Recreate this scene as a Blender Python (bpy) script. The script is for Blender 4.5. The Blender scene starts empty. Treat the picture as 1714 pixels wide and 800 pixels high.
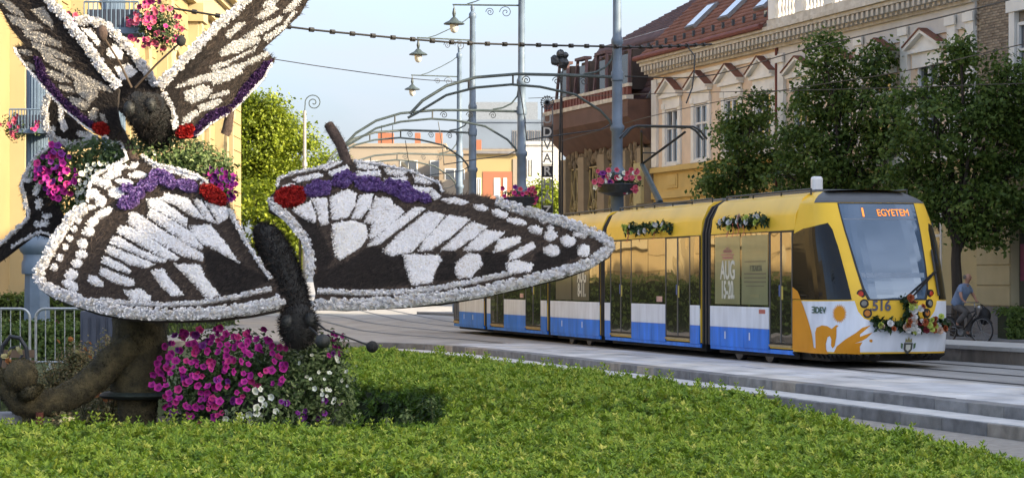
import bpy, math, random
import numpy as np
from mathutils import Vector, Matrix, geometry

random.seed(7)
rng = np.random.default_rng(7)
sc = bpy.context.scene
COL = sc.collection
R = math.radians

# ------------------------------------------------------------------ camera
F, CX, CY, EYE = 4000.0, 857.0, 470.0, 1.6      # focal length / principal column / horizon row of the 1714x800 photo
cam_d = bpy.data.cameras.new('camera')
cam_d.sensor_width = 36.0
cam_d.lens = 36.0 * F / 1714.0
cam_d.shift_y = 70.0 / 1714.0
cam_d.clip_end = 6000
cam = bpy.data.objects.new('camera', cam_d)
COL.objects.link(cam)
cam.location = (0, 0, EYE)
cam.rotation_euler = (R(90), 0, 0)
sc.camera = cam

# ------------------------------------------------------------------ sky and sun
SUN_EL, SUN_AZ = 22.0, 118.0       # azimuth clockwise from +Y
world = bpy.data.worlds.new('World')
sc.world = world
world.use_nodes = True
wn, wl = world.node_tree.nodes, world.node_tree.links
wn.clear()
w_out = wn.new('ShaderNodeOutputWorld')
w_bg = wn.new('ShaderNodeBackground')
w_sky = wn.new('ShaderNodeTexSky')
w_sky.sky_type = 'NISHITA'
w_sky.sun_disc = False
w_sky.sun_elevation = R(SUN_EL)
w_sky.sun_rotation = R(SUN_AZ)
w_sky.air_density = 0.75
w_sky.dust_density = 5.2
w_sky.ozone_density = 2.0
w_tc = wn.new('ShaderNodeTexCoord')
w_map = wn.new('ShaderNodeMapping')
w_map.inputs['Scale'].default_value = (3.0, 3.0, 11.0)
w_no = wn.new('ShaderNodeTexNoise')
w_no.inputs['Scale'].default_value = 2.6
w_no.inputs['Detail'].default_value = 7
w_no.inputs['Roughness'].default_value = 0.55
w_no.inputs['Distortion'].default_value = 0.35
w_rmp = wn.new('ShaderNodeValToRGB')
w_rmp.color_ramp.elements[0].position = 0.42
w_rmp.color_ramp.elements[0].color = (0.42, 0.42, 0.42, 1)
w_rmp.color_ramp.elements[1].position = 0.70
w_rmp.color_ramp.elements[1].color = (0.86, 0.86, 0.86, 1)
w_mix = wn.new('ShaderNodeMixRGB')
w_mix.inputs['Color2'].default_value = (1.36, 1.47, 1.65, 1)
wl.new(w_tc.outputs['Generated'], w_map.inputs['Vector'])
wl.new(w_map.outputs['Vector'], w_no.inputs['Vector'])
wl.new(w_no.outputs['Fac'], w_rmp.inputs['Fac'])
wl.new(w_rmp.outputs['Color'], w_mix.inputs['Fac'])
wl.new(w_sky.outputs['Color'], w_mix.inputs['Color1'])
wl.new(w_mix.outputs['Color'], w_bg.inputs['Color'])
w_bg.inputs['Strength'].default_value = 0.10
wl.new(w_bg.outputs['Background'], w_out.inputs['Surface'])

sun_d = bpy.data.lights.new('sun', 'SUN')
sun_d.energy = 2.0
sun_d.angle = R(0.6)
sun_d.color = (1.0, 0.82, 0.55)
sun = bpy.data.objects.new('sun', sun_d)
COL.objects.link(sun)
_s = Vector((math.sin(R(SUN_AZ)) * math.cos(R(SUN_EL)), math.cos(R(SUN_AZ)) * math.cos(R(SUN_EL)), math.sin(R(SUN_EL))))
sun.rotation_euler = (-_s).to_track_quat('-Z', 'Y').to_euler()
sun.location = (60, -20, 50)

sc.view_settings.view_transform = 'Standard'
sc.view_settings.look = 'None'
sc.view_settings.gamma = 1.0
sc.view_settings.exposure = 2.6
sc.view_settings.use_curve_mapping = False
sc.cycles.max_bounces = 6
sc.cycles.diffuse_bounces = 3
sc.cycles.glossy_bounces = 3
sc.cycles.transparent_max_bounces = 6
sc.cycles.use_denoising = True

# ------------------------------------------------------------------ helpers
def at(px, py, Y):
    return Vector(((px - CX) * Y / F, Y, EYE - (py - CY) * Y / F))

def gp(px, py, z=0.0):
    Y = (EYE - z) * F / (py - CY)
    return Vector(((px - CX) * Y / F, Y, z))

def tag(o, label=None, cat=None, group=None, kind=None):
    if label: o['label'] = label
    if cat: o['category'] = cat
    if group: o['group'] = group
    if kind: o['kind'] = kind
    return o

WORLD = set()          # empties whose parts are given in world coordinates
def empty(name, loc=(0, 0, 0), rz=0.0, label=None, cat=None, group=None, world=False):
    o = bpy.data.objects.new(name, None)
    o.empty_display_size = 0.2
    COL.objects.link(o)
    o.location = loc
    o.rotation_euler = (0, 0, rz)
    if world: WORLD.add(o.name)
    return tag(o, label, cat, group)

def link(name, me, parent=None, loc=None):
    o = bpy.data.objects.new(name, me)
    COL.objects.link(o)
    if parent:
        o.parent = parent
        if parent.name in WORLD: o.matrix_parent_inverse = Matrix.Translation(-Vector(parent.location))
    if loc is not None: o.location = loc
    return o

class MB:
    """collects simple shapes; build() links them as one mesh object"""
    def __init__(s):
        s.v, s.f, s.m = [], [], []
    def add(s, verts, faces, mi=0):
        b = len(s.v)
        s.v += [tuple(p) for p in verts]
        s.f += [tuple(i + b for i in f) for f in faces]
        s.m += [mi] * len(faces)
        return s
    def box(s, c, size, rz=0.0, mi=0, taper=1.0):
        hx, hy, hz = size[0] / 2, size[1] / 2, size[2] / 2
        ca, sa = math.cos(rz), math.sin(rz)
        vs = []
        for dz, t in ((-hz, 1.0), (hz, taper)):
            for dx, dy in ((-hx, -hy), (hx, -hy), (hx, hy), (-hx, hy)):
                x, y = dx * t, dy * t
                vs.append((c[0] + x * ca - y * sa, c[1] + x * sa + y * ca, c[2] + dz))
        return s.add(vs, [(3, 2, 1, 0), (4, 5, 6, 7), (0, 1, 5, 4), (1, 2, 6, 5), (2, 3, 7, 6), (3, 0, 4, 7)], mi)
    def bb(s, x0, x1, y0, y1, z0, z1, mi=0):
        return s.box(((x0 + x1) / 2, (y0 + y1) / 2, (z0 + z1) / 2), (abs(x1 - x0), abs(y1 - y0), abs(z1 - z0)), 0, mi)
    def bar(s, a, b, w, h=None, mi=0):
        a, b = Vector(a), Vector(b)
        h = h or w
        d = (b - a).normalized()
        up = Vector((0, 0, 1)) if abs(d.z) < 0.95 else Vector((0, 1, 0))
        x = d.cross(up).normalized(); y = x.cross(d).normalized()
        vs = [p + x * sx * w / 2 + y * sy * h / 2 for p in (a, b) for sx, sy in ((-1, -1), (1, -1), (1, 1), (-1, 1))]
        return s.add(vs, [(0, 1, 2, 3), (7, 6, 5, 4), (4, 5, 1, 0), (5, 6, 2, 1), (6, 7, 3, 2), (7, 4, 0, 3)], mi)
    def tube(s, pts, r, n=8, mi=0, flat=1.0):
        pts = [Vector(p) for p in pts]
        k = len(pts)
        rs = r if hasattr(r, '__len__') else [r] * k
        vs, prev = [], None
        for i, p in enumerate(pts):
            d = (pts[min(i + 1, k - 1)] - pts[max(i - 1, 0)])
            d = d.normalized() if d.length > 1e-9 else Vector((0, 0, 1))
            if prev is None:
                up = Vector((0, 0, 1)) if abs(d.z) < 0.9 else Vector((1, 0, 0))
                x = d.cross(up).normalized()
            else:
                x = (prev - d * prev.dot(d))
                x = x.normalized() if x.length > 1e-6 else d.orthogonal().normalized()
            prev = x
            y = d.cross(x).normalized()
            for j in range(n):
                a = 2 * math.pi * j / n
                vs.append(p + (x * math.cos(a) + y * math.sin(a) * flat) * rs[i])
        fs = []
        for i in range(k - 1):
            for j in range(n):
                j2 = (j + 1) % n
                fs.append((i * n + j, i * n + j2, (i + 1) * n + j2, (i + 1) * n + j))
        fs.append(tuple(range(n - 1, -1, -1)))
        fs.append(tuple((k - 1) * n + j for j in range(n)))
        return s.add(vs, fs, mi)
    def lathe(s, prof, c=(0, 0, 0), n=16, mi=0, sx=1.0, sy=1.0):
        vs = []
        for r, z in prof:
            for j in range(n):
                a = 2 * math.pi * (j + 0.5) / n
                vs.append((c[0] + r * sx * math.cos(a), c[1] + r * sy * math.sin(a), c[2] + z))
        fs = []
        for i in range(len(prof) - 1):
            for j in range(n):
                j2 = (j + 1) % n
                fs.append((i * n + j, i * n + j2, (i + 1) * n + j2, (i + 1) * n + j))
        fs.append(tuple(range(n - 1, -1, -1)))
        fs.append(tuple((len(prof) - 1) * n + j for j in range(n)))
        return s.add(vs, fs, mi)
    def ball(s, c, r, n=10, mi=0, jit=0.0):
        rr = r if hasattr(r, '__len__') else (r, r, r)
        vs, fs, m = [], [], max(4, n // 2 + 1)
        for i in range(m + 1):
            t = math.pi * i / m
            for j in range(n):
                a = 2 * math.pi * j / n
                q = 1 + random.uniform(-jit, jit)
                vs.append((c[0] + rr[0] * q * math.sin(t) * math.cos(a), c[1] + rr[1] * q * math.sin(t) * math.sin(a), c[2] + rr[2] * q * math.cos(t)))
        for i in range(m):
            for j in range(n):
                j2 = (j + 1) % n
                fs.append((i * n + j, (i + 1) * n + j, (i + 1) * n + j2, i * n + j2))
        return s.add(vs, fs, mi)
    def prism(s, poly, vec, mi=0):
        """closed polygon of 3-D points pushed along vec"""
        n = len(poly); vec = Vector(vec)
        p0 = [Vector(p) for p in poly]
        vs = p0 + [p + vec for p in p0]
        nrm = Vector((0, 0, 0))
        for i in range(n):
            nrm += p0[i].cross(p0[(i + 1) % n])
        fs = [tuple(range(n)), tuple(range(2 * n - 1, n - 1, -1))]
        fs += [(i, i + n, (i + 1) % n + n, (i + 1) % n) for i in range(n)]
        if nrm.dot(vec) > 0:
            fs = [tuple(reversed(f)) for f in fs]
        return s.add(vs, fs, mi)
    def mesh(s, name, mats, smooth=False):
        me = bpy.data.meshes.new(name)
        me.from_pydata(s.v, [], s.f)
        mats = mats if isinstance(mats, (list, tuple)) else [mats]
        for m in mats: me.materials.append(m)
        if len(mats) > 1:
            me.polygons.foreach_set('material_index', s.m)
        if smooth:
            me.polygons.foreach_set('use_smooth', [True] * len(me.polygons))
        me.update()
        return me
    def build(s, name, mats, parent=None, smooth=False, bevel=0.0):
        o = link(name, s.mesh(name, mats, smooth), parent)
        if smooth:
            md = o.modifiers.new('edges', 'EDGE_SPLIT'); md.split_angle = R(42)
        if bevel:
            md = o.modifiers.new('bevel', 'BEVEL'); md.width = bevel; md.segments = 2; md.limit_method = 'ANGLE'
        return o

def np_mesh(name, V, Fc, mat, parent=None, tint=None, smooth=False):
    """V (n,3), Fc (m,k) with k = 3 or 4 -> one mesh object, optional per-vertex 'tint' attribute"""
    me = bpy.data.meshes.new(name)
    V = np.ascontiguousarray(V, dtype=np.float32); Fc = np.ascontiguousarray(Fc, dtype=np.int32)
    m, k = Fc.shape
    me.vertices.add(len(V)); me.vertices.foreach_set('co', V.ravel())
    me.loops.add(m * k); me.loops.foreach_set('vertex_index', Fc.ravel())
    me.polygons.add(m)
    me.polygons.foreach_set('loop_start', np.arange(0, m * k, k, dtype=np.int32))
    me.polygons.foreach_set('loop_total', np.full(m, k, dtype=np.int32))
    if smooth: me.polygons.foreach_set('use_smooth', np.ones(m, dtype=bool))
    me.materials.append(mat)
    if tint is not None:
        at_ = me.attributes.new('tint', 'FLOAT', 'POINT')
        at_.data.foreach_set('value', np.ascontiguousarray(tint, dtype=np.float32))
    me.update(calc_edges=True)
    return link(name, me, parent)

def frames(N, spin=None):
    """rotation matrices (n,3,3) whose local z follows N, spun at random about it"""
    N = N / np.linalg.norm(N, axis=1, keepdims=True)
    ref = np.where(np.abs(N[:, 2:3]) < 0.9, np.array([[0, 0, 1.0]]), np.array([[1.0, 0, 0]]))
    X = np.cross(ref, N); X /= np.linalg.norm(X, axis=1, keepdims=True)
    Yv = np.cross(N, X)
    a = rng.uniform(0, 2 * np.pi, len(N)) if spin is None else spin
    c, s_ = np.cos(a)[:, None], np.sin(a)[:, None]
    return np.stack([X * c + Yv * s_, -X * s_ + Yv * c, N], axis=2)

def scatter(name, TV, TF, P, N, S, mat, parent=None, tint=None, spin=None, smooth=False, spread=0.0):
    """many copies of a small template as one mesh"""
    TV = np.asarray(TV, float); TF = np.asarray(TF, int)
    Mx = frames(np.asarray(N, float), spin)
    S = np.asarray(S, float).reshape(-1, 1, 1)
    V = np.einsum('nij,kj->nki', Mx, TV) * S + np.asarray(P, float)[:, None, :]
    n, k = len(P), len(TV)
    Fc = (TF[None] + (np.arange(n) * k)[:, None, None]).reshape(-1, TF.shape[1])
    if tint is None: tint = rng.random(n)
    T = np.repeat(np.asarray(tint, float), k)
    if spread: T = np.clip(T + rng.uniform(-spread, spread, len(T)), 0, 1)
    return np_mesh(name, V.reshape(-1, 3), Fc, mat, parent, T, smooth)

def rand_dirs(n):
    d = rng.normal(size=(n, 3))
    return d / np.linalg.norm(d, axis=1, keepdims=True)

def inside(P, poly):
    x, y = P[:, 0], P[:, 1]
    res = np.zeros(len(P), bool)
    n = len(poly)
    for i in range(n):
        x0, y0 = poly[i]; x1, y1 = poly[(i + 1) % n]
        c = ((y0 > y) != (y1 > y))
        with np.errstate(divide='ignore', invalid='ignore'):
            xs = (x1 - x0) * (y - y0) / ((y1 - y0) if y1 != y0 else 1e-9) + x0
        res ^= c & (x < xs)
    return res

def patch2d(poly, step):
    """triangulate a polygon with interior grid points"""
    b = []
    n = len(poly)
    for i in range(n):
        p, q = Vector(poly[i]), Vector(poly[(i + 1) % n])
        k = max(1, int((q - p).length / step))
        b += [p + (q - p) * (j / k) for j in range(k)]
    xs = [p[0] for p in poly]; ys = [p[1] for p in poly]
    gx = np.arange(min(xs) + step * .5, max(xs), step); gy = np.arange(min(ys) + step * .5, max(ys), step)
    G = np.array([(x, y) for x in gx for y in gy]).reshape(-1, 2)
    pts = list(b)
    if len(G):
        G = G[inside(G, poly)]
        bb_ = np.array([(p.x, p.y) for p in b])
        if len(G):
            d = np.min(np.linalg.norm(G[:, None] - bb_[None], axis=2), axis=1)
            pts += [Vector((float(x), float(y))) for x, y in G[d > step * .45]]
    v, e, f, *_ = geometry.delaunay_2d_cdt(pts, [], [list(range(len(b)))], 1, 1e-6)
    return [tuple(p) for p in v], [tuple(t) for t in f]

def copy_tree(o, parent=None):
    c = o.copy(); COL.objects.link(c)
    if parent is not None: c.parent = parent
    for ch in list(o.children): copy_tree(ch, c)
    return c

# ------------------------------------------------------------------ materials
def _m(name):
    m = bpy.data.materials.new(name); m.use_nodes = True
    nt = m.node_tree
    return m, nt.nodes, nt.links, nt.nodes['Principled BSDF']

def mat(name, c, rough=0.6, var=0.12, scale=6.0, bump=0.0, metal=0.0, spec=0.5, bscale=None, c2=None, stretch=None, coat=0.0, detail=5):
    if name in bpy.data.materials: return bpy.data.materials[name]
    m, n, l, p = _m(name)
    tc = n.new('ShaderNodeTexCoord'); mp = n.new('ShaderNodeMapping')
    if stretch: mp.inputs['Scale'].default_value = stretch
    l.new(tc.outputs['Object'], mp.inputs['Vector'])
    no = n.new('ShaderNodeTexNoise'); no.inputs['Scale'].default_value = scale; no.inputs['Detail'].default_value = detail
    l.new(mp.outputs['Vector'], no.inputs['Vector'])
    rp = n.new('ShaderNodeValToRGB')
    rp.color_ramp.elements[0].position = 0.3; rp.color_ramp.elements[1].position = 0.72
    a = [max(0, x * (1 - var)) for x in c]; b = list(c2) if c2 else [min(1, x * (1 + var)) for x in c]
    if c2: a = list(c)
    rp.color_ramp.elements[0].color = (*a, 1); rp.color_ramp.elements[1].color = (*b, 1)
    l.new(no.outputs['Fac'], rp.inputs['Fac']); l.new(rp.outputs['Color'], p.inputs['Base Color'])
    p.inputs['Roughness'].default_value = rough; p.inputs['Metallic'].default_value = metal
    p.inputs['Specular IOR Level'].default_value = spec
    if coat: p.inputs['Coat Weight'].default_value = coat; p.inputs['Coat Roughness'].default_value = 0.08
    if bump:
        n2 = n.new('ShaderNodeTexNoise'); n2.inputs['Scale'].default_value = bscale or scale * 6; n2.inputs['Detail'].default_value = 4
        l.new(mp.outputs['Vector'], n2.inputs['Vector'])
        bp = n.new('ShaderNodeBump'); bp.inputs['Strength'].default_value = bump; bp.inputs['Distance'].default_value = 0.02
        l.new(n2.outputs['Fac'], bp.inputs['Height']); l.new(bp.outputs['Normal'], p.inputs['Normal'])
    return m

def leafmat(name, cols, rough=0.5, trans=0.3, spec=0.35):
    """colour runs over cols by the random per-leaf 'tint'"""
    m, n, l, p = _m(name)
    a = n.new('ShaderNodeAttribute'); a.attribute_name = 'tint'
    rp = n.new('ShaderNodeValToRGB')
    el = rp.color_ramp.elements
    while len(el) < len(cols): el.new(0.5)
    for i, c in enumerate(cols):
        el[i].position = i / (len(cols) - 1); el[i].color = (*c, 1)
    l.new(a.outputs['Fac'], rp.inputs['Fac']); l.new(rp.outputs['Color'], p.inputs['Base Color'])
    p.inputs['Roughness'].default_value = rough; p.inputs['Specular IOR Level'].default_value = spec
    if trans:
        t = n.new('ShaderNodeBsdfTranslucent'); mx = n.new('ShaderNodeMixShader'); mx.inputs['Fac'].default_value = trans
        l.new(rp.outputs['Color'], t.inputs['Color'])
        l.new(p.outputs['BSDF'], mx.inputs[1]); l.new(t.outputs['BSDF'], mx.inputs[2])
        l.new(mx.outputs['Shader'], n['Material Output'].inputs['Surface'])
    return m

def glassmat(name, dark=(0.012, 0.014, 0.016), refl=0.35, tintc=(0.9, 0.93, 0.97), rough=0.02, wav=0.0, spec=.15):
    m, n, l, p = _m(name)
    p.inputs['Specular IOR Level'].default_value = spec
    p.inputs['Base Color'].default_value = (*dark, 1); p.inputs['Roughness'].default_value = 0.12
    g = n.new('ShaderNodeBsdfGlossy'); g.inputs['Color'].default_value = (*tintc, 1); g.inputs['Roughness'].default_value = rough
    mx = n.new('ShaderNodeMixShader'); mx.inputs['Fac'].default_value = refl
    if wav:
        tc = n.new('ShaderNodeTexCoord'); no = n.new('ShaderNodeTexNoise'); no.inputs['Scale'].default_value = 1.1; no.inputs['Detail'].default_value = 1
        bp = n.new('ShaderNodeBump'); bp.inputs['Strength'].default_value = wav; bp.inputs['Distance'].default_value = 0.05
        l.new(tc.outputs['Object'], no.inputs['Vector']); l.new(no.outputs['Fac'], bp.inputs['Height']); l.new(bp.outputs['Normal'], g.inputs['Normal'])
    l.new(p.outputs['BSDF'], mx.inputs[1]); l.new(g.outputs['BSDF'], mx.inputs[2])
    l.new(mx.outputs['Shader'], n['Material Output'].inputs['Surface'])
    return m

def emit(name, c, s):
    m, n, l, p = _m(name)
    p.inputs['Base Color'].default_value = (*c, 1); p.inputs['Emission Color'].default_value = (*c, 1); p.inputs['Emission Strength'].default_value = s
    return m

M = {}
M['paint_blue'] = mat('blue_grey_paint', (0.115, 0.165, 0.235), 0.55, 0.22, 2.5, 0.05, spec=0.4)
M['dark_blue'] = mat('dark_blue_paint', (0.045, 0.055, 0.085), 0.5, 0.2, 3, 0.05)
M['iron'] = mat('dark_iron', (0.035, 0.042, 0.05), 0.5, 0.25, 12, 0.05, metal=0.3)
M['iron_green'] = mat('dark_green_iron', (0.05, 0.07, 0.075), 0.5, 0.25, 8, 0.05)
M['black'] = mat('black_rubber', (0.014, 0.014, 0.015), 0.55, 0.25, 8)
M['steel'] = mat('galvanised_steel', (0.42, 0.45, 0.47), 0.38, 0.15, 20, 0.03, metal=0.7)
M['rail'] = mat('rail_steel', (0.10, 0.10, 0.105), 0.35, 0.3, 9, 0.03, metal=0.8)
M['white_paint'] = mat('white_paint', (0.78, 0.79, 0.80), 0.4, 0.04, 5)
# ================================================================== ground, street, steps
M['soil'] = mat('dark_soil', (0.045, 0.034, 0.024), 0.95, 0.4, 14, 0.8, c2=(0.085, 0.066, 0.046))
M['asphalt'] = mat('street_asphalt', (0.27, 0.262, 0.25), 0.85, 0.3, 1.1, 0.25, bscale=90, c2=(0.40, 0.39, 0.375), stretch=(1, .35, 1))
M['slab'] = [mat('paving_%d' % i, c, 0.75, 0.30, 1.3, 0.15, bscale=60, stretch=(1, .5, 1), detail=9) for i, c in enumerate(((0.60, 0.585, 0.57), (0.64, 0.625, 0.605), (0.55, 0.55, 0.555), (0.64, 0.605, 0.56), (0.58, 0.58, 0.59)))]
M['kerb'] = [mat('kerb_stone_%d' % i, c, 0.8, 0.38, 3.5, 0.3, bscale=50, detail=9) for i, c in enumerate(((0.19, 0.19, 0.19), (0.23, 0.225, 0.215), (0.17, 0.17, 0.175), (0.28, 0.25, 0.21), (0.21, 0.21, 0.21)))]
M['tread'] = mat('step_tread', (0.58, 0.57, 0.55), 0.8, 0.15, 3, 0.12)
M['beige_gravel'] = mat('beige_path', (0.31, 0.285, 0.25), 0.9, 0.2, 9, 0.3, bscale=120)

LOW = -0.32
g = MB(); g.add([(-1500, -60, LOW), (1500, -60, LOW), (1500, 3000, LOW), (-1500, 3000, LOW)], [(0, 1, 2, 3)])
tag(g.build('ground', M['soil']), kind='structure')

# edge of the raised tram street (pixel rows measured on the photograph, z = 0)
EDGE = [Vector((12.5, 8.0)), Vector((9.3, 20.0)), Vector((6.42, 29.8)), Vector((4.55, 36.6)), Vector((2.28, 45.1)), Vector((0.05, 53.3)), Vector((-1.55, 58.6)), Vector((-2.9, 61.2)), Vector((-5.2, 62.6)), Vector((-9.5, 62.9)), Vector((-60, 63))]
def resample(pts, step):
    # smooth Catmull-Rom then even spacing
    out = []
    P = [pts[0] * 2 - pts[1]] + list(pts) + [pts[-1] * 2 - pts[-2]]
    for i in range(1, len(P) - 2):
        p0, p1, p2, p3 = P[i - 1], P[i], P[i + 1], P[i + 2]
        for k in range(24):
            t = k / 24
            out.append(0.5 * ((2 * p1) + (p2 - p0) * t + (2 * p0 - 5 * p1 + 4 * p2 - p3) * t * t + (3 * p1 - p0 - 3 * p2 + p3) * t ** 3))
    out.append(pts[-1])
    res, acc, last = [out[0]], 0.0, out[0]
    for q in out[1:]:
        d = (q - last).length
        while acc + d >= step:
            last = last + (q - last) * ((step - acc) / d)
            res.append(last.copy()); d = (q - last).length; acc = 0.0
        acc += d; last = q
    return res
edge = resample(EDGE, 0.25)
def nrm2(pts, i):
    d = pts[min(i + 1, len(pts) - 1)] - pts[max(i - 1, 0)]
    d = d.normalized()
    return Vector((d.y, -d.x))          # towards the street
def offset(pts, d):
    return [p + nrm2(pts, i) * d for i, p in enumerate(pts)]

inner = offset(edge, 0.34)
b = MB()
n = len(inner)
vs = [(p.x, p.y, 0.0) for p in inner] + [(-1500, 63, 0), (-1500, 3000, 0), (1500, 3000, 0), (1500, 8, 0)]
b.add(vs, [tuple(range(len(vs)))])
st = b.build('tram_street', M['asphalt']); tag(st, kind='structure')

# steps: two rows of kerb stones with a light tread between
steps = empty('street_steps'); tag(steps, kind='structure')
def kerb_row(off0, off1, z0, z1, parent, length, j0, j1, name='kerb_stone', mats=None):
    k = max(1, int(length / 0.25)); i = j0
    while i + k < j1:
        a, c = edge[i], edge[i + k]
        na, nc = nrm2(edge, i), nrm2(edge, i + k)
        gap = (c - a).normalized() * 0.006
        dz = random.uniform(-0.004, 0.004)
        q = [a + na * off0 + gap, c + nc * off0 - gap, c + nc * off1 - gap, a + na * off1 + gap]
        m = MB(); m.prism([(p.x, p.y, z0) for p in q], (0, 0, z1 - z0 + dz))
        m.build(name, random.choice(mats), parent, bevel=0.012)
        i += k
jn = next(i for i, p in enumerate(edge) if p.x < -10)
j0 = next(i for i, p in enumerate(edge) if p.y > 14)
kerb_row(0.0, 0.338, -0.30, 0.012, steps, 1.0, j0, jn, 'kerb_stone', M['kerb'])
kerb_row(-0.62, -0.006, -0.34, -0.152, steps, 1.25, j0, jn, 'step_stone', M['kerb'])
# pale tread slabs lying on the lower step
kerb_row(-0.59, -0.012, -0.158, -0.137, steps, 1.25, j0, jn, 'tread_slab', [M['tread']])

# beige path strip between lower step and hedge
pth = MB()
o0, o1 = offset(edge, -0.64), offset(edge, -2.6)
vs = [(p.x, p.y, LOW + 0.006) for p in o0[j0:jn]] + [(p.x, p.y, LOW + 0.006) for p in reversed(o1[j0:jn])]
m_ = len(vs) // 2
pth.add(vs, [(i, 2 * m_ - 1 - i, 2 * m_ - 2 - i, i + 1) for i in range(m_ - 1)])
tag(pth.build('path', M['beige_gravel']), kind='structure')

# paving slabs of the platform between kerb and tracks
pav = empty('platform_paving'); tag(pav, kind='structure')
jp = next(i for i, p in enumerate(edge) if p.y > 60.6)
slab_meshes = {}
row_w = [0.62, 0.62, 0.62, 0.62]
off = 0.346
rowi = 0
for w_ in row_w:
    i = j0 + (rowi % 2) * 2
    k = 5
    while i + k < jp:
        a, c = edge[i], edge[i + k]
        na, nc = nrm2(edge, i), nrm2(edge, i + k)
        if off + w_ < 2.9:
            gap = (c - a).normalized() * 0.007
            q = [a + na * (off + .005) + gap, c + nc * (off + .005) - gap, c + nc * (off + w_ - .005) - gap, a + na * (off + w_ - .005) + gap]
            mm = MB(); mm.prism([(p.x, p.y, -0.02) for p in q], (0, 0, 0.03 + random.uniform(-0.003, 0.003)))
            mm.build('paving_slab', random.choice(M['slab']), pav)
        i += k
    off += w_; rowi += 1

# rails set flush in the street
def rail_line(ctrl, z=0.005):
    c = resample([Vector(p) for p in ctrl], 0.5)
    m = MB(); l, r_ = offset(c, -0.035), offset(c, 0.035)
    l2, r2 = offset(c, -0.09), offset(c, 0.09)
    n_ = len(c)
    m.add([(p.x, p.y, z + .004) for p in l] + [(p.x, p.y, z + .004) for p in r_], [(i, i + n_, i + n_ + 1, i + 1) for i in range(n_ - 1)], 0)
    m.add([(p.x, p.y, z) for p in l2] + [(p.x, p.y, z) for p in r2], [(i, i + n_, i + n_ + 1, i + 1) for i in range(n_ - 1)], 1)
    return m
M['groove'] = mat('rail_bed', (0.06, 0.06, 0.063), 0.8, 0.3, 4, 0.2)
tr = empty('tram_track'); tag(tr, kind='structure')
for ctrl in ([(-16, 128), (-11, 108), (-7.9, 97), (-4.6, 76), (-1.2, 65.0), (0.75, 58.2), (2.75, 50.4), (4.75, 42.8), (7.5, 32.6), (11, 20)],
             [(-15, 135), (-8.6, 112), (-5.2, 90), (-2.1, 76), (0.1, 67.5), (2.0, 59.5), (3.95, 51.7), (6.05, 43.6), (8.9, 33.0), (12.4, 20)],
             [(-8.5, 132), (-5.4, 105), (-3.3, 90), (0.85, 70.9), (2.5, 63.2), (4.6, 54.8), (7.0, 45.6), (10.4, 33.4), (14, 20)],
             [(-7.0, 134), (-4.0, 107), (-2.0, 91.5), (2.25, 71.2), (3.9, 63.5), (6.0, 55.2), (8.4, 45.9), (11.8, 33.8), (15.4, 20)]):
    rail_line(ctrl).build('rail', [M['rail'], M['groove']], tr)

# raised tram stop on the far side of the tram
M['stop'] = mat('stop_platform_wall', (0.22, 0.19, 0.16), 0.85, 0.3, 3, 0.25, stretch=(1, 1, .3))
M['stop_top'] = mat('stop_platform_edge', (0.50, 0.49, 0.47), 0.75, 0.1, 4, 0.1)
sp = empty('stop_platform'); tag(sp, kind='structure')
A0, A1 = Vector((8.9 - .32 * 30, 48.1 + 30)), Vector((13.5, 33.1))
dr = (A1 - A0).normalized(); nr = Vector((-dr.y, dr.x))     # away from camera side
L_ = (A1 - A0).length
for i in range(int(L_ / 1.0)):
    p = A0 + dr * (i + 0.5)
    w = MB(); cpt = p + nr * 0.9
    w.box((cpt.x, cpt.y, 0.125), (0.985, 1.8, 0.25), math.atan2(dr.y, dr.x))
    w.build('wall_block', random.choice([M['stop']] * 3 + [M['kerb'][3]]), sp, bevel=0.01)
for i in range(int(L_ / 2.0)):
    p = A0 + dr * (i * 2 + 1.0)
    w = MB(); cpt = p + nr * 0.88
    w.box((cpt.x, cpt.y, 0.29), (1.985, 1.84, 0.085), math.atan2(dr.y, dr.x))
    w.build('edge_slab', M['stop_top'], sp, bevel=0.01)

# pavement in front of the right-hand houses
M['pavement'] = mat('side_pavement', (0.19, 0.19, 0.195), 0.85, 0.2, 1.5, 0.2, bscale=60)
pv = MB()
pv.prism([(13.1 - .306 * -47, 20, 0.0), (13.1 - .306 * 48, 115, 0.0), (13.1 - .306 * 48 - 3.0, 115, 0), (13.1 + .306 * 47 - 3.0, 20, 0)], (0, 0, 0.12))
tag(pv.build('pavement', M['pavement'], bevel=0.02), kind='structure')

# raised lawn at the left, behind the sculpture
M['lawn'] = mat('lawn_soil', (0.05, 0.075, 0.025), 0.95, 0.4, 12, 0.6)
lw = MB(); lw.prism([(-30, 33, LOW - .05), (-5.0, 33, LOW - .05), (-4.6, 45, LOW - .05), (-4.4, 59, LOW - .05), (-30, 59, LOW - .05)], (0, 0, 0.35))
tag(lw.build('lawn', M['lawn']), kind='structure')
# ================================================================== clipped hedge of the flower bed
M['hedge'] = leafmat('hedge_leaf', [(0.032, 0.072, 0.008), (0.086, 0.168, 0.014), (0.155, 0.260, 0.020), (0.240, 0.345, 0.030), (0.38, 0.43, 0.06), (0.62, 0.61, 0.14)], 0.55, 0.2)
M['hedge_core'] = mat('hedge_twigs', (0.02, 0.032, 0.008), 0.95, 0.4, 20, 0.5)
HT = 0.20
HEDGE = [(-6.5, 15.2), (4.75, 15.2), (3.95, 18.3), (2.92, 26.0), (0.45, 37.3), (-1.35, 43.6), (-2.9, 48.6), (-3.6, 48.6), (-2.1, 31.0), (-1.5, 30.4), (-0.9, 28.6), (-0.62, 26.0), (-0.72, 23.5), (-1.3, 22.95), (-6.5, 22.9)]
hedge = empty('hedge', (0, 20, LOW), 0, 'low clipped yellow-green hedge filling the foreground around the butterfly sculptures', 'hedge')
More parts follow.
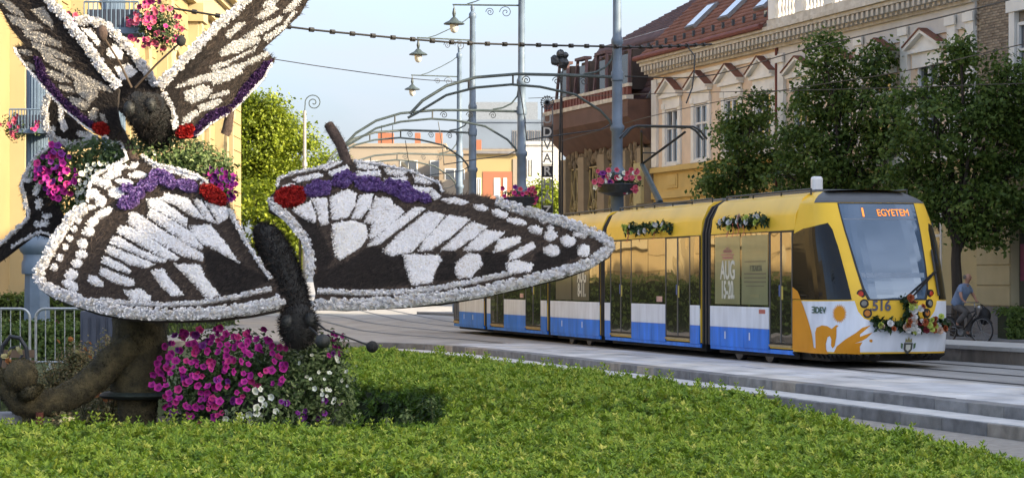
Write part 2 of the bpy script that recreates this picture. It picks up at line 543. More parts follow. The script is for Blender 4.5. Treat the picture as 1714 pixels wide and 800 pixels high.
def hlow(x, y):
    t = np.clip((y - 23.6) / 2.6, 0, 1); t = t * t * (3 - 2 * t)
    crease = np.exp(-((y - 23.3 - .12 * np.sin(x * 3)) / .22) ** 2) * np.clip((1.4 - x) / 1.2, 0, 1) * .11
    u = np.clip((y - 28.5) / 10, 0, 1)
    return 0.095 * t * (1 - .95 * u * u * (3 - 2 * u)) - crease + 0.018 * np.sin(x * 2.3 + y * 0.9) + 0.022 * np.sin(x * 1.1 - y * 1.7 + 1) + 0.013 * np.sin(x * 5.1 + y * 4.3) + 0.012 * np.sin(x * 9.7 - y * 8.1)
hc = MB(); hc.prism([(x, y - 20, 0) for x, y in HEDGE], (0, 0, HT - LOW - 0.16))
hc.build('twig_core', M['hedge_core'], hedge)
# sprig: a small rosette of narrow leaves
def sprig(nl, L, W, up):
    V, Fc = [], []
    for i in range(nl):
        a = 2 * math.pi * i / nl + random.uniform(-.3, .3)
        e = R(random.uniform(*up)); l = L * random.uniform(.7, 1.1)
        d = np.array([math.cos(a) * math.cos(e), math.sin(a) * math.cos(e), math.sin(e)])
        t = np.array([-math.sin(a), math.cos(a), 0]) * W / 2
        h0 = np.array([0, 0, random.uniform(-.5, .2) * L])
        k = len(V)
        V += [h0, h0 + d * l * .5 + t, h0 + d * l + np.array([0, 0, -.12 * l]), h0 + d * l * .5 - t]
        Fc += [(k, k + 1, k + 2), (k, k + 2, k + 3)]
    return np.array(V), np.array(Fc)
SPR = [sprig(13, 0.056, 0.017, (0, 70)) for _ in range(4)]
def in_hedge(n, x0, x1, y0, y1):
    P = np.column_stack([rng.uniform(x0, x1, n), rng.uniform(y0, y1, n)])
    return P[inside(P, HEDGE)]
def hedge_top(y0, y1, dens, scale, x0=-6.5, x1=4.8):
    P = in_hedge(int(dens * (x1 - x0) * (y1 - y0)), x0, x1, y0, y1)
    # only what the bed shows from the path side
    keep = np.abs(P[:, 0]) < P[:, 1] * 0.232 + 0.25
    P = P[keep]
    cs = 0.165 * scale
    gi = np.floor(P / cs).astype(int)
    dmin = np.full(len(P), 9.0)
    for ox in (-1, 0, 1):
        for oy in (-1, 0, 1):
            c = gi + np.array([ox, oy])
            h1 = np.sin(c[:, 0] * 127.1 + c[:, 1] * 311.7) * 43758.5; h2 = np.sin(c[:, 0] * 269.5 + c[:, 1] * 183.3) * 43758.5
            q = (c + np.column_stack([h1 - np.floor(h1), h2 - np.floor(h2)])) * cs
            dmin = np.minimum(dmin, np.linalg.norm(P - q, axis=1))
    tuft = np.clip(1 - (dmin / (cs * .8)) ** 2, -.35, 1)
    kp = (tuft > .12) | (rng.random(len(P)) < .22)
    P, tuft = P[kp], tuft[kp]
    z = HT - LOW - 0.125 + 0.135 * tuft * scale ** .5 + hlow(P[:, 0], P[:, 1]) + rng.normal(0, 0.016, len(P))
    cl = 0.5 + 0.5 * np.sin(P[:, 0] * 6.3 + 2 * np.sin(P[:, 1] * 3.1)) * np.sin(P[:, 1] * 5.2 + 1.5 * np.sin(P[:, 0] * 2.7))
    tint = np.clip(rng.normal(0.33, 0.13, len(P)) + 0.13 * (cl - .5) + .26 * tuft, 0.03, 0.78)  # clump tops tinted lighter, hollows darker: shade put into the leaf colour
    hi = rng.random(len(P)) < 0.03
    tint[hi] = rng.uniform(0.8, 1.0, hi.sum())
    N = np.column_stack([rng.normal(0, .35, len(P)), rng.normal(-.12, .35, len(P)), np.ones(len(P))])
    pos = np.column_stack([P[:, 0], P[:, 1] - 20, z])
    S = rng.uniform(.75, 1.3, len(P)) * scale
    idx = rng.integers(0, len(SPR), len(P))
    for k, (tv, tf) in enumerate(SPR):
        q = idx == k
        if q.sum():
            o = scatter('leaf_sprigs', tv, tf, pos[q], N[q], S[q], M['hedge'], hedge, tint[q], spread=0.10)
            tag(o, kind='stuff')
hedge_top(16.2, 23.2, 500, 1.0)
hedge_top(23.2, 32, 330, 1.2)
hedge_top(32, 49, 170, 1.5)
# leafy sides of the bed (the gap round the sculpture and the outer edge)
def hedge_sides(a, b, dens, scale):
    a, b = Vector(a), Vector(b)
    L = (b - a).length; n = int(L * (HT - LOW) * dens)
    t = rng.random(n); P = np.array([tuple(a + (b - a) * float(x)) for x in t])
    d = (b - a).normalized(); nn = np.array([d.y, -d.x])
    P = P + nn[None] * rng.uniform(-.06, .05, (n, 1))
    z = rng.uniform(0.02, HT - LOW + .0, n)
    N = np.column_stack([np.tile(nn, (n, 1)) + rng.normal(0, .4, (n, 2)), rng.uniform(.1, 1, n)])
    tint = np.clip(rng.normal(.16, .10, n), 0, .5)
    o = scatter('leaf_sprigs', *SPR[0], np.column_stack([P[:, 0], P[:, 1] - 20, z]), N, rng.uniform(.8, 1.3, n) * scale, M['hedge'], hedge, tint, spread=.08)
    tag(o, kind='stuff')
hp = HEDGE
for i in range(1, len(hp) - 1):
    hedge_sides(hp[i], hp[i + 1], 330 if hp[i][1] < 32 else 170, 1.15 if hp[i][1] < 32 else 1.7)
# upright new shoots standing out of the clipped top
ns = 420
P = in_hedge(ns * 3, -6, 4.6, 16.5, 44)
P = P[np.abs(P[:, 0]) < P[:, 1] * .23]
edgeq = []
for k in range(240):
    i = random.choice([2, 3, 3, 4, 4, 12, 13, 13, 13]); t = random.random()
    a, b_ = hp[i], hp[i + 1]
    edgeq.append((a[0] + (b_[0] - a[0]) * t + random.uniform(-.2, .05), a[1] + (b_[1] - a[1]) * t + random.uniform(-.25, .1)))
P = np.vstack([P[:ns], np.array(edgeq)])
SV, SF = [], []
for lv in range(4):
    for j in range(4):
        a = lv * .8 + j * math.pi / 2; h = 0.015 + lv * .022; l = 0.034 - lv * .005
        k = len(SV)
        SV += [(0, 0, h), (math.cos(a) * l * .6 - math.sin(a) * .006, math.sin(a) * l * .6 + math.cos(a) * .006, h + .012), (math.cos(a) * l, math.sin(a) * l, h + .02), (math.cos(a) * l * .6 + math.sin(a) * .006, math.sin(a) * l * .6 - math.cos(a) * .006, h + .012)]
        SF += [(k, k + 1, k + 2), (k, k + 2, k + 3)]
o = scatter('shoots', SV, SF, np.column_stack([P[:, 0], P[:, 1] - 20, HT - LOW - .05 + hlow(P[:, 0], P[:, 1])]), np.column_stack([rng.normal(0, .15, len(P)), rng.normal(0, .15, len(P)), np.ones(len(P))]), rng.uniform(.8, 1.7, len(P)) * (0.6 + P[:, 1] / 40), M['hedge'], hedge, np.clip(rng.normal(.62, .12, len(P)), 0, 1))
tag(o, kind='stuff')
# ================================================================== flower butterflies
M['petal_white'] = leafmat('white_petals', [(0.58, 0.52, 0.43), (0.76, 0.77, 0.81), (0.82, 0.83, 0.87), (0.86, 0.87, 0.89), (0.85, 0.86, 0.88), (0.82, 0.79, 0.72)], 0.7, 0.2, 0.2)
M['petal_cream'] = leafmat('cream_seed_heads', [(0.26, 0.24, 0.21), (0.42, 0.39, 0.345), (0.56, 0.525, 0.475)], 0.8, 0.05, 0.2)
M['petal_silver'] = leafmat('silver_seed_heads', [(0.28, 0.285, 0.29), (0.45, 0.46, 0.465), (0.68, 0.69, 0.70)], 0.8, 0.05, 0.2)
M['petal_purple'] = leafmat('purple_statice', [(0.09, 0.045, 0.17), (0.20, 0.12, 0.36), (0.38, 0.29, 0.58)], 0.7, 0.1, 0.2)
M['petal_violet'] = leafmat('dark_violet_statice', [(0.03, 0.015, 0.05), (0.065, 0.03, 0.11), (0.13, 0.07, 0.21)], 0.7, 0.1, 0.2)
M['petal_red'] = leafmat('red_flower_heads', [(0.20, 0.008, 0.012), (0.36, 0.02, 0.018), (0.46, 0.035, 0.03)], 0.7, 0.05, 0.2)
M['fur'] = leafmat('dark_heather', [(0.014, 0.013, 0.014), (0.036, 0.030, 0.027), (0.080, 0.061, 0.050), (0.15, 0.112, 0.09)], 0.85, 0.0, 0.15)
M['panel'] = mat('dark_flower_foam', (0.030, 0.024, 0.021), 0.95, 0.35, 30, 0.6)
M['panel_white'] = mat('pale_petal_bed', (0.80, 0.80, 0.83), 0.9, 0.2, 45, 0.7)
M['panel_cream'] = mat('cream_petal_bed', (0.36, 0.335, 0.295), 0.9, 0.2, 45, 0.7)
M['panel_purple'] = mat('purple_petal_bed', (0.10, 0.06, 0.19), 0.9, 0.3, 45, 0.7)
M['panel_violet'] = mat('violet_petal_bed', (0.04, 0.022, 0.065), 0.9, 0.3, 45, 0.7)
M['panel_red'] = mat('red_petal_bed', (0.22, 0.012, 0.012), 0.9, 0.3, 45, 0.7)
M['brownstem'] = mat('brown_heather_stem', (0.085, 0.058, 0.048), 0.95, 0.35, 30, 0.8)

PETAL = ([(0, 0, 0), (.30, .5, .16), (0, 1, .30), (-.30, .5, .16)], [(0, 1, 2), (0, 2, 3)])
BLADE = ([(-.06, 0, 0), (.06, 0, 0), (0, 1, .26)], [(0, 1, 2)])
# round tuft: petals fanned over a half ball
_v, _f = [], []
for i in range(13):
    t = R(20 + 62 * ((i * .618) % 1)); a = i * 2.399
    d = Vector((math.sin(t) * math.cos(a), math.sin(t) * math.sin(a), math.cos(t)))
    u = d.orthogonal().normalized() * .30
    k = len(_v)
    _v += [d * .15, d * .75 + u, d * 1.0, d * .75 - u]; _f += [(k, k + 1, k + 2), (k, k + 2, k + 3)]
TUFT = ([tuple(x) for x in _v], _f)

def zc(x0, y0, s):
    return lambda pts: [(x0 + x / s, y0 + y / s) for x, y in pts]
def ell(cx, cy, rx, ry, rot=0, n=12, jag=.12):
    c, s_ = math.cos(R(rot)), math.sin(R(rot)); out = []
    for i in range(n):
        a = 2 * math.pi * i / n; q = 1 + random.uniform(-jag, jag)
        x, y = rx * q * math.cos(a), ry * q * math.sin(a)
        out.append((cx + x * c - y * s_, cy + x * s_ + y * c))
    return out

class Wing:
    """a tilted, slightly bowed panel with real thickness; outlines are given as rays from the path and met with the wing's own plane"""
    def __init__(s, name, parent, pxc, Y, normal, outline, bow=0.0, thick=0.035):
        s.P0 = at(*pxc, Y); s.n = Vector(normal).normalized(); s.bow = bow; s.pc = pxc
        s.outline = outline; s.parent = parent; s.cells = []
        xs = [p[0] for p in outline]; ys = [p[1] for p in outline]
        s.sx = (max(xs) - min(xs)) / 2; s.sy = (max(ys) - min(ys)) / 2
        v2, tri = patch2d(outline, 26)
        top = [s.map(x, y, 0) for x, y in v2]; bot = [p - s.n * thick for p in top]
        nb = len(v2)
        cnt = {}
        for t in tri:
            for a, b in ((t[0], t[1]), (t[1], t[2]), (t[2], t[0])):
                cnt[(min(a, b), max(a, b))] = cnt.get((min(a, b), max(a, b)), 0) + 1
        m = MB(); m.add(top + bot, list(tri) + [(c + nb, b + nb, a + nb) for a, b, c in tri] + [(a, b, b + nb, a + nb) for (a, b), k in cnt.items() if k == 1])
        s.o = m.build(name, M['panel'], parent)
    def map(s, px, py, off=0.0):
        d = Vector(((px - CX) / F, 1.0, -(py - CY) / F)); o = Vector((0, 0, EYE))
        t = (s.P0 - o).dot(s.n) / d.dot(s.n)
        p = o + d * t
        b = s.bow * (1 - ((px - s.pc[0]) / s.sx) ** 2 - 0.6 * ((py - s.pc[1]) / s.sy) ** 2)
        return p + s.n * (b + off)
    def area(s, poly):
        p = [s.map(x, y) for x, y in poly]
        a = Vector((0, 0, 0))
        for i in range(1, len(p) - 1): a += (p[i] - p[0]).cross(p[i + 1] - p[0])
        return abs(a.dot(s.n)) / 2
    def sample(s, poly, dens):
        P = np.array(poly); lo, hi = P.min(0), P.max(0)
        box = [(lo[0], lo[1]), (hi[0], lo[1]), (hi[0], hi[1]), (lo[0], hi[1])]
        n = int(dens * s.area(box)) + 3
        Q = np.column_stack([rng.uniform(lo[0], hi[0], n), rng.uniform(lo[1], hi[1], n)])
        return Q[inside(Q, poly)]
    def cell(s, poly, kind='white', name=None, size=0.022, dens=14000, h=0.018):
        mt = {'white': ('petal_white', 'panel_white', 'white_petal_patch'), 'cream': ('petal_cream', 'panel_cream', 'cream_seed_patch'), 'silver': ('petal_silver', 'panel_cream', 'silver_seed_patch'),
              'purple': ('petal_purple', 'panel_purple', 'purple_flower_patch'), 'violet': ('petal_violet', 'panel_violet', 'violet_flower_patch'), 'red': ('petal_red', 'panel_red', 'red_flower_patch')}[kind]
        s.cells.append(poly)
        Q = s.sample(poly, dens)
        if len(Q) < 3: return
        # bed and petals as one mesh object
        v2, tri = patch2d(poly, 30)
        bv = [tuple(s.map(x, y, h * .6)) for x, y in v2] + [tuple(s.map(x, y, -.004)) for x, y in v2]
        nb = len(v2)
        P = np.array([tuple(s.map(x, y, h * random.uniform(.3, 1.1))) for x, y in Q])
        n = len(P)
        N = np.tile(np.array(s.n), (n, 1)) + rand_dirs(n) * (.5 if kind in ('white', 'purple', 'red') else .5)
        TV, TF = (TUFT if kind in ('purple', 'red', 'violet') else PETAL)
        sz = size * (.55 if kind in ('purple', 'red', 'violet') else 1)
        if kind in ('purple', 'red', 'violet'):
            q = rng.random(n) < .5; P, N = P[q], N[q]; n = len(P)
        if n < 2: return
        mu = random.gauss(.5, .12) if kind == 'white' else .5
        tn = np.clip(rng.normal(mu, .25, n), .06, .97); tn[rng.random(n) < .02] = 0
        o = scatter(name or mt[2], TV, TF, P, N, rng.uniform(.7, 1.2, n) * sz, M[mt[0]], s.o, tn, spread=.08)
        ed = {}
        for t in tri:
            for a, b in ((t[0], t[1]), (t[1], t[2]), (t[2], t[0])):
                ed[(min(a, b), max(a, b))] = ed.get((min(a, b), max(a, b)), 0) + 1
        b2 = MB(); b2.add(bv, list(tri) + [(a, b, b + nb, a + nb) for (a, b), k in ed.items() if k == 1])
        me = b2.mesh('bed', M[mt[1]])
        ob = link('petal_bed', me, s.o)
        # merge bed into the patch so that one patch stays one object
        import bmesh
        bm = bmesh.new(); bm.from_mesh(o.data); k0 = len(bm.faces)
        bm.from_mesh(me); bm.faces.ensure_lookup_table()
        for f in bm.faces[k0:]: f.material_index = 1
        o.data.materials.append(M[mt[1]])
        bm.to_mesh(o.data); bm.free()
        bpy.data.objects.remove(ob)
    def rim(s, line, width, size=0.036, dens=1.0, kind='petal_white', name='white_rim', off=0.03):
        """row of round flower heads along a line (pixels), width in pixels"""
        pts, rad = [], []
        for i in range(len(line) - 1):
            a, b = Vector(line[i]), Vector(line[i + 1]); d = b - a; L = d.length
            nn = Vector((-d.y, d.x)).normalized()
            k = int(L * width / 10 * dens) + 1
            for j in range(k):
                w = random.uniform(-.5, .5)
                q = a + d * random.random() + nn * w * width
                pts.append(s.map(q.x, q.y, off * (1.3 - abs(w) * 1.2))); rad.append(w)
        P = np.array([tuple(p) for p in pts]); n = len(P)
        N = np.tile(np.array(s.n), (n, 1)) + rand_dirs(n) * .6 + np.array([[0, 0, .25]])
        lv = [Vector(p) for p in line]; k_ = len(lv); rows = []
        for i in range(k_):
            d = (lv[min(i + 1, k_ - 1)] - lv[max(i - 1, 0)]).normalized(); nn = Vector((-d.y, d.x)) * width * .42
            rows.append([s.map(*(lv[i] + nn * t), h_) for t, h_ in ((-1.1, .0), (-.75, off * .95), (.75, off * .95), (1.1, .0))])
        bv = [p for r_ in rows for p in r_]; me = MB().add(bv, [(i * 4 + j, i * 4 + j + 1, i * 4 + j + 5, i * 4 + j + 4) for i in range(k_ - 1) for j in range(3)]).mesh('bed', M['panel_white'])
        o = scatter(name, *TUFT, P, N, rng.uniform(.7, 1.2, n) * size * .72, M[kind], s.o, rng.random(n), spread=.12)
        import bmesh
        bm = bmesh.new(); bm.from_mesh(o.data); k0 = len(bm.faces); bm.from_mesh(me); bm.faces.ensure_lookup_table()
        for f in bm.faces[k0:]: f.material_index = 1
        o.data.materials.append(M['panel_white']); bm.to_mesh(o.data); bm.free()
        return o
    def fur(s, black=(), dens=8000, length=0.055, dirpx=(0.6, 0.5), base=.55, name='dark_heather_cover', poly=None):
        Q = s.sample(poly or s.outline, dens)
        keep = np.ones(len(Q), bool)
        for c in s.cells: keep &= ~inside(Q, c)
        Q = Q[keep]
        tint = np.clip(rng.normal(base, .2, len(Q)), 0, 1)
        for bpoly in black:
            q = inside(Q, bpoly); tint[q] = np.clip(rng.normal(.14, .12, q.sum()), 0, 1)
        P = np.array([tuple(s.map(x, y, random.uniform(0, .018))) for x, y in Q]); n = len(P)
        N = np.tile(np.array(s.n), (n, 1)) + rand_dirs(n) * .35
        Mx = frames(np.tile(np.array(s.n), (1, 1)), np.zeros(1))[0]
        d3 = np.array(s.map(s.pc[0] + dirpx[0] * 20, s.pc[1] + dirpx[1] * 20) - s.map(*s.pc)); lx, ly = d3 @ Mx[:, 0], d3 @ Mx[:, 1]
        ang = math.atan2(ly, lx) - math.pi / 2
        return scatter(name, *BLADE, P, N, rng.uniform(.6, 1.25, n) * length, M['fur'], s.o, tint, spin=rng.normal(ang, .55, n), spread=.05)

Z7 = zc(50, 330, 3.4787); Z4 = zc(400, 180, 2.2227); Z2 = zc(0, 200, 2.963); Z1 = zc(0, 0, 2.963)
def E(z, cx, cy, rx, ry, rot=0, jag=.14): return z(ell(cx, cy, rx, ry, rot, jag=jag))

# ---------------------------------------------------------------- large lower butterfly
bl = empty('butterfly_sculpture', (-2.3, 24.4, LOW), 0, 'large black and white flower butterfly with outspread wings above the pink petunias', 'sculpture', 'flower butterfly sculptures', True)

lw_out = [(145, 350), (149, 318), (159, 298), (189, 284), (216, 275), (236, 267), (256, 280), (287, 289), (324, 297), (346, 309), (370, 330), (386, 350), (396, 373), (409, 405), (432, 442), (458, 474), (466, 494), (478, 503), (472, 517), (424, 530), (366, 540), (309, 543), (257, 543), (211, 538), (165, 528), (122, 512), (87, 497), (64, 479), (56, 459), (67, 442), (87, 410), (105, 385), (122, 362)]
LWg = Wing('left_wing', bl, (280, 430), 24.55, (-0.12, -0.78, 0.62), lw_out, 0.10)
LWg.o.name = 'wing'
for pl in ([(800, 5), (930, 40), (1030, 165), (960, 150), (860, 80), (770, 45)], [(690, 45), (760, 40), (930, 165), (925, 210), (820, 150), (700, 80)],
           [(710, 95), (740, 110), (950, 240), (1020, 330), (1010, 345), (940, 320), (700, 150)], [(590, 120), (640, 130), (800, 240), (950, 330), (1020, 370), (1020, 410), (900, 380), (650, 240), (585, 185)],
           [(540, 200), (600, 210), (720, 280), (880, 390), (870, 410), (800, 400), (640, 310), (520, 240)], [(490, 260), (530, 265), (640, 340), (810, 405), (800, 420), (740, 415), (590, 350), (485, 305)],
           [(470, 315), (560, 355), (700, 410), (740, 430), (690, 450), (600, 430), (450, 350)], [(440, 375), (520, 410), (600, 460), (590, 480), (520, 455), (430, 410)],
           [(430, 440), (520, 480), (620, 520), (620, 545), (580, 550), (490, 520), (420, 480)], [(350, 480), (400, 490), (440, 530), (435, 550), (380, 535), (350, 510)],
           [(555, 575), (660, 570), (715, 610), (710, 635), (600, 630)], [(720, 470), (790, 455), (830, 520), (910, 600), (840, 610), (770, 545)],
           [(850, 430), (1000, 430), (1030, 500), (1115, 600), (1040, 620), (950, 520)], [(945, 205), (1060, 195), (1140, 290), (1230, 415), (1130, 360), (1020, 310), (960, 255)],
           [(955, 40), (1010, 50), (1080, 160), (1110, 190), (1040, 170)], [(1030, 60), (1150, 85), (1170, 110), (1160, 150), (1110, 185), (1090, 150)]):
    LWg.cell(Z7(pl))
for c in ((310, 115, 20, 20), (290, 158, 18, 18), (265, 208, 18, 18), (240, 260, 17, 17), (213, 308, 17, 17), (180, 368, 20, 20), (147, 420, 22, 20), (375, 170, 38, 26, -30), (352, 225, 34, 28), (318, 295, 32, 28), (310, 360, 34, 24), (280, 408, 34, 25), (250, 468, 36, 30), (245, 530, 55, 26, 33), (440, 118, 50, 24, -25), (360, 82, 32, 14)):
    LWg.cell(E(Z7, *c), size=.021)
for c in ((565, 285, 46, 22, -10), (530, 332, 30, 26), (622, 328, 45, 17, 12), (690, 292, 46, 18), (580, 385, 44, 28, 20), (490, 318, 24, 22), (470, 385, 30, 28), (505, 425, 32, 30, 40), (850, 268, 85, 14, 14), (955, 305, 50, 13, 5), (595, 252, 42, 13, -15), (668, 240, 26, 16, -30), (1022, 332, 20, 12), (770, 238, 50, 10, 28), (640, 420, 10, 8)):
    LWg.cell(E(Z2, *c), size=.021)
for c in ((810, 312, 62, 34, 20), (742, 352, 46, 32, -20), (690, 392, 40, 30), (650, 440, 58, 34, -15), (640, 368, 30, 22), (940, 358, 52, 32, 15), (858, 345, 30, 26)):
    LWg.cell(E(Z2, *c), 'purple', size=.040, h=.045)
LWg.cell(E(Z2, 1066, 402, 76, 40, 33, .06), 'red', size=.045, h=.05, dens=12000)
LWg.rim(Z7([(335, 85), (262, 120), (205, 200), (145, 290), (80, 395), (48, 450), (70, 510), (150, 563), (270, 615), (420, 665), (570, 698), (730, 712), (900, 712), (1090, 700), (1290, 668), (1450, 622), (1465, 600)]), 17, .040)
LWg.rim(Z7([(420, 625), (600, 652), (800, 660), (1000, 648), (1200, 608), (1410, 548)]), 6, .026, 1.6)
LWg.rim(Z7([(1172, 100), (1232, 225), (1310, 355), (1405, 495)]), 7, .028, 1.5)
LWg.rim([(186, 200), (201, 232), (214, 268), (190, 282), (160, 296), (151, 318), (148, 345)], 5, .024, 1.2)
LWg.rim([(238, 264), (262, 280), (300, 290), (332, 300), (350, 312)], 5, .024, 1.2)
LWg.fur([Z7([(1025, 345), (1130, 365), (1400, 500), (1200, 600), (1110, 600), (1040, 480), (1020, 400)])], dirpx=(.9, -.25))

rw_out = Z4([(145, 265), (190, 245), (300, 230), (345, 205), (385, 198), (435, 210), (520, 225), (640, 255), (680, 280), (745, 300), (760, 340), (810, 345), (870, 340), (950, 360), (1060, 395), (1160, 420), (1280, 450), (1370, 480), (1398, 515), (1380, 550), (1300, 600), (1200, 640), (1050, 680), (900, 715), (750, 740), (600, 750), (400, 755), (275, 745), (285, 690), (275, 640), (275, 560), (240, 490), (190, 430), (110, 385), (110, 340), (135, 310)])
RW = Wing('wing', bl, (720, 400), 25.0, (0.14, -0.78, 0.62), rw_out, 0.10)
for pl in ([(195, 270), (300, 250), (310, 265), (220, 285)], [(310, 230), (360, 207), (385, 205), (370, 218), (320, 242)], [(330, 250), (400, 222), (410, 238), (390, 257), (340, 264)], [(430, 215), (520, 235), (500, 246), (440, 236)],
           [(435, 253), (520, 248), (525, 270), (440, 275)], [(535, 240), (625, 256), (600, 274), (550, 264)], [(535, 285), (625, 273), (620, 295), (540, 302)], [(645, 268), (718, 300), (700, 307), (650, 297)],
           [(630, 313), (712, 320), (700, 342), (640, 342)], [(715, 320), (748, 355), (722, 367), (705, 345)], [(160, 293), (207, 288), (202, 306), (165, 310)],
           [(195, 390), (265, 360), (285, 420), (280, 445), (230, 420)], [(268, 352), (325, 350), (330, 450), (300, 455), (290, 400)], [(335, 350), (400, 320), (435, 340), (425, 390), (400, 430), (345, 435)], [(445, 345), (495, 340), (490, 380), (450, 435), (415, 435)],
           [(505, 355), (560, 360), (570, 375), (490, 455), (462, 450)], [(565, 380), (612, 410), (560, 460), (490, 512), (480, 500), (490, 460)],
           [(345, 450), (420, 440), (470, 460), (475, 500), (450, 540), (375, 585), (355, 570), (345, 500)],
           [(650, 395), (690, 400), (600, 470), (520, 530), (470, 540), (560, 460)], [(700, 410), (760, 425), (720, 480), (640, 560), (560, 575), (530, 555), (600, 490)], [(775, 425), (855, 440), (790, 500), (710, 555), (660, 560), (680, 525)],
           [(860, 450), (920, 465), (880, 500), (800, 555), (745, 555), (780, 525)], [(910, 480), (985, 485), (960, 510), (890, 555), (825, 555)], [(960, 510), (1045, 500), (1040, 520), (970, 555), (940, 560)], [(1000, 565), (1090, 515), (1100, 535), (1040, 575), (1000, 585)],
           [(605, 570), (740, 575), (750, 590), (720, 640), (715, 670), (640, 680), (615, 620)], [(805, 600), (850, 565), (890, 570), (900, 605), (860, 650), (810, 655), (797, 630)], [(985, 600), (1030, 585), (1090, 600), (1080, 625), (1000, 635)]):
    RW.cell(Z4(pl))
for c in ((800, 371, 50, 12, 5), (895, 395, 28, 12, 10), (965, 416, 32, 14, 15), (1030, 444, 36, 13, 10), (1097, 471, 28, 15, 15), (1155, 491, 25, 20), (1160, 546, 32, 20), (1220, 509, 28, 22), (1280, 540, 25, 22), (1265, 484, 26, 9, 12), (1128, 441, 13, 8), (1015, 400, 16, 9), (1155, 463, 13, 8)):
    RW.cell(E(Z4, *c), size=.021)
for c in ((290, 318, 56, 30, -8), (385, 285, 44, 30, -20), (480, 306, 60, 26, 10), (585, 326, 60, 30, 10), (628, 356, 42, 22, 10), (682, 360, 30, 18, 20)):
    RW.cell(E(Z4, *c), 'purple', size=.040, h=.045)
RW.cell(Z4([(128, 332), (150, 312), (200, 303), (240, 312), (242, 360), (215, 378), (170, 380), (135, 364)]), 'red', size=.045, h=.05, dens=12000)
RW.rim(Z4([(285, 740), (450, 744), (600, 738), (750, 724), (900, 702), (1050, 666), (1200, 624), (1310, 582), (1372, 536), (1384, 512), (1340, 482), (1200, 440), (1050, 402), (950, 370)]), 15, .042)
RW.rim(Z4([(290, 692), (450, 706), (600, 705), (750, 690), (900, 660), (1010, 632)]), 7, .026, 1.6)
RW.rim(Z4([(120, 345), (125, 372), (180, 422), (240, 497), (264, 570), (262, 642)]), 13, .036, 1.1)
RW.rim(Z4([(140, 300), (150, 265), (200, 248), (300, 232), (352, 206)]), 5, .024, 1.2)
RW.rim(Z4([(425, 208), (520, 224), (640, 256), (740, 302), (755, 340)]), 4, .022, 1.0)
RW.fur([Z4([(262, 640), (390, 595), (480, 540), (600, 568), (640, 682), (450, 692), (290, 684)]), Z4([(740, 580), (800, 565), (800, 660), (720, 672)]), Z4([(900, 560), (990, 570), (980, 640), (870, 660)]), Z4([(1090, 560), (1250, 520), (1310, 540), (1150, 620), (1080, 640)]), Z4([(205, 420), (280, 440), (345, 580), (290, 660), (275, 560)])], dirpx=(.9, -.3))

def fur_tube(name, path, radii, parent, mat_, dens=2600, length=.07, tint=(.12, .14), taper_dir=None, n=12):
    """a furry limb: core tube with blades all round"""
    m = MB(); m.tube(path, radii, n); o = m.build(name, mat_, parent, smooth=True)
    P, N = [], []
    for i in range(len(path) - 1):
        a, b = Vector(path[i]), Vector(path[i + 1]); d = b - a; L = d.length
        x = d.orthogonal().normalized(); y = d.normalized().cross(x)
        for _ in range(int(dens * L * 2 * math.pi * (radii[i] + radii[i + 1]) / 2)):
            t, an = random.random(), random.uniform(0, 2 * math.pi)
            r_ = radii[i] + (radii[i + 1] - radii[i]) * t
            nn = x * math.cos(an) + y * math.sin(an)
            P.append(a + d * t + nn * r_ * .97); N.append(nn * .55 + d.normalized() * .3 + Vector((random.gauss(0, .3), random.gauss(0, .3), random.gauss(0, .3))))
    P = np.array([tuple(p) for p in P]); N = np.array([tuple(p) for p in N])
    f = scatter('heather_cover', [(-.06, 0, 0), (.06, 0, 0), (0, .25, 1)], [(0, 1, 2)], P, N, rng.uniform(.6, 1.3, len(P)) * length, M['fur'], o, np.clip(rng.normal(*tint, len(P)), 0, 1))
    return o

M['head'] = mat('black_moss_head', (0.013, 0.014, 0.014), 0.8, 0.4, 18, 0.6)
M['eye'] = mat('dark_eye_ball', (0.018, 0.021, 0.021), 0.6, 0.35, 10, 0.4)
def head_fur(c, r_, parent, n=900):
    d = rand_dirs(n); P = np.array(tuple(c))[None] + d * np.array(r_)[None]
    scatter('heather_cover', [(-.06, 0, 0), (.06, 0, 0), (0, .35, 1)], [(0, 1, 2)], P, d + rand_dirs(n) * .5, rng.uniform(.025, .06, n), M['fur'], parent, np.clip(rng.normal(.12, .12, n), 0, 1))
def pxs(pts, Y0, Y1=None):
    k = len(pts); Y1 = Y1 if Y1 is not None else Y0
    return [at(p[0], p[1], Y0 + (Y1 - Y0) * i / max(1, k - 1)) for i, p in enumerate(pts)]
ppm = F / 24.5
body = fur_tube('body', pxs([(436, 384), (448, 398), (462, 425), (474, 455), (484, 480), (492, 505), (498, 525)], 25.05, 24.35), [.085, .145, .165, .17, .165, .155, .14], bl, M['head'], 4200, .06, (.2, .16))
hd = MB(); hd.ball(at(500, 545, 24.2), (.20, .2, .22), 14, 0, .05); ho = hd.build('head', M['head'], bl, True); head_fur(at(500, 545, 24.2), (.20, .2, .22), ho, 1400)
for px, py, r_ in ((481, 540, .085), (519, 536, .08)):
    e = MB(); e.ball(at(px, py, 24.06), (r_ * .85, r_ * .8, r_), 14, 0, .02); eo = e.build('eye', M['eye'], ho, True); head_fur(at(px, py, 24.06 if py > 300 else 25.06), (r_ * .85, r_ * .8, r_), eo, 260)
fur_tube('face_fur', pxs([(500, 548), (498, 570), (496, 584)], 24.1, 24.1), [.16, .14, .05], bl, M['head'], 2600, .06).name = 'face'
an = MB(); an.tube(pxs([(530, 540), (545, 552), (575, 562), (616, 577)], 24.05, 23.7), [.012, .01, .009, .009], 6); ao = an.build('antenna', M['black'], bl)
k = MB(); k.ball(at(623, 580, 23.68), (.062, .062, .058), 12, 0, .03); k.build('antenna_knob', M['head'], ao, True)
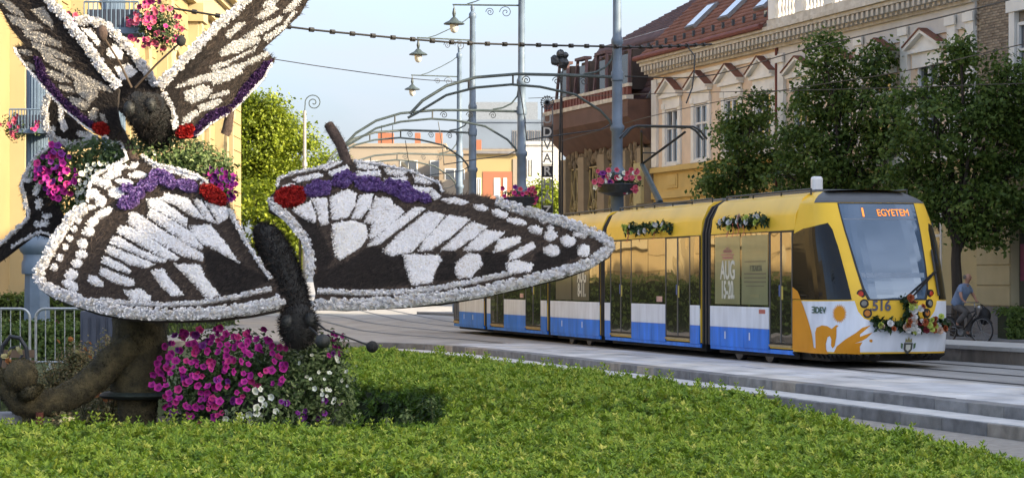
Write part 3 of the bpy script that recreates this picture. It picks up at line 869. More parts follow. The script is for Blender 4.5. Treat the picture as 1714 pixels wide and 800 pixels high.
an = MB(); an.tube(pxs([(518, 548), (528, 556), (536, 566)], 23.9, 23.4), [.012, .01, .009], 6); ao = an.build('antenna', M['black'], bl)
k = MB(); k.ball(at(540, 571, 23.35), (.075, .075, .072), 12, 0, .03); k.build('antenna_knob', M['eye'], ao, True)
# stalked tails of the hind wings
yb = LWg.map(228, 274).y
fur_tube('wing_tail', pxs([(232, 290), (226, 270), (212, 245), (200, 222), (190, 204)], yb + .03, yb + .45), [.055, .055, .055, .06, .05], bl, M['brownstem'], 2600, .035, (.8, .15))
yb = RW.map(578, 275).y
fur_tube('wing_tail', pxs([(585, 285), (578, 265), (570, 242), (560, 225), (550, 209)], yb + .02, yb + .25), [.06, .058, .055, .06, .052], bl, M['brownstem'], 2600, .035, (.6, .2))
# support pole behind the body
sp_ = MB(); sp_.tube([at(502, 380, 25.4), at(503, 560, 25.0)], .016, 6); sp_.build('support_rod', mat('bamboo', (.45, .33, .16), .6), bl)

# ---------------------------------------------------------------- upper butterfly
bu = empty('butterfly_sculpture', (-3.9, 25.6, LOW), 0, 'upper black butterfly with raised cream-celled wings above the green flower basket', 'sculpture', 'flower butterfly sculptures', True)
ur = Wing('wing', bu, (330, 130), 25.7, (0.30, -0.92, 0.18), Z1([(775, 455), (830, 400), (900, 330), (1000, 220), (1100, 130), (1200, 40), (1290, -60), (1440, -200), (1640, -180), (1560, -50), (1500, 60), (1400, 160), (1300, 250), (1340, 278), (1362, 308), (1320, 340), (1302, 400), (1240, 450), (1150, 550), (1050, 620), (970, 690), (880, 695), (850, 650), (840, 580), (775, 510)]), .08)
for pl in ([(855, 448), (950, 402), (1200, 322), (1325, 258), (1330, 280), (1250, 322), (1100, 392), (950, 432)], [(905, 470), (1000, 432), (1045, 460), (1010, 500), (940, 530), (915, 510)], [(1040, 405), (1190, 352), (1198, 368), (1120, 412), (1050, 432)],
           [(1040, 482), (1130, 458), (1130, 475), (1060, 497), (1030, 502)], [(975, 535), (1080, 502), (1097, 516), (1040, 552), (985, 566)], [(900, 600), (960, 555), (982, 575), (940, 612), (893, 642)],
           [(1075, 275), (1150, 212), (1280, 190), (1290, 210), (1180, 270), (1090, 292)], [(1110, 185), (1180, 120), (1212, 125), (1130, 205)], [(1200, 192), (1300, 122), (1395, 82), (1402, 100), (1310, 162), (1230, 202)], [(1262, 92), (1345, 22), (1385, 45), (1300, 102)],
           [(1290, 40), (1400, -60), (1450, -60), (1345, 38)], [(1028, 345), (1150, 302), (1275, 236), (1240, 268), (1050, 368)], [(1300, 195), (1400, 125), (1450, 60), (1478, 50), (1405, 150), (1320, 214)], [(1400, 62), (1470, -10), (1520, -30), (1452, 55)], [(1460, -60), (1520, -140), (1570, -130), (1500, -50)]):
    ur.cell(Z1(pl), 'silver', size=.022, dens=13000)
ur.cell(Z1([(940, 655), (1040, 562), (1140, 532), (1200, 432), (1310, 312), (1352, 298), (1305, 372), (1205, 502), (1130, 572), (1010, 632), (960, 684)]), 'violet', size=.035, h=.03)
ur.cell(E(Z1, 912, 662, 42, 30, -10, .06), 'red', size=.06, h=.05)
ur.rim(Z1([(782, 440), (870, 348), (960, 252), (1060, 152), (1160, 62), (1275, -50), (1420, -190)]), 15, .040)
ur.rim(Z1([(800, 470), (850, 560), (862, 650)]), 9, .03, .9)
ur.rim(Z1([(1345, 315), (1300, 400), (1205, 500), (1140, 565), (1040, 622), (968, 688)]), 4, .022, .8)
ur.fur([Z1([(770, 450), (1000, 250), (1040, 280), (880, 440), (870, 640), (800, 560)])], dirpx=(.7, -.7), base=.36)
ul = Wing('wing', bu, (130, 110), 25.7, (-0.25, -0.94, 0.18), Z1([(600, 450), (540, 370), (440, 240), (350, 120), (260, 20), (190, -70), (100, -180), (-110, -180), (-100, -60), (0, 50), (60, 150), (130, 230), (88, 236), (78, 262), (130, 335), (200, 405), (280, 505), (370, 595), (480, 668), (560, 698), (605, 650), (590, 560), (596, 480)]), .08)
for pl in ([(-40, -40), (40, 0), (120, 70), (130, 95), (50, 62)], [(30, 72), (130, 102), (215, 132), (228, 152), (150, 162), (70, 122)], [(165, 55), (230, 45), (278, 120), (280, 158), (220, 112)], [(118, 155), (220, 172), (322, 226), (328, 252), (220, 222), (150, 202)],
           [(215, 265), (330, 322), (450, 392), (550, 440), (575, 472), (430, 432), (300, 352), (240, 312)], [(165, 212), (260, 247), (372, 302), (382, 322), (270, 292), (180, 247)], [(240, 347), (330, 382), (372, 422), (300, 412), (250, 382)], [(308, 435), (370, 442), (392, 472), (330, 462)],
           [(380, 420), (440, 420), (502, 452), (497, 492), (460, 522), (400, 472)], [(353, 490), (420, 502), (462, 532), (440, 557), (380, 532)], [(455, 572), (480, 540), (502, 552), (492, 612), (460, 597)], [(505, 572), (530, 582), (547, 622), (520, 612)], [(98, 250), (165, 258), (175, 286), (120, 274)], [(130, 310), (178, 330), (188, 360), (150, 342)], [(-60, -130), (20, -110), (110, -30), (90, -20), (0, -60)], [(60, -150), (110, -120), (150, -40), (140, -20), (90, -60)]):
    ul.cell(Z1(pl), 'cream', size=.02, dens=15000)
ul.cell(Z1([(185, 290), (222, 305), (262, 402), (332, 492), (432, 582), (500, 632), (482, 652), (380, 582), (280, 482), (205, 392)]), 'violet', size=.035, h=.03)
ul.cell(E(Z1, 516, 648, 36, 26, 30, .06), 'red', size=.06, h=.05)
ul.rim(Z1([(600, 445), (520, 345), (430, 218), (340, 102), (240, 2), (195, -60), (110, -170)]), 15, .040)
ul.rim(Z1([(85, 245), (95, 275), (150, 350), (230, 440), (330, 550), (440, 640), (550, 692)]), 4, .022, .8)
ul.fur([Z1([(270, 30), (350, 130), (600, 460), (590, 640), (480, 520), (560, 450), (280, 160)])], dirpx=(-.6, -.7), base=.26)
body = fur_tube('body', pxs([(268, 235), (262, 215), (252, 195), (245, 178)], 25.75, 25.35), [.13, .2, .22, .2], bu, M['head'], 3600, .07)
hd = MB(); hd.ball(at(237, 182, 25.2), (.19, .18, .18), 14, 0, .08); ho = hd.build('head', M['head'], bu, True); head_fur(at(237, 182, 25.2), (.19, .18, .18), ho, 1400)
for px, py, r_ in ((217, 182, .085), (252, 176, .08)):
    e = MB(); e.ball(at(px, py, 25.06), (r_ * .8, r_ * .8, r_), 14, 0, .02); eo = e.build('eye', M['eye'], ho, True); head_fur(at(px, py, 24.06 if py > 300 else 25.06), (r_ * .85, r_ * .8, r_), eo, 260)
for p0, p1, p2, kr, mt in (((220, 147), (200, 105), (176, 66), (.06, .055, .085), 'brownstem'), ((226, 147), (262, 108), (297, 76), (.052, .05, .06), 'head')):
    an = MB(); an.tube([at(*p0, 25.1), at(*p1, 25.0), at(*p2, 24.9)], [.013, .011, .01], 6); ao = an.build('antenna', mat('antenna_cane', (.07, .05, .035), .8), bu)
    k = MB(); tip = at(171, 56, 24.88) if mt == 'brownstem' else at(303, 69, 24.88)
    k.ball(tip, kr, 12, 0, .05); k.build('antenna_knob', M[mt], ao, True)
fur_tube('wing_tail', pxs([(385, 180), (383, 200), (380, 218), (376, 226)], ur.map(385, 180).y, ur.map(385, 180).y), [.05, .05, .055, .05], bu, M['brownstem'], 2000, .03, (.8, .15))

# ---------------------------------------------------------------- butterfly behind, mostly hidden
bb_ = empty('butterfly_sculpture', (-4.6, 26.6, LOW), 0, 'rear butterfly mostly hidden, its white rimmed wing arching behind the head of the upper butterfly', 'sculpture', 'flower butterfly sculptures', True)
cw = Wing('wing', bb_, (190, 110), 26.5, (0.2, -0.95, 0.2), Z1([(362, 105), (430, 88), (520, 115), (600, 185), (680, 275), (740, 365), (800, 450), (780, 560), (600, 560), (480, 420), (400, 280)]), .04)
for pl in ([(400, 142), (450, 150), (492, 200), (490, 242), (440, 182)], [(525, 250), (570, 226), (612, 270), (600, 302), (540, 292)], [(565, 342), (640, 326), (682, 362), (640, 392), (600, 402)]):
    cw.cell(Z1(pl))
cw.rim(Z1([(370, 112), (440, 106), (520, 135), (600, 205), (680, 300), (775, 430)]), 14, .040)
cw.fur(dirpx=(.7, .6), base=.25)
cw2 = Wing('wing', bb_, (120, 205), 26.4, (-0.2, -0.95, 0.1), Z1([(235, 470), (290, 470), (340, 560), (420, 640), (500, 690), (470, 730), (330, 740), (250, 700), (215, 640), (210, 560)]), .03)
cw2.cell(Z1([(292, 500), (318, 510), (320, 580), (345, 640), (320, 660), (300, 600)])); cw2.cell(E(Z1, 266, 640, 14, 12)); cw2.cell(E(Z1, 430, 670, 45, 16, 10))
cw2.rim(Z1([(240, 475), (225, 560), (235, 640), (280, 700), (350, 722), (440, 715), (490, 690)]), 12, .036)
cw2.fur(dirpx=(.3, .8), base=.2)
cw3 = Wing('wing', bb_, (70, 340), 26.0, (-0.25, -0.95, 0.15), Z2([(190, 178), (250, 128), (330, 150), (320, 250), (300, 450), (330, 500), (330, 590), (300, 600), (180, 570), (125, 610), (0, 700), (-60, 730), (-60, 660), (0, 615), (70, 555), (140, 490), (112, 360), (100, 322), (140, 245), (155, 215)]), .02)
for c in ((150, 300, 22, 14), (190, 350, 14, 30, 20), (200, 420, 16, 26), (215, 520, 45, 12, -5), (240, 480, 24, 12), (150, 270, 20, 12), (180, 235, 14, 20)):
    cw3.cell(E(Z2, *c), size=.03)
cw3.rim(Z2([(250, 138), (195, 185), (165, 220), (150, 250), (112, 325), (130, 380), (150, 490), (75, 560), (0, 622), (-55, 665)]), 6, .03, .9)
cw3.rim(Z2([(300, 592), (210, 560), (130, 595), (60, 640)]), 5, .026, .9)
cw3.fur(dirpx=(-.3, .8), base=.1)

# ---------------------------------------------------------------- moss covered trunk with curled caterpillar arm
M['moss'] = mat('dark_moss', (0.022, 0.021, 0.012), 0.95, 0.5, 9, 1.0, bscale=40, c2=(0.10, 0.082, 0.040))
tk = empty('moss_trunk', (-3.9, 25.1, LOW), 0, 'dark moss covered trunk with a curled caterpillar arm holding a ball', 'sculpture', None, True)
def lump_tube(name, path, radii, parent, n=18, jit=.025, sub=4):
    P, Rr = [], []
    for i in range(len(path) - 1):
        for k in range(sub):
            t = k / sub
            P.append(Vector(path[i]).lerp(Vector(path[i + 1]), t)); Rr.append((radii[i] + (radii[i + 1] - radii[i]) * t) * random.uniform(1 - jit, 1 + jit))
    P.append(Vector(path[-1])); Rr.append(radii[-1])
    m = MB(); m.tube(P, Rr, n)
    m.v = [tuple(c + random.uniform(-.005, .005) for c in v) for v in m.v]
    o = m.build(name, M['moss'], parent, True)
    # tufts of moss
    A = np.array([tuple(v) for v in m.v]); C = np.repeat(np.array([tuple(p) for p in P]), n, axis=0)
    rep = 22
    A2 = np.repeat(A, rep, 0) + rng.normal(0, .05, (len(A) * rep, 3)); C2 = np.repeat(C, rep, 0)
    N = A2 - C2
    N /= np.maximum(np.linalg.norm(N, axis=1, keepdims=True), 1e-6)
    rad = np.linalg.norm(np.repeat(A, rep, 0) - C2, axis=1, keepdims=True)
    A2 = C2 + N * rad * rng.uniform(.97, 1.01, (len(A2), 1))
    f = scatter('moss_tufts', [(-.22, 0, 0), (.22, 0, 0), (0, .4, .7)], [(0, 1, 2)], A2, N + rand_dirs(len(N)) * .7, rng.uniform(.010, .026, len(N)), M['mosst'], o, np.clip(.45 + .3 * np.sin(A2[:, 0] * 9 + 2 * np.sin(A2[:, 2] * 7)) + rng.normal(0, .16, len(N)), 0, 1))
    tag(f, kind='stuff')
    return o
M['mosst'] = leafmat('moss_tuft', [(0.016, 0.016, 0.010), (0.036, 0.034, 0.018), (0.072, 0.062, 0.030), (0.12, 0.095, 0.048)], .95, 0, .1)
lump_tube('trunk', [at(236, 470, 25.2), at(234, 560, 25.0), at(232, 620, 25.0), at(232, 656, 25.0)], [.26, .29, .30, .29], tk)
lump_tube('trunk_base', [at(230, 664, 25.0), at(230, 700, 25.0), at(230, 740, 25.0), at(230, 790, 25.0)], [.22, .2, .22, .28], tk)
rg = MB(); rg.lathe([(.25, -.04), (.36, -.03), (.40, 0.0), (.36, .035), (.25, .04)], at(230, 661, 25.0), 18); rg.build('trunk_ring', mat('green_metal_ring', (.018, .028, .024), .7, .4, 12, .3), tk, True)
lump_tube('caterpillar_arm', [at(226, 575, 24.8), at(192, 600, 24.75), at(165, 628, 24.7), at(135, 652, 24.65), at(98, 670, 24.6), at(62, 678, 24.55), at(34, 674, 24.5), at(16, 655, 24.5), at(6, 632, 24.5), at(-14, 622, 24.5)], [.14, .15, .155, .15, .145, .14, .13, .115, .09, .065], tk)
bm_ = MB(); bm_.ball(at(35, 628, 24.42), (.172, .17, .17), 18, 0, .03); bo = bm_.build('moss_ball', M['moss'], tk, True)
_d = rand_dirs(1500); tag(scatter('moss_tufts', [(-.22, 0, 0), (.22, 0, 0), (0, .4, .7)], [(0, 1, 2)], np.array(tuple(at(35, 628, 24.42)))[None] + _d * .17, _d + rand_dirs(1500) * .7, rng.uniform(.010, .024, 1500), M['mosst'], bo, np.clip(rng.normal(.6, .2, 1500), 0, 1)), kind='stuff')
lump_tube('leaf_lobe', [at(38, 662, 24.35), at(52, 657, 24.3), at(68, 648, 24.3)], [.05, .075, .03], tk)
st_ = MB(); st_.tube([at(66, 690, 24.4), at(66, 720, 24.4)], .04, 8); st_.build('support_stub', mat('rust_stub', (.11, .03, .018), .8), tk)
# ================================================================== petunia planters and bed flowers
M['leaf_pet'] = leafmat('petunia_leaf', [(0.022, 0.045, 0.014), (0.055, 0.105, 0.030), (0.105, 0.165, 0.048), (0.18, 0.24, 0.09)], .55, .25)
def petmat(name, rim_c, mid_c, throat):
    m, n, l, p = _m(name)
    tc = n.new('ShaderNodeTexCoord'); ln = n.new('ShaderNodeVectorMath'); ln.operation = 'LENGTH'
    l.new(tc.outputs['Object'], ln.inputs[0])
    mp = n.new('ShaderNodeMapRange'); mp.inputs['From Max'].default_value = .046
    l.new(ln.outputs['Value'], mp.inputs['Value'])
    rp = n.new('ShaderNodeValToRGB'); e = rp.color_ramp.elements
    e[0].position = .18; e[0].color = (*throat, 1); e[1].position = .95; e[1].color = (*rim_c, 1); q = e.new(.48); q.color = (*mid_c, 1)
    l.new(mp.outputs['Result'], rp.inputs['Fac']); l.new(rp.outputs['Color'], p.inputs['Base Color'])
    p.inputs['Roughness'].default_value = .6; p.inputs['Specular IOR Level'].default_value = .2
    return m
M['pet'] = {'magenta': petmat('magenta_petunia', (.42, .030, .27), (.34, .018, .22), (.05, .004, .05)),
            'pink': petmat('pink_petunia', (.52, .05, .25), (.42, .03, .17), (.10, .008, .05)),
            'violet': petmat('violet_petunia', (.20, .035, .26), (.13, .016, .17), (.03, .002, .04)),
            'white': petmat('white_petunia', (.76, .77, .72), (.66, .70, .60), (.42, .48, .25)),
            'geranium': petmat('pink_geranium', (.55, .14, .22), (.46, .07, .12), (.30, .03, .05))}
def petunia_mesh(kind):
    m = MB(); n = 10; V = [(0, 0, -.030)]
    for j in range(n):
        a = 2 * math.pi * j / n; V.append((.012 * math.cos(a), .012 * math.sin(a), -.008))
    for j in range(n):
        a = 2 * math.pi * j / n; r_ = .043 if j % 2 == 0 else .036
        V.append((r_ * math.cos(a), r_ * math.sin(a), .006 if j % 2 == 0 else -.006))
    Fc = [(0, 1 + (j + 1) % n, 1 + j) for j in range(n)] + [(1 + j, 1 + (j + 1) % n, 11 + (j + 1) % n, 11 + j) for j in range(n)]
    m.add(V, [tuple(reversed(f)) for f in Fc])
    return m.mesh('petunia_bloom', M['pet'][kind], True)
PET = {k: petunia_mesh(k) for k in M['pet']}
def bloom(kind, p, nrm, s, parent, name='petunia'):
    o = link(name, PET[kind], parent)
    q = Vector(nrm).normalized().to_track_quat('Z', 'Y')
    o.rotation_euler = (q @ Vector((0, 0, 1)).rotation_difference(Vector((0, 0, 1)))).to_euler()
    o.location = p; o.scale = (s, s, s)
    return o
LEAF = ([(0, 0, 0), (.26, .5, .10), (0, 1, -.08), (-.26, .5, .10)], [(0, 1, 2), (0, 2, 3)])
def foliage(name, blobs, n, size, parent, m, shell=.55, tint=(.42, .22), squash=None):
    """leaf clumps through ellipsoids: (centre, radii)"""
    vol = np.array([r_[0] * r_[1] * r_[2] for c, r_ in blobs]) ** .67
    k = rng.choice(len(blobs), n, p=vol / vol.sum())
    d = rand_dirs(n); rr = (shell + (1 - shell) * rng.random(n)) ** 1.0
    rr *= rng.uniform(.9, 1.12, n)
    C = np.array([tuple(b[0]) for b in blobs])[k]; Rr = np.array([tuple(b[1]) for b in blobs])[k]
    P = C + d * Rr * rr[:, None]
    N = d * .8 + rand_dirs(n) * .7 + np.array([[0, -.1, .35]])
    o = scatter(name, *LEAF, P, N, rng.uniform(.65, 1.25, n) * size, m, parent, np.clip(rng.normal(*tint, n), 0, 1), spread=.06)
    return tag(o, kind='stuff')

# lower planter
lp = empty('petunia_planter', (-2.7, 24.9, LOW), 0, 'lower planter overflowing with magenta petunias under the large butterfly', 'planter', None, True)
Yp = 24.85
pot = MB(); pot.lathe([(.30, LOW - .0), (.42, .1), (.5, .35), (.46, .42)], (at(420, 640, Yp).x, Yp, 0), 18); pot.build('pot', mat('planter_mesh', (.02, .025, .018), .9), lp, True)
def pb(px, py, rx, ry, Y=Yp, depth=None):
    s_ = Y / F; return (at(px, py, Y), (rx * s_, (depth or rx * .8) * s_, ry * s_))
foliage('foliage', [pb(385, 605, 105, 62), pb(430, 655, 145, 75), pb(510, 645, 90, 72), pb(345, 660, 80, 70), pb(545, 590, 45, 40), pb(450, 720, 160, 60), pb(330, 720, 70, 50)], 11500, .062, lp, M['leaf_pet'], .5, (.36, .2))
M['leaf_light'] = leafmat('pale_trailing_leaf', [(0.05, 0.085, 0.03), (0.12, 0.18, 0.06), (0.21, 0.28, 0.11), (0.34, 0.40, 0.20)], .55, .3)
foliage('trailing_foliage', [pb(520, 600, 62, 45, Yp - .25), pb(545, 650, 58, 62, Yp - .3), pb(490, 660, 70, 55, Yp - .35), pb(430, 690, 80, 35, Yp - .45), pb(565, 690, 40, 45, Yp - .2)], 2600, .055, lp, M['leaf_light'], .7, (.45, .25))
blo = []
def blooms(parent, n, region, kinds, Y, depthfn, s=(.7, 1.2), name='petunia'):
    c = 0; tries = 0
    pts = []
    while c < n and tries < n * 60:
        tries += 1
        xs = [p[0] for p in region]; ys = [p[1] for p in region]
        x, y = random.uniform(min(xs), max(xs)), random.uniform(min(ys), max(ys))
        if not inside(np.array([[x, y]]), region)[0]: continue
        if any((x - a) ** 2 + (y - b) ** 2 < 22 for a, b in pts): continue
        pts.append((x, y))
        p = at(x, y, depthfn(x, y))
        nr_ = Vector((random.gauss(0, .65), -1, random.gauss(.2, .55)))
        bloom(random.choice(kinds), p, nr_, random.uniform(*s), parent, name); c += 1
def dome(cx, cy, rx, ry, Y, dep):
    return lambda x, y: Y - dep * math.sqrt(max(.02, 1 - min(.98, ((x - cx) / rx) ** 2 + ((y - cy) / ry) ** 2))) + random.uniform(-.03, .05)
dl = dome(420, 645, 185, 110, Yp, .78)
blooms(lp, 165, [(265, 590), (300, 550), (400, 545), (440, 550), (480, 575), (490, 610), (470, 640), (420, 655), (395, 680), (345, 710), (300, 705), (260, 670), (252, 640)], ['magenta'] * 6 + ['pink'] * 2 + ['violet'], Yp, dl)
blooms(lp, 14, [(545, 555), (575, 560), (575, 590), (550, 595)], ['magenta', 'violet'], Yp, dl, (.6, .9))
blooms(lp, 26, [(500, 570), (560, 575), (590, 640), (560, 690), (500, 640)], ['white'], Yp, dl, (.4, .7))
blooms(lp, 16, [(365, 660), (480, 640), (480, 710), (370, 715)], ['white'], Yp, dl, (.8, 1.1))
blooms(lp, 10, [(470, 670), (570, 665), (580, 700), (480, 705)], ['violet'], Yp, dl, (.7, .9))
# upper planter
up = empty('petunia_planter', (-3.9, 26.1, LOW), 0, 'upper green flower basket with petunias between the two stacked butterflies', 'planter', None, True)
Yu = 26.15
foliage('trailing_foliage', [pb(265, 255, 95, 34, Yu - .2), pb(335, 275, 55, 35, Yu - .2), pb(150, 300, 25, 50, Yu - .3)], 1800, .05, up, M['leaf_light'], .7, (.35, .25))
foliage('foliage', [pb(250, 268, 125, 42, Yu), pb(330, 285, 62, 48, Yu), pb(165, 265, 60, 40, Yu), pb(95, 290, 45, 50, Yu - .1), pb(120, 330, 40, 60, Yu - .1), pb(160, 330, 35, 60, Yu), pb(375, 300, 25, 45, Yu), pb(250, 330, 140, 60, Yu)], 10500, .06, up, M['leaf_pet'], .5, (.50, .22))
du = dome(235, 300, 185, 95, Yu, .62)
blooms(up, 52, [(60, 265), (85, 240), (112, 245), (128, 290), (120, 325), (95, 345), (70, 320), (55, 290)], ['magenta'] * 5 + ['pink', 'violet'], Yu, dome(95, 295, 55, 70, Yu - .15, .45))
blooms(up, 34, [(330, 280), (350, 275), (392, 290), (398, 330), (385, 345), (360, 315)], ['magenta'] * 3 + ['violet'] * 2, Yu, dome(375, 310, 45, 55, Yu - .1, .3), (.6, .95))
blooms(up, 46, [(120, 300), (150, 270), (185, 275), (170, 300), (160, 345), (130, 350)], ['white'], Yu, du, (.5, .8))
blooms(up, 12, [(180, 225), (200, 228), (260, 255), (250, 270), (190, 260)], ['white'], Yu, du, (.5, .8))
pot = MB(); pot.lathe([(.12, LOW), (.12, 2.2), (.6, 2.55), (.55, 2.62)], (at(235, 300, Yu).x, Yu + .15, 0), 16); pot.build('pot', mat('planter_stand', (.02, .025, .018), .9), up, True)

# roses and low shrubs of the bed, left
M['rose_leaf'] = leafmat('rose_leaf', [(0.05, 0.06, 0.02), (0.12, 0.12, 0.045), (0.20, 0.16, 0.07), (0.30, 0.19, 0.10)], .6, .2)
M['rose_y'] = leafmat('yellow_rose_petal', [(.55, .46, .16), (.68, .60, .30), (.72, .68, .45)], .6, .2)
M['rose_o'] = leafmat('orange_rose_petal', [(.45, .13, .03), (.55, .24, .08), (.60, .36, .16)], .6, .2)
def rose_mesh(m):
    m_ = MB()
    for lay, (rad, tilt, nn) in enumerate(((.05, 20, 6), (.04, 45, 5), (.025, 70, 4))):
        for i in range(nn):
            a = 2 * math.pi * i / nn + lay * .5; e = R(tilt)
            d = Vector((math.cos(a) * math.cos(e), math.sin(a) * math.cos(e), math.sin(e))); t = Vector((-math.sin(a), math.cos(a), 0)) * rad * .6
            m_.add([(0, 0, 0), d * rad * .7 + t, d * rad * 1.1, d * rad * .7 - t], [(0, 1, 2, 3)])
    me = m_.mesh('rose_head', m); at_ = me.attributes.new('tint', 'FLOAT', 'POINT')
    at_.data.foreach_set('value', [random.random() for _ in me.vertices]); return me
ROSE = {'y': rose_mesh(M['rose_y']), 'o': rose_mesh(M['rose_o'])}
def rose_bush(px, py_top, py_bot, w, Y, label, heads, n, z0):
    root = empty('rose_bush', (at(px, 500, Y).x, Y, z0), 0, label, 'rose bush', 'rose bushes of the bed')
    s_ = Y / F; h = (py_bot - py_top) * s_; ww = w * s_ / 2
    zt = at(px, py_top, Y).z - z0
    foliage('foliage', [((random.uniform(-ww, ww) * .7, random.uniform(-.25, .25), zt * random.uniform(.15, .82)), (ww * .6, .25, zt * .25)) for _ in range(14)], n * 3, .042, root, M['rose_leaf'], .2, (.45, .25))
    st = MB()
    for i in range(9):
        a = random.uniform(-ww, ww); st.tube([(a * .3, random.uniform(-.1, .1), 0), (a * .7, random.uniform(-.2, .1), zt * .5), (a, random.uniform(-.25, .1), zt * random.uniform(.7, .98))], [.008, .006, .004], 5)
    st.build('stems', mat('rose_stem', (.05, .045, .02), .8), root)
    for hx, hy, kd, s in heads:
        p = at(hx, hy, Y - .28); o = link('rose', ROSE[kd], root); o.location = (p.x - root.location.x, p.y - root.location.y, p.z - z0)
        o.rotation_euler = (R(random.uniform(30, 70)), R(random.uniform(-25, 25)), random.uniform(0, 6)); o.scale = (s, s, s)
rose_bush(40, 600, 640, 55, 27, 'bush with cream roses rising behind the moss ball', [(18, 592, 'y', 1.1), (30, 588, 'y', 1.2), (14, 606, 'o', 1), (8, 598, 'y', 1)], 900, LOW)
rose_bush(120, 572, 690, 120, 29, 'brownish rose bush with peach buds behind the curled moss arm', [(97, 572, 'o', .7), (118, 568, 'o', .7), (128, 590, 'y', .8), (142, 585, 'o', .7), (88, 654, 'o', .7), (150, 598, 'o', .6)], 3200, LOW)
rose_bush(165, 640, 720, 70, 26.4, 'rose bush with yellow and orange blooms beside the moss trunk', [(166, 683, 'y', 1.15), (172, 695, 'y', 1.1), (178, 686, 'y', 1.0), (150, 701, 'y', 1.15), (165, 662, 'o', 1), (174, 668, 'o', .9), (186, 668, 'o', .8)], 2600, LOW)
rose_bush(110, 685, 730, 60, 24.2, 'small rose bush with pale yellow blooms under the curled moss arm', [(108, 706, 'y', 1.2), (118, 706, 'y', 1.1)], 1500, LOW)
rose_bush(185, 560, 640, 60, 30, 'thin reddish rose bush between barrier and moss trunk', [(150, 575, 'o', .6)], 1500, LOW)
# little plants in the dark gap beside the planter
def weed(px, py, Y, label, red=False):
    root = empty('bedding_plant', (at(px, 500, Y).x, Y, LOW), 0, label, 'plant', 'small plants in the gap')
    zt = at(px, py, Y).z - LOW
    st = MB(); st.tube([(0, 0, 0), (.02, -.01, zt * .5), (.0, -.02, zt)], [.012, .01, .006] if not red else [.03, .03, .02], 6)
    st.build('stem', mat('weed_stem', (.16, .05, .03) if red else (.10, .13, .04), .8), root)
    foliage('foliage', [((0, 0, zt * .9), (.10, .08, .09))], 60 if not red else 16, .05, root, M['leaf_pet'], .2, (.8, .15))
weed(722, 668, 25.4, 'single tall pale green plant in the dark gap of the hedge')
weed(680, 690, 24.6, 'short pale seedling in the dark gap of the hedge')
weed(646, 698, 24.2, 'reddish brown stub standing in the dark gap of the hedge', True)
# ================================================================== tram
M['ty'] = mat('tram_yellow', (0.86, 0.54, 0.05), 0.4, 0.10, 1.1, detail=9, coat=.08, spec=.25)
M['tw'] = mat('tram_white', (0.74, 0.79, 0.88), 0.4, 0.13, 1.6, stretch=(2.5, 2.5, .7), detail=9, coat=.08, spec=.3)
M['tb'] = mat('tram_blue', (0.018, 0.20, 0.80), 0.4, 0.22, 1.6, stretch=(2.5, 2.5, .7), detail=9, coat=.06, spec=.25)
M['to'] = mat('tram_orange', (0.68, 0.28, 0.018), 0.4, 0.05, 2.5, coat=.05, spec=.25)
M['tg'] = mat('tram_grey', (0.085, 0.09, 0.095), 0.5, 0.15, 3)
M['tdark'] = mat('tram_underframe', (0.012, 0.012, 0.013), 0.7, 0.3, 3)
M['sill'] = mat('door_sill', (0.36, 0.27, 0.14), 0.5, 0.2, 4)
M['glass'] = glassmat('tram_side_glass', (0.016, 0.014, 0.012), .36, (1.0, .94, .84), .015, .12)
M['screen'] = glassmat('tram_windscreen', (0.045, 0.082, 0.140), .10, (.62, .80, 1.0), .03)
M['cabglass'] = glassmat('cab_glass', (0.006, 0.007, 0.008), .02, (.9, .95, 1.0), .02)
M['poster'] = mat('window_poster', (0.20, 0.22, 0.115), 0.35, 0.12, 2.5, coat=.6)
M['poster_dark'] = mat('window_poster_dark', (0.055, 0.055, 0.05), 0.35, 0.15, 2.5, coat=.6)
M['print'] = mat('pale_print', (0.62, 0.62, 0.55), 0.5, .05)
M['print_dim'] = mat('dim_print', (0.085, 0.095, 0.07), 0.5, .05)
M['led'] = emit('orange_led', (1.0, .27, .03), .22)
M['lred'] = mat('red_lamp', (.50, .03, .015), .2, .1, coat=.6)
M['lamber'] = mat('amber_lamp', (.50, .17, .02), .2, .1, coat=.6)
M['lclear'] = mat('clear_lamp', (.22, .22, .2), .15, .2, coat=.6)
HW = 1.325
tram = empty('tram', (5.28, 50.34, 0), 0, 'yellow white and blue articulated tram number 516 running along the street', 'tram')

def frame2(origin, ang):
    """module frame: u forward, v to the visible left side"""
    f = Vector((math.sin(ang), -math.cos(ang), 0)); n = Vector((-math.cos(ang), -math.sin(ang), 0))
    o = Vector((origin[0], origin[1], 0)) - n * HW            # centre line
    base = Vector(tram.location)
    return lambda u, v, z: o + f * u + n * v + Vector((0, 0, z)) - base
def tbox(fr, u0, u1, v0, v1, z0, z1, m=None):
    m = m or MB()
    vs = [fr(u, v, z) for z in (z0, z1) for u, v in ((u0, v0), (u1, v0), (u1, v1), (u0, v1))]
    m.add(vs, [(0, 1, 2, 3), (7, 6, 5, 4), (4, 5, 1, 0), (5, 6, 2, 1), (6, 7, 3, 2), (7, 4, 0, 3)])
    return m
PROF = [(1.30, .30), (1.312, 1.0), (1.312, 2.50), (1.312, 2.545), (1.295, 2.60), (1.27, 2.85), (1.262, 2.87), (1.13, 3.16), (1.0, 3.25), (.85, 3.28)]
def shell(fr, u0, u1, mats, name='body_shell'):
    prof = PROF + [(-v, z) for v, z in reversed(PROF)]
    m = MB(); k = len(prof)
    vs = [fr(u0, v, z) for v, z in prof] + [fr(u1, v, z) for v, z in prof]
    m.add(vs, [(i, i + k, (i + 1) % k + k, (i + 1) % k) for i in range(k)] + [tuple(range(k)), tuple(range(2 * k - 1, k - 1, -1))])
    return m.build(name, mats, tram, True)
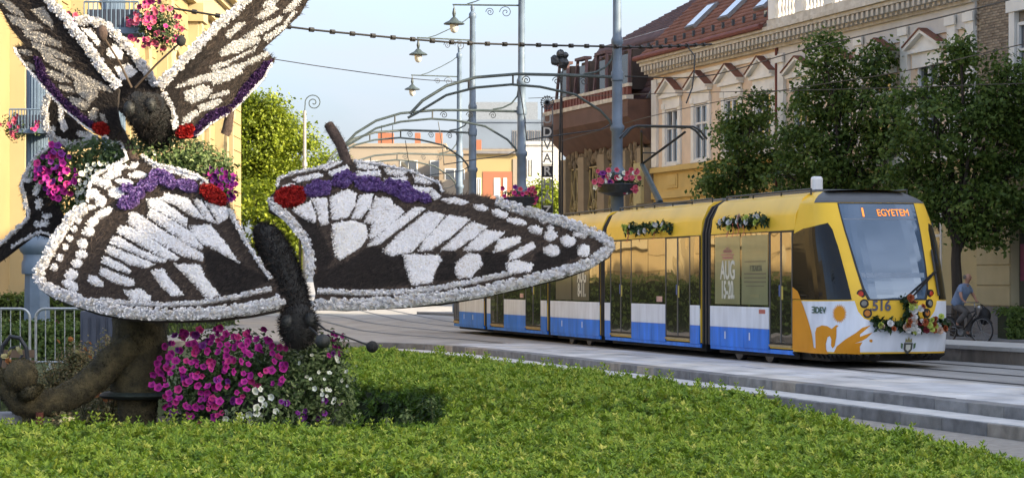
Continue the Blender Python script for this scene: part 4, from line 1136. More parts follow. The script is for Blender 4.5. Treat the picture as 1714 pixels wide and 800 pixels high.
def text_mesh(body, size, m, bold=0.0):
    c = bpy.data.curves.new('lettering', 'FONT'); c.body = body; c.size = size; c.align_x = 'CENTER'; c.align_y = 'CENTER'; c.offset = bold; c.extrude = .002
    o = bpy.data.objects.new('t', c); me = bpy.data.meshes.new_from_object(o); bpy.data.objects.remove(o)
    me.materials.clear(); me.materials.append(m); return me
def text_on(fr, body, u, z, size, m, parent, v=HW + .02, sx=1.0, bold=0.0):
    """lettering on the visible side: reading direction is towards the front"""
    me = text_mesh(body, size, m, bold)
    o = link('lettering', me, parent)
    p0 = fr(u, v, z); ux = (fr(u + 1, v, z) - p0); n = (fr(u, v + 1, z) - p0)
    o.matrix_local = Matrix((Vector((*(ux * sx), p0.x)), Vector((0, 0, 0, 0)), Vector((0, 0, 0, 0)), Vector((0, 0, 0, 1)))) if False else Matrix([[ux.x * sx, 0, n.x, p0.x], [ux.y * sx, 0, n.y, p0.y], [0, 1, 0, p0.z], [0, 0, 0, 1]])
    return o
def bolt(fr, u, z, parent, m):
    q = tbox(fr, u - .03, u + .03, HW, HW + .012, z - .075, z + .075); q.build('access_handle', m, parent)
def window(fr, u0, u1, z0=1.09, z1=2.54, name='window', mt='glass', sides=(1, -1)):
    o = None
    for s in sides:
        m = tbox(fr, u0 + .012, u1 - .012, s * (HW - .02), s * (HW + .002), z0, z1)
        q = m.build(name, M[mt], tram)
        o = o or q
    return o
def panel(fr, u0, u1, split=True):
    for s in (1, -1):
        w = tbox(fr, u0 + .006, u1 - .006, s * (HW - .02), s * (HW + .010), .665, 1.085).build('white_side_panel', M['tw'], tram, bevel=.006)
        us = [u0, u0 + .62, (u0 + u1) / 2 + .3, u1] if u1 - u0 > 2 else [u0, u1]
        for ua, ub in zip(us[:-1], us[1:]): tbox(fr, ua + .006, ub - .006, s * (HW - .02), s * (HW + .008), .27, .662).build('blue_skirt_panel', M['tb'], tram, bevel=.006)
def door(fr, u0, u1):
    for s in (1, -1):
        d = tbox(fr, u0 + .01, u1 - .01, s * (HW - .035), s * (HW - .008), .36, 2.54).build('door', M['tdark'], tram)
        um = (u0 + u1) / 2
        for a, b in ((u0 + .03, um - .012), (um + .012, u1 - .03)):
            tbox(fr, a, b, s * (HW - .012), s * (HW - .002), .42, 2.52).build('door_leaf', M['glass'], d)
            for e_ in (a, b): tbox(fr, e_ - .018, e_ + .018, s * (HW - .008), s * (HW + .006), .42, 2.52).build('door_frame', M['tg'], d)
        tbox(fr, u0 + .01, u1 - .01, s * (HW - .03), s * (HW + .02), .33, .375).build('door_sill', M['sill'], d)
        q = tbox(fr, um - .10, um - .04, s * (HW - .01), s * (HW + .006), 1.30, 1.52); q.build('door_button', mat('blue_sticker', (.03, .10, .34), .5) if s > 0 else M['tb'], d)
        q = tbox(fr, um + .04, um + .10, s * (HW - .01), s * (HW + .006), 1.24, 1.5); q.build('door_sticker', mat('yellow_sticker', (.5, .42, .08), .5), d)
def bellows(fr, u0, u1):
    m = MB(); n = 7
    for i in range(n):
        a, b = u0 + (u1 - u0) * i / n, u0 + (u1 - u0) * (i + .72) / n
        dv = .03 if i % 2 else .0
        pr = [(1.265 + dv, .28), (1.265 + dv, 2.6), (1.2 + dv, 2.9), (1.06 + dv, 3.15), (.85, 3.26 + dv * .5)]
        pr = pr + [(-v, z) for v, z in reversed(pr)]; k = len(pr)
        vs = [fr(a, v, z) for v, z in pr] + [fr(b, v, z) for v, z in pr]
        m.add(vs, [(j, j + k, (j + 1) % k + k, (j + 1) % k) for j in range(k)] + [tuple(range(k)), tuple(range(2 * k - 1, k - 1, -1))])
    return m.build('gangway_bellows', mat('bellows_rubber', (.028, .028, .03), .75, .2, 4), tram)
def belt(fr, u0, u1):
    """black belts framing the glass, dark underframe, roof gear"""
    for s in (1, -1):
        tbox(fr, u0, u1, s * (HW - .03), s * (HW - .012), 1.02, 2.56).build('window_surround', M['black'], tram)
        tbox(fr, u0, u1, s * (HW - .05), s * (HW - .012), .2, .28).build('skirt_edge', M['tb'], tram)
    tbox(fr, u0 + .1, u1 - .1, -1.15, 1.15, .12, .32).build('underframe', M['tdark'], tram)
def roof_rail(fr, u0, u1):
    m = MB()
    for s in (1, -1):
        m.tube([fr(u0, s * .98, 3.33), fr(u1, s * .98, 3.33)], .022, 6)
        k = int((u1 - u0) / 1.2)
        for i in range(k + 1):
            u = u0 + (u1 - u0) * i / k
            m.tube([fr(u, s * .98, 3.22), fr(u, s * .98, 3.34)], .018, 5)
    m.build('roof_rail', M['iron'], tram)
def bogie(fr, u):
    for du in (-.85, .85):
        for s in (1, -1):
            m = MB(); k = 18; vs = []
            for vv in (1.02, 1.14):
                for j in range(k):
                    a = 2 * math.pi * j / k; vs.append(fr(u + du + .28 * math.cos(a), s * vv, .285 + .28 * math.sin(a)))
            m.add(vs, [(j, (j + 1) % k, (j + 1) % k + k, j + k) for j in range(k)] + [tuple(range(k)), tuple(range(2 * k - 1, k - 1, -1))])
            m.build('wheel', M['rail'], tram)

TH = {'c1': R(15.0), 's1': R(14.3), 'r': R(13.2), 's2': R(13.5), 'c2': R(12.0)}
def back(p, th, L): return (p[0] - math.sin(th) * L, p[1] + math.cos(th) * L)
j1 = (4.0, 50.0); j2 = back(j1, TH['s1'], 7.4); j3 = back(j2, TH['r'], 5.3); j4 = back(j3, TH['s2'], 7.4); j5 = back(j4, TH['c2'], 6.3)
frC1 = frame2(j1, TH['c1']); frS1 = frame2(j2, TH['s1']); frR = frame2(j3, TH['r']); frS2 = frame2(j4, TH['s2']); frC2 = frame2(j5, TH['c2'])
GAP = .42
NU0, NL = 5.05, 1.80
# front module, straight part
shell(frC1, GAP, NU0, M['ty']); belt(frC1, GAP, NU0)
panel(frC1, GAP + .02, 3.80)
for u in (1.35, 2.75): bolt(frC1, u, .50, tram, M['tw'])
w1 = window(frC1, GAP + .05, .70); w2 = window(frC1, .70, 2.25); w3 = window(frC1, 2.25, 3.78)
ps = tbox(frC1, .74, 2.20, HW + .002, HW + .006, 1.13, 2.50).build('poster', M['poster'], w2)
text_on(frC1, 'AUG', 1.50, 1.80, .52, M['print'], ps, HW + .008, .78, .012)
text_on(frC1, '15-20.', 1.50, 1.40, .50, M['print'], ps, HW + .008, .62, .012)
for z, w_, h_ in ((2.20, .5, .045), (2.13, .75, .03), (2.07, .6, .05)):
    tbox(frC1, 1.5 - w_ / 2, 1.5 + w_ / 2, HW + .006, HW + .009, z - h_ / 2, z + h_ / 2).build('poster_print', mat('pink_print', (.40, .17, .15), .5), ps)
hx = MB()
for k in range(5): tbox(frC1, 1.28 + k * .09, 1.33 + k * .09, HW + .006, HW + .009, 2.16, 2.24 + .05 * math.sin(k * .8), hx)
hx.build('poster_print', mat('pink_print2', (.40, .20, .16), .5), ps)
ps = tbox(frC1, 2.30, 3.74, HW + .002, HW + .006, 1.13, 2.50).build('poster', mat('window_poster_green', (.16, .20, .115), .35, .12, 2.5, coat=.6), w3)
for z, w_, h_, mt in ((1.98, 1.15, .02, 'print_dim'), (1.74, 1.2, .03, 'print_dim'), (1.66, 1.2, .028, 'print_dim'), (1.58, 1.2, .03, 'print_dim'), (1.50, 1.0, .02, 'print_dim'), (1.30, .5, .06, 'poster')):
    tbox(frC1, 3.05 - w_ / 2, 3.05 + w_ / 2, HW + .006, HW + .009, z - h_ / 2, z + h_ / 2).build('poster_print', M[mt], ps)
text_on(frC1, 'I TKARTA', 3.10, 1.84, .16, M['print_dim'], ps, HW + .009, .95, .004)
door(frC1, 3.82, NU0 - .02)
bellows(frC1, -.24, GAP + .02)
q = tbox(frC1, 3.28, 3.62, HW + .009, HW + .013, .96, 1.04); q.build('red_notice', mat('red_notice', (.45, .12, .10), .5), tram)
# suspended module with two doors
def smod(fr, L, notice=True):
    shell(fr, .15, L - .22, M['ty']); belt(fr, .15, L - .22)
    a = [0.17, .085 * L, .315 * L, .655 * L, .885 * L, L - .24]
    panel(fr, a[0], a[1]); door(fr, a[1], a[2]); panel(fr, a[2], a[3]); door(fr, a[3], a[4]); panel(fr, a[4], a[5])
    window(fr, a[0], a[1]); window(fr, a[2], (a[2] + a[3]) / 2); window(fr, (a[2] + a[3]) / 2, a[3]); window(fr, a[4], a[5])
    if notice: tbox(fr, a[3] - .62, a[3] - .22, HW + .003, HW + .007, 1.14, 1.26).build('red_notice', mat('notice_sticker', (.55, .34, .30), .5), tram)
    roof_rail(fr, .3, L - .4)
smod(frS1, 7.4); smod(frS2, 7.4)
bellows(frS1, -.34, .17)
shell(frR, .15, 5.0, M['ty']); belt(frR, .15, 5.0); panel(frR, .17, 4.98)
ws = [window(frR, a, b) for a, b in ((.17, .7), (.7, 2.4), (2.4, 4.1), (4.1, 4.97))]
ps = tbox(frR, 2.45, 4.05, HW + .002, HW + .006, 1.12, 2.5).build('poster', M['poster_dark'], ws[2])
text_on(frR, 'AUG', 3.35, 1.72, .50, M['print'], ps, HW + .008, .8, .012); text_on(frR, '8-11.', 3.35, 1.36, .46, M['print'], ps, HW + .008, .8, .012)
ps = tbox(frR, .75, 2.35, HW + .002, HW + .006, 1.12, 2.5).build('poster', M['poster_dark'], ws[1])
for u in (1.4, 3.4): bolt(frR, u, .52, tram, M['tw'])
bellows(frR, -.24, .17); bellows(frS2, -.34, .17)
for fr in (frR, frC1): bogie(fr, 2.5)
# rear module
shell(frC2, 1.2, 6.0, M['ty']); belt(frC2, 1.2, 6.0); panel(frC2, 2.2, 5.96); window(frC2, 2.2, 4.0); window(frC2, 4.0, 5.96); door(frC2, 1.25, 2.18)
for u in (3.0, 4.4): bolt(frC2, u, .52, tram, M['tw'])
rn = MB()
for z0, z1, d0, d1 in ((.28, 1.1, 1.0, 1.1), (1.1, 2.5, 1.1, .6), (2.5, 3.25, .6, .1)):
    rn.add([frC2(1.2, 1.3, z0), frC2(1.2, 1.3, z1), frC2(1.2, -1.3, z1), frC2(1.2, -1.3, z0), frC2(1.2 - d0, 1.0, z0), frC2(1.2 - d1, .95, z1), frC2(1.2 - d1, -.95, z1), frC2(1.2 - d0, -1.0, z0)], [(0, 4, 5, 1), (4, 7, 6, 5), (7, 3, 2, 6), (1, 5, 6, 2), (0, 3, 7, 4)])
rn.build('rear_cab', M['sill'], tram)

# ---- streamlined cab
def nose(a, z, off=0.0):
    zz = min(max(z, .2), 3.28)
    if zz < 1.25: Lz = NL - .10 * max(0, (.7 - zz) / .5) ** 2
    else: Lz = NL - .95 * ((zz - 1.25) / 1.8) ** 1.15
    Wz = HW if zz < 2.3 else HW - .19 * ((zz - 2.3) / .95) ** 1.6
    if zz > 3.05:
        t = (zz - 3.05) / .23; Lz -= .42 * t ** 1.5; Wz -= .26 * t ** 1.6
    ph = a * math.pi / 2
    s_, c_ = math.sin(ph), math.cos(ph)
    v = Wz * math.copysign(abs(s_) ** .44, s_); u = NU0 + Lz * abs(c_) ** .40
    v *= 1 - .09 * abs(c_) ** .5
    return u + off * abs(c_) ** .8, v + off * math.copysign(abs(s_) ** .6, s_), z
def noseW(a, z, off=0.0):
    u, v, zz = nose(a, z, off); return frC1(u, v, zz)
NA, NZ = 64, 48
m = MB()
zs = list(np.linspace(.27, 3.05, 34)) + list(np.linspace(3.07, 3.28, 8))
aa = [math.copysign(abs(x) ** 1.0, x) for x in np.linspace(-1, 1, NA + 1)]
vs = [noseW(a, z) for z in zs for a in aa]
w_ = NA + 1
fs = [(i * w_ + j, (i + 1) * w_ + j, (i + 1) * w_ + j + 1, i * w_ + j + 1) for i in range(len(zs) - 1) for j in range(NA)]
top = [(len(zs) - 1) * w_ + j for j in range(w_)]
m.add(vs, fs + [tuple(reversed(top)), tuple(range(w_))])
nose_o = m.build('cab_shell', M['ty'], tram, True)
# pixel -> (a, z) on the cab, by search over the surface facing the path
_ga = np.linspace(-.62, 1, 260); _gz = np.linspace(.2, 3.28, 260)
_T = np.array([[(lambda p: (CX + F * p.x / p.y, CY - F * (p.z - EYE) / p.y))(noseW(a, z) + Vector(tram.location)) for z in _gz] for a in _ga])
def inv(px, py):
    d = (_T[:, :, 0] - px) ** 2 + (_T[:, :, 1] - py) ** 2
    i, j = np.unravel_index(np.argmin(d), d.shape); return float(_ga[i]), float(_gz[j])
def npatch(name, poly, m_, off=.006, parent=None, step=.06, thick=True):
    v2, tri = patch2d(poly, step)
    q = MB(); n_ = len(v2)
    q.add([noseW(a, z, off) for a, z in v2] + ([noseW(a, z, off - .012) for a, z in v2] if thick else []), [t for t in tri])
    if thick:
        ed = {}
        for t in tri:
            for a, b in ((t[0], t[1]), (t[1], t[2]), (t[2], t[0])): ed[(min(a, b), max(a, b))] = ed.get((min(a, b), max(a, b)), 0) + 1
        q.add([], []) ; base = 0
        q.f += [(a, b, b + n_, a + n_) for (a, b), k in ed.items() if k == 1]; q.m += [0] * (len(q.f) - len(q.m))
    return q.build(name, m_, parent or tram)
def ipoly(pts): return [inv(x, y) for x, y in pts]
# ---- cab glazing, livery and lamps
left = ipoly([(1404, 341), (1412, 372), (1422, 405), (1434, 445), (1446, 482), (1456, 500)])
SCR = [(a, z) for a, z in left] + [(-a, z) for a, z in reversed(left)]
scr = npatch('windscreen', SCR, M['screen'], .010, step=.05)
def grow(poly, da, dz):
    ca = sum(p[0] for p in poly) / len(poly); cz = sum(p[1] for p in poly) / len(poly)
    return [(a + math.copysign(da, a - ca), z + math.copysign(dz, z - cz)) for a, z in poly]
npatch('windscreen_seal', grow(SCR, .022, .022), M['black'], .006, step=.05)
zt = max(p[1] for p in SCR)
at_ = max(a for a, z in SCR if z > zt - .05)
npatch('visor', [(-.80, zt + .03), (.80, zt + .03), (.80, 3.20), (.75, 3.275), (-.75, 3.275), (-.80, 3.20)], M['tg'], .010)
# dark roof behind visor
rf = MB(); k = 20
vsr = [frC1(NU0 - 1.5, v, 3.285 + .03 * (1 - (v / .9) ** 2)) for v in np.linspace(-.85, .85, k)] + [frC1(NU0 + .42, v, 3.285 + .03 * (1 - (v / .9) ** 2)) for v in np.linspace(-.78, .78, k)]
rf.add(vsr, [(i, i + 1, i + 1 + k, i + k) for i in range(k - 1)]); rf.build('roof_panel', M['tg'], tram)
for s in (1, -1):
    mir = (lambda P: P) if s == 1 else (lambda P: [(-a, z) for a, z in reversed(P)])
    cw_ = ipoly([(1331, 392), (1345, 383), (1386, 373), (1394, 385), (1402, 410), (1414, 455), (1426, 501), (1331, 501)])
    cg = npatch('cab_window', mir(cw_), M['cabglass'], .009)
    wl_ = ipoly([(1331, 503), (1430, 503), (1436, 521), (1447, 533), (1463, 538)]); zlow = wl_[-1][1]
    white = [(.995, .30), (.995, wl_[0][1])] + wl_[1:] + [(0.0, zlow), (0.0, .30)]
    npatch('white_nose_panel', mir(white), M['tw'], .007)
    for px, py, r_, mt in ((1441, 492, .062, 'lred'), (1446, 508, .066, 'lclear'), (1452, 524, .07, 'lamber')):
        a, z = inv(px, py); a *= s
        p, ax = noseW(a, z, .0), (noseW(a, z, 1.0) - noseW(a, z, 0.0)).normalized()
        x = ax.cross(Vector((0, 0, 1))).normalized(); y = x.cross(ax)
        def disc(rr, o0, o1, mat_, nm, par, rim=1.0):
            q = MB(); n_ = 18
            vs_ = [p + ax * o0 + (x * math.cos(2 * math.pi * i / n_) + y * math.sin(2 * math.pi * i / n_)) * rr for i in range(n_)] + [p + ax * o1 + (x * math.cos(2 * math.pi * i / n_) + y * math.sin(2 * math.pi * i / n_)) * rr * rim for i in range(n_)]
            q.add(vs_, [(i, (i + 1) % n_, (i + 1) % n_ + n_, i + n_) for i in range(n_)] + [tuple(range(n_, 2 * n_))])
            return q.build(nm, mat_, par)
        h = disc(r_ + .018, -.03, .018, M['black'], 'lamp_housing', tram, .96)
        disc(r_, 0, .028, M[mt], 'lamp_lens', h, .7)
# orange bird and sun of the livery, printed film on the left flank
ZB = zc(1310, 480, 5.714)
npatch('orange_film', ipoly(ZB([(92, 150), (105, 130), (182, 130), (225, 250), (280, 430), (303, 582), (318, 586), (314, 440), (330, 392), (380, 367), (430, 375), (470, 402), (488, 388), (512, 366), (540, 372), (518, 387), (515, 470), (500, 560), (482, 584), (466, 560), (470, 500), (455, 470), (432, 480), (416, 540), (420, 600), (440, 640), (300, 632), (130, 618), (98, 600), (92, 520)])), M['to'], .012, thick=False)
npatch('orange_film', ipoly(ZB([(490, 632), (520, 570), (600, 500), (700, 440), (762, 390), (848, 366), (782, 422), (742, 450), (738, 480), (860, 432), (800, 490), (762, 512), (690, 540), (762, 530), (738, 572), (742, 642)])), M['to'], .012, thick=False)
npatch('orange_film', ipoly(ZB([(96, 118), (92, 0), (120, 0), (170, 118)])), M['to'], .014, thick=False)
sunp = []
for i in range(44):
    r_ = 76 if i % 2 else 52
    sunp.append((545 + r_ * .95 * math.cos(2 * math.pi * i / 44), 255 + r_ * 1.25 * math.sin(2 * math.pi * i / 44)))
npatch('orange_sun', ipoly(ZB(sunp)), M['to'], .012, thick=False)
npatch('orange_film', ipoly(ZB(ell(846, 516, 15, 15))), M['to'], .012, thick=False)
# lettering on the cab
def nose_text(body, px, py, size, m_, bold=0.0, sx=1.0, off=.016, parent=None):
    me = text_mesh(body, size, m_, bold)
    a, z = inv(px, py); o = link('lettering', me, parent or nose_o)
    p = noseW(a, z, off); dx = (noseW(a - .02, z, off) - noseW(a + .02, z, off)).normalized(); dz = (noseW(a, z + .05, off) - noseW(a, z - .05, off)).normalized(); n_ = dx.cross(dz).normalized()
    o.matrix_local = Matrix([[dx.x * sx, dz.x, n_.x, p.x], [dx.y * sx, dz.y, n_.y, p.y], [dx.z * sx, dz.z, n_.z, p.z], [0, 0, 0, 1]])
    return o
M['num'] = mat('grey_number', (.10, .10, .14), .5); M['logo'] = mat('logo_print', (.03, .10, .07), .5)
nose_text('.516', 1474, 512, .26, M['num'], .008, .95)
nose_text('ƎDEV', 1371, 519, .16, M['logo'], .004, 1.25)
nose_text('1', 1444, 356, .27, M['led'], .004, 1.0, .018, scr)
nose_text('EGYETEM', 1494, 357, .21, M['led'], .0, .74, .018, scr)
# emblem low on the front
a, z = inv(1519, 580)
p_e = noseW(a, z, .012); dx_e = (noseW(a - .05, z, .012) - noseW(a + .05, z, .012)).normalized(); dz_e = (noseW(a, z + .05, .012) - noseW(a, z - .05, .012)).normalized(); n_e = dx_e.cross(dz_e)
def emb(name, poly, m_, h=.0):
    q = MB(); q.prism([p_e + dx_e * x * .115 + dz_e * y * .13 + n_e * h for x, y in poly], n_e * .004); return q.build(name, m_, nose_o)
emb('emblem_shield', [(-.75, .6), (-.75, -.3), (-.4, -.8), (0, -1), (.4, -.8), (.75, -.3), (.75, .6)], mat('emblem_dark', (.07, .075, .07), .5))
emb('emblem_field', [(-.4, .35), (-.4, -.3), (0, -.6), (.4, -.3), (.4, .35)], M['print'], .005)
emb('emblem_crown', [(-.6, .7), (-.5, 1.3), (-.25, .95), (0, 1.5), (.25, .95), (.5, 1.3), (.6, .7)], mat('emblem_gold', (.30, .27, .12), .5))
for s in (-1, 1): emb('emblem_supporter', [(s * .9, .5), (s * 1.3, .6), (s * 1.25, -.1), (s * .95, -.3)], mat('emblem_green', (.10, .17, .09), .5))
# wiper
wm = MB(); pw = noseW(*inv(1515, 497), .05); pw2 = noseW(*inv(1560, 455), .06)
wm.bar(pw, pw2, .03, .03); pw3 = noseW(*inv(1522, 498), .05); wm.bar(pw3, pw2 + Vector((.03, 0, .02)), .025, .025); wm.build('wiper_arm', M['black'], tram)
wm = MB(); wm.bar(noseW(*inv(1555, 418), .05), noseW(*inv(1567, 494), .05), .035, .03); wm.build('wiper_blade', M['black'], tram)
# sun blind behind the glass, visible as a pale bar
_ls = sorted((z_, a_) for a_, z_ in left)
aL = lambda z_: float(np.interp(z_, [q_[0] for q_ in _ls], [q_[1] for q_ in _ls])) - .015
zb = inv(1500, 461)[1]
npatch('dash_bar', [(-aL(zb - .04), zb - .04), (aL(zb - .04), zb - .04), (aL(zb + .05), zb + .05), (-aL(zb + .05), zb + .05)], mat('pale_dash', (.20, .26, .34), .5), .011, scr, thick=False)
zb = inv(1490, 367)[1]
npatch('display_frame', [(-aL(zb), zb - .012), (aL(zb), zb - .012), (aL(zb), zb + .012), (-aL(zb), zb + .012)], mat('display_edge', (.16, .20, .26), .5), .011, scr, thick=False)
q = MB(); pc_ = noseW(*inv(1548, 520), .01); q.box(pc_, (.09, .05, .075), R(15)); q.build('coupler_socket', M['black'], tram)
tbl = MB()
for i in range(28):
    t = -1 + 2 * i / 27
    tbl.tube([noseW(t, .27, -.02), noseW(t, .20, -.10)], .05, 5)
tbl.build('nose_skirt_seal', M['tdark'], tram)
tbox(frC1, 3.0, 6.3, -1.1, 1.1, .12, .28).build('underframe', M['tdark'], tram)
# roof gear
roof_rail(frC1, .5, 5.1); roof_rail(frR, .3, 4.8)
for fr, u0, u1, z1 in ((frC1, .8, 4.4, 3.36), (frS1, 1.0, 2.6, 3.36), (frS1, 4.6, 6.6, 3.36), (frS2, 2, 5, 3.36)):
    tbox(fr, u0, u1, -.62, .62, 3.26, z1).build('roof_unit', M['tg'], tram, bevel=.04)
q = tbox(frC1, 3.95, 4.12, .32, .54, 3.28, 3.62); q.build('antenna_box', M['white_paint'], tram, bevel=.05)
# pantograph
pt = empty('pantograph'); pt.parent = tram
fr = frS1
tbox(fr, .2, 1.5, -.55, .55, 3.36, 3.44).build('base_frame', M['iron'], pt)
mm = MB(); B = fr(.5, .05, 3.46); K = fr(-.95, .05, 4.45); mm.tube([B, K], [.085, .06], 8); mm.build('lower_arm', M['iron_green'], pt)
mm = MB()
T1, T2 = fr(.6, .55, 5.15), fr(.6, -.55, 5.15)
mm.tube([K + Vector((0, 0, .0)), T1], .03, 6); mm.tube([K, T2], .03, 6); mm.tube([K.lerp(T1, .35), K.lerp(T2, .35)], .018, 6); mm.build('upper_arm', M['black'], pt)
mm = MB()
for du in (-.14, .14): mm.tube([fr(.6 + du, 1.05, 4.98), fr(.6 + du, .85, 5.2), fr(.6 + du, .7, 5.27), fr(.6 + du, -.7, 5.27), fr(.6 + du, -.85, 5.2), fr(.6 + du, -1.05, 4.98)], .028, 6)
mm.bar(fr(.46, .5, 5.24), fr(.74, .5, 5.24), .04); mm.bar(fr(.46, -.5, 5.24), fr(.74, -.5, 5.24), .04); mm.build('collector_head', M['iron'], pt)

# ================================================================== garlands hung on the tram
M['gl'] = leafmat('garland_leaf', [(.012, .030, .010), (.028, .062, .018), (.055, .095, .03)], .5, .15)
M['gf'] = {k: leafmat('garland_' + k, c, .6, .1) for k, c in (('white', [(.6, .6, .6), (.78, .78, .76)]), ('lime', [(.42, .52, .08), (.55, .62, .16)]), ('rust', [(.30, .06, .02), (.42, .12, .04)]), ('maroon', [(.12, .012, .02), (.2, .02, .03)]), ('peach', [(.5, .32, .22), (.62, .45, .36)]))}
def head_mesh(m_):
    q = MB()
    for lay, (rad, tilt, nn) in enumerate(((.062, 15, 8), (.054, 45, 7), (.035, 70, 5))):
        for i in range(nn):
            b = 2 * math.pi * i / nn + lay * .4; e = R(tilt)
            d = Vector((math.cos(b) * math.cos(e), math.sin(b) * math.cos(e), math.sin(e))); t = Vector((-math.sin(b), math.cos(b), 0)) * rad * .5
            q.add([(0, 0, 0), d * rad * .7 + t, d * rad, d * rad * .7 - t], [(0, 1, 2, 3)])
    me = q.mesh('bloom', m_); a_ = me.attributes.new('tint', 'FLOAT', 'POINT'); a_.data.foreach_set('value', [random.random() for _ in me.vertices]); return me
GH = {k: head_mesh(m_) for k, m_ in M['gf'].items()}
T0 = Vector(tram.location)
def garland(label, pts, nrm, heads, kinds, n, ribbons=0, rad=.12, group=None):
    root = empty('flower_garland', pts[len(pts) // 2], 0, label, 'garland', group)
    o0 = Vector(root.location)
    foliage('foliage', [(p - o0, (rad, rad * .7, rad)) for p in pts], n, .11, root, M['gl'], .2, (.4, .25))
    for i in range(heads):
        t = random.random() * (len(pts) - 1); k = min(int(t), len(pts) - 2)
        p = pts[k].lerp(pts[k + 1], t - k) - o0 + nrm * rad * .8 + Vector((random.uniform(-.03, .03), random.uniform(-.03, .03), random.uniform(-rad * .8, rad * .8)))
        b = link('bloom', GH[random.choice(kinds)], root); b.location = p
        b.rotation_euler = (nrm + Vector((random.gauss(0, .3), random.gauss(0, .3), random.gauss(.1, .3)))).to_track_quat('Z', 'Y').to_euler(); s = random.uniform(.9, 1.3); b.scale = (s, s, s)
    for i in range(ribbons):
        k = random.uniform(.15, .9) * (len(pts) - 1); p = pts[int(k)] - o0 + nrm * rad * .9
        q = MB(); side = Vector((-nrm.y, nrm.x, 0)); h = random.uniform(.16, .30)
        prev = None
        for j in range(5):
            c_ = p + Vector((0, 0, -h * j / 4 - .03)) + nrm * (.02 * math.sin(j * 2)) + side * .02 * math.sin(j)
            row = [c_ - side * .022, c_ + side * .022]
            if prev: q.add(prev + row, [(0, 1, 3, 2)])
            prev = row
        q.build('ribbon', mat('red_ribbon', (.42, .03, .03), .4), root)
def gpts(fr, u0, u1, z, k=9, amp=.03): return [fr(u0 + (u1 - u0) * i / (k - 1), HW + .03, z + amp * math.sin(i * 2.1)) + T0 for i in range(k)]
def gn(fr): return (fr(0, 1, 0) - fr(0, 0, 0)).normalized()
garland('garland of white and lime flowers with red ribbons above the poster windows near the cab', gpts(frC1, 1.25, 3.65, 2.78), gn(frC1), 20, ['white', 'white', 'lime', 'peach'], 520, 6, group='garlands along the tram side')
garland('garland of white and lime flowers on the second section of the tram', gpts(frS1, 2.1, 5.2, 2.78), gn(frS1), 18, ['white', 'lime', 'lime'], 520, 6, group='garlands along the tram side')
garland('garland on the third section of the tram just above the wing tip', gpts(frR, 2.2, 4.2, 2.78), gn(frR), 12, ['white', 'lime'], 380, 4, group='garlands along the tram side')
# flower cross on the front
pts = [noseW(*inv(x, y), .09) + T0 for x, y in [(1468, 541), (1480, 544), (1492, 543), (1504, 545), (1516, 544), (1528, 545), (1540, 544), (1553, 544), (1566, 543), (1571, 542)]]
nf = (noseW(0, 1, 1) - noseW(0, 1, 0)).normalized()
root_n = len(bpy.data.objects)
pts2 = [noseW(*inv(x, y), .09) + T0 for x, y in [(1518, 505), (1519, 515), (1520, 526), (1520, 536)]]
garland('front flower cross of white lime and rust blooms low on the tram nose', pts + pts2, nf, 62, ['white'] * 4 + ['lime'] * 2 + ['rust', 'rust', 'maroon', 'peach'], 1000, 0, .13)
# ================================================================== buildings
M['peach'] = mat('peach_plaster', (0.72, 0.57, 0.43), 0.9, 0.10, 1.4, 0.1)
M['cream'] = mat('cream_plaster', (0.78, 0.76, 0.70), 0.9, 0.10, 1.6, 0.12)
M['ochre'] = mat('ochre_plaster', (0.60, 0.43, 0.15), 0.9, 0.10, 1.2, 0.1)
M['stone'] = mat('weathered_stone', (0.46, 0.41, 0.33), 0.95, 0.3, 3.5, 0.35, c2=(0.68, 0.64, 0.56))
M['wframe'] = mat('white_window_frame', (0.68, 0.68, 0.66), 0.6, 0.06, 3)
M['pane'] = glassmat('window_glass', (0.02, 0.024, 0.03), .22, (.9, .95, 1), .03)
M['tile'] = mat('red_brown_roof_tile', (0.155, 0.062, 0.042), 0.85, 0.3, 2.0, 0.2, c2=(0.26, 0.115, 0.075))
M['rust'] = mat('red_gutter', (0.17, 0.045, 0.03), 0.7, 0.2, 4)
M['shingle'] = mat('purple_brown_shingle', (0.115, 0.068, 0.070), 0.85, 0.25, 2.5, 0.2)
M['slate'] = mat('grey_flashing', (0.15, 0.15, 0.16), 0.7, 0.2, 3)
M['brownpanel'] = mat('brown_panel', (0.125, 0.064, 0.044), 0.75, 0.2, 1.5)
M['tan'] = mat('tan_column', (0.30, 0.235, 0.15), 0.9, 0.12, 2, 0.1)
M['gold'] = mat('gold_lattice', (0.46, 0.36, 0.17), 0.6, 0.12, 4)
M['brick'] = [mat('bare_brick_%d' % i, c, .95, .3, 6, .3) for i, c in enumerate(((.25, .20, .145), (.29, .235, .17), (.21, .165, .12), (.32, .26, .19)))]
M['mortar'] = mat('brick_mortar', (.22, .19, .15), .95, .2, 9, .3)
M['plinth'] = mat('grey_plinth', (.17, .17, .175), .9, .15, 1.5, .15)
UB = math.atan2(-.9562, .2926)
ROW0 = Vector((5.45, 92.0, 0))
def rowpos(x, y=0): return (ROW0.x + .2926 * x + .9562 * y, ROW0.y - .9562 * x + .2926 * y, 0)
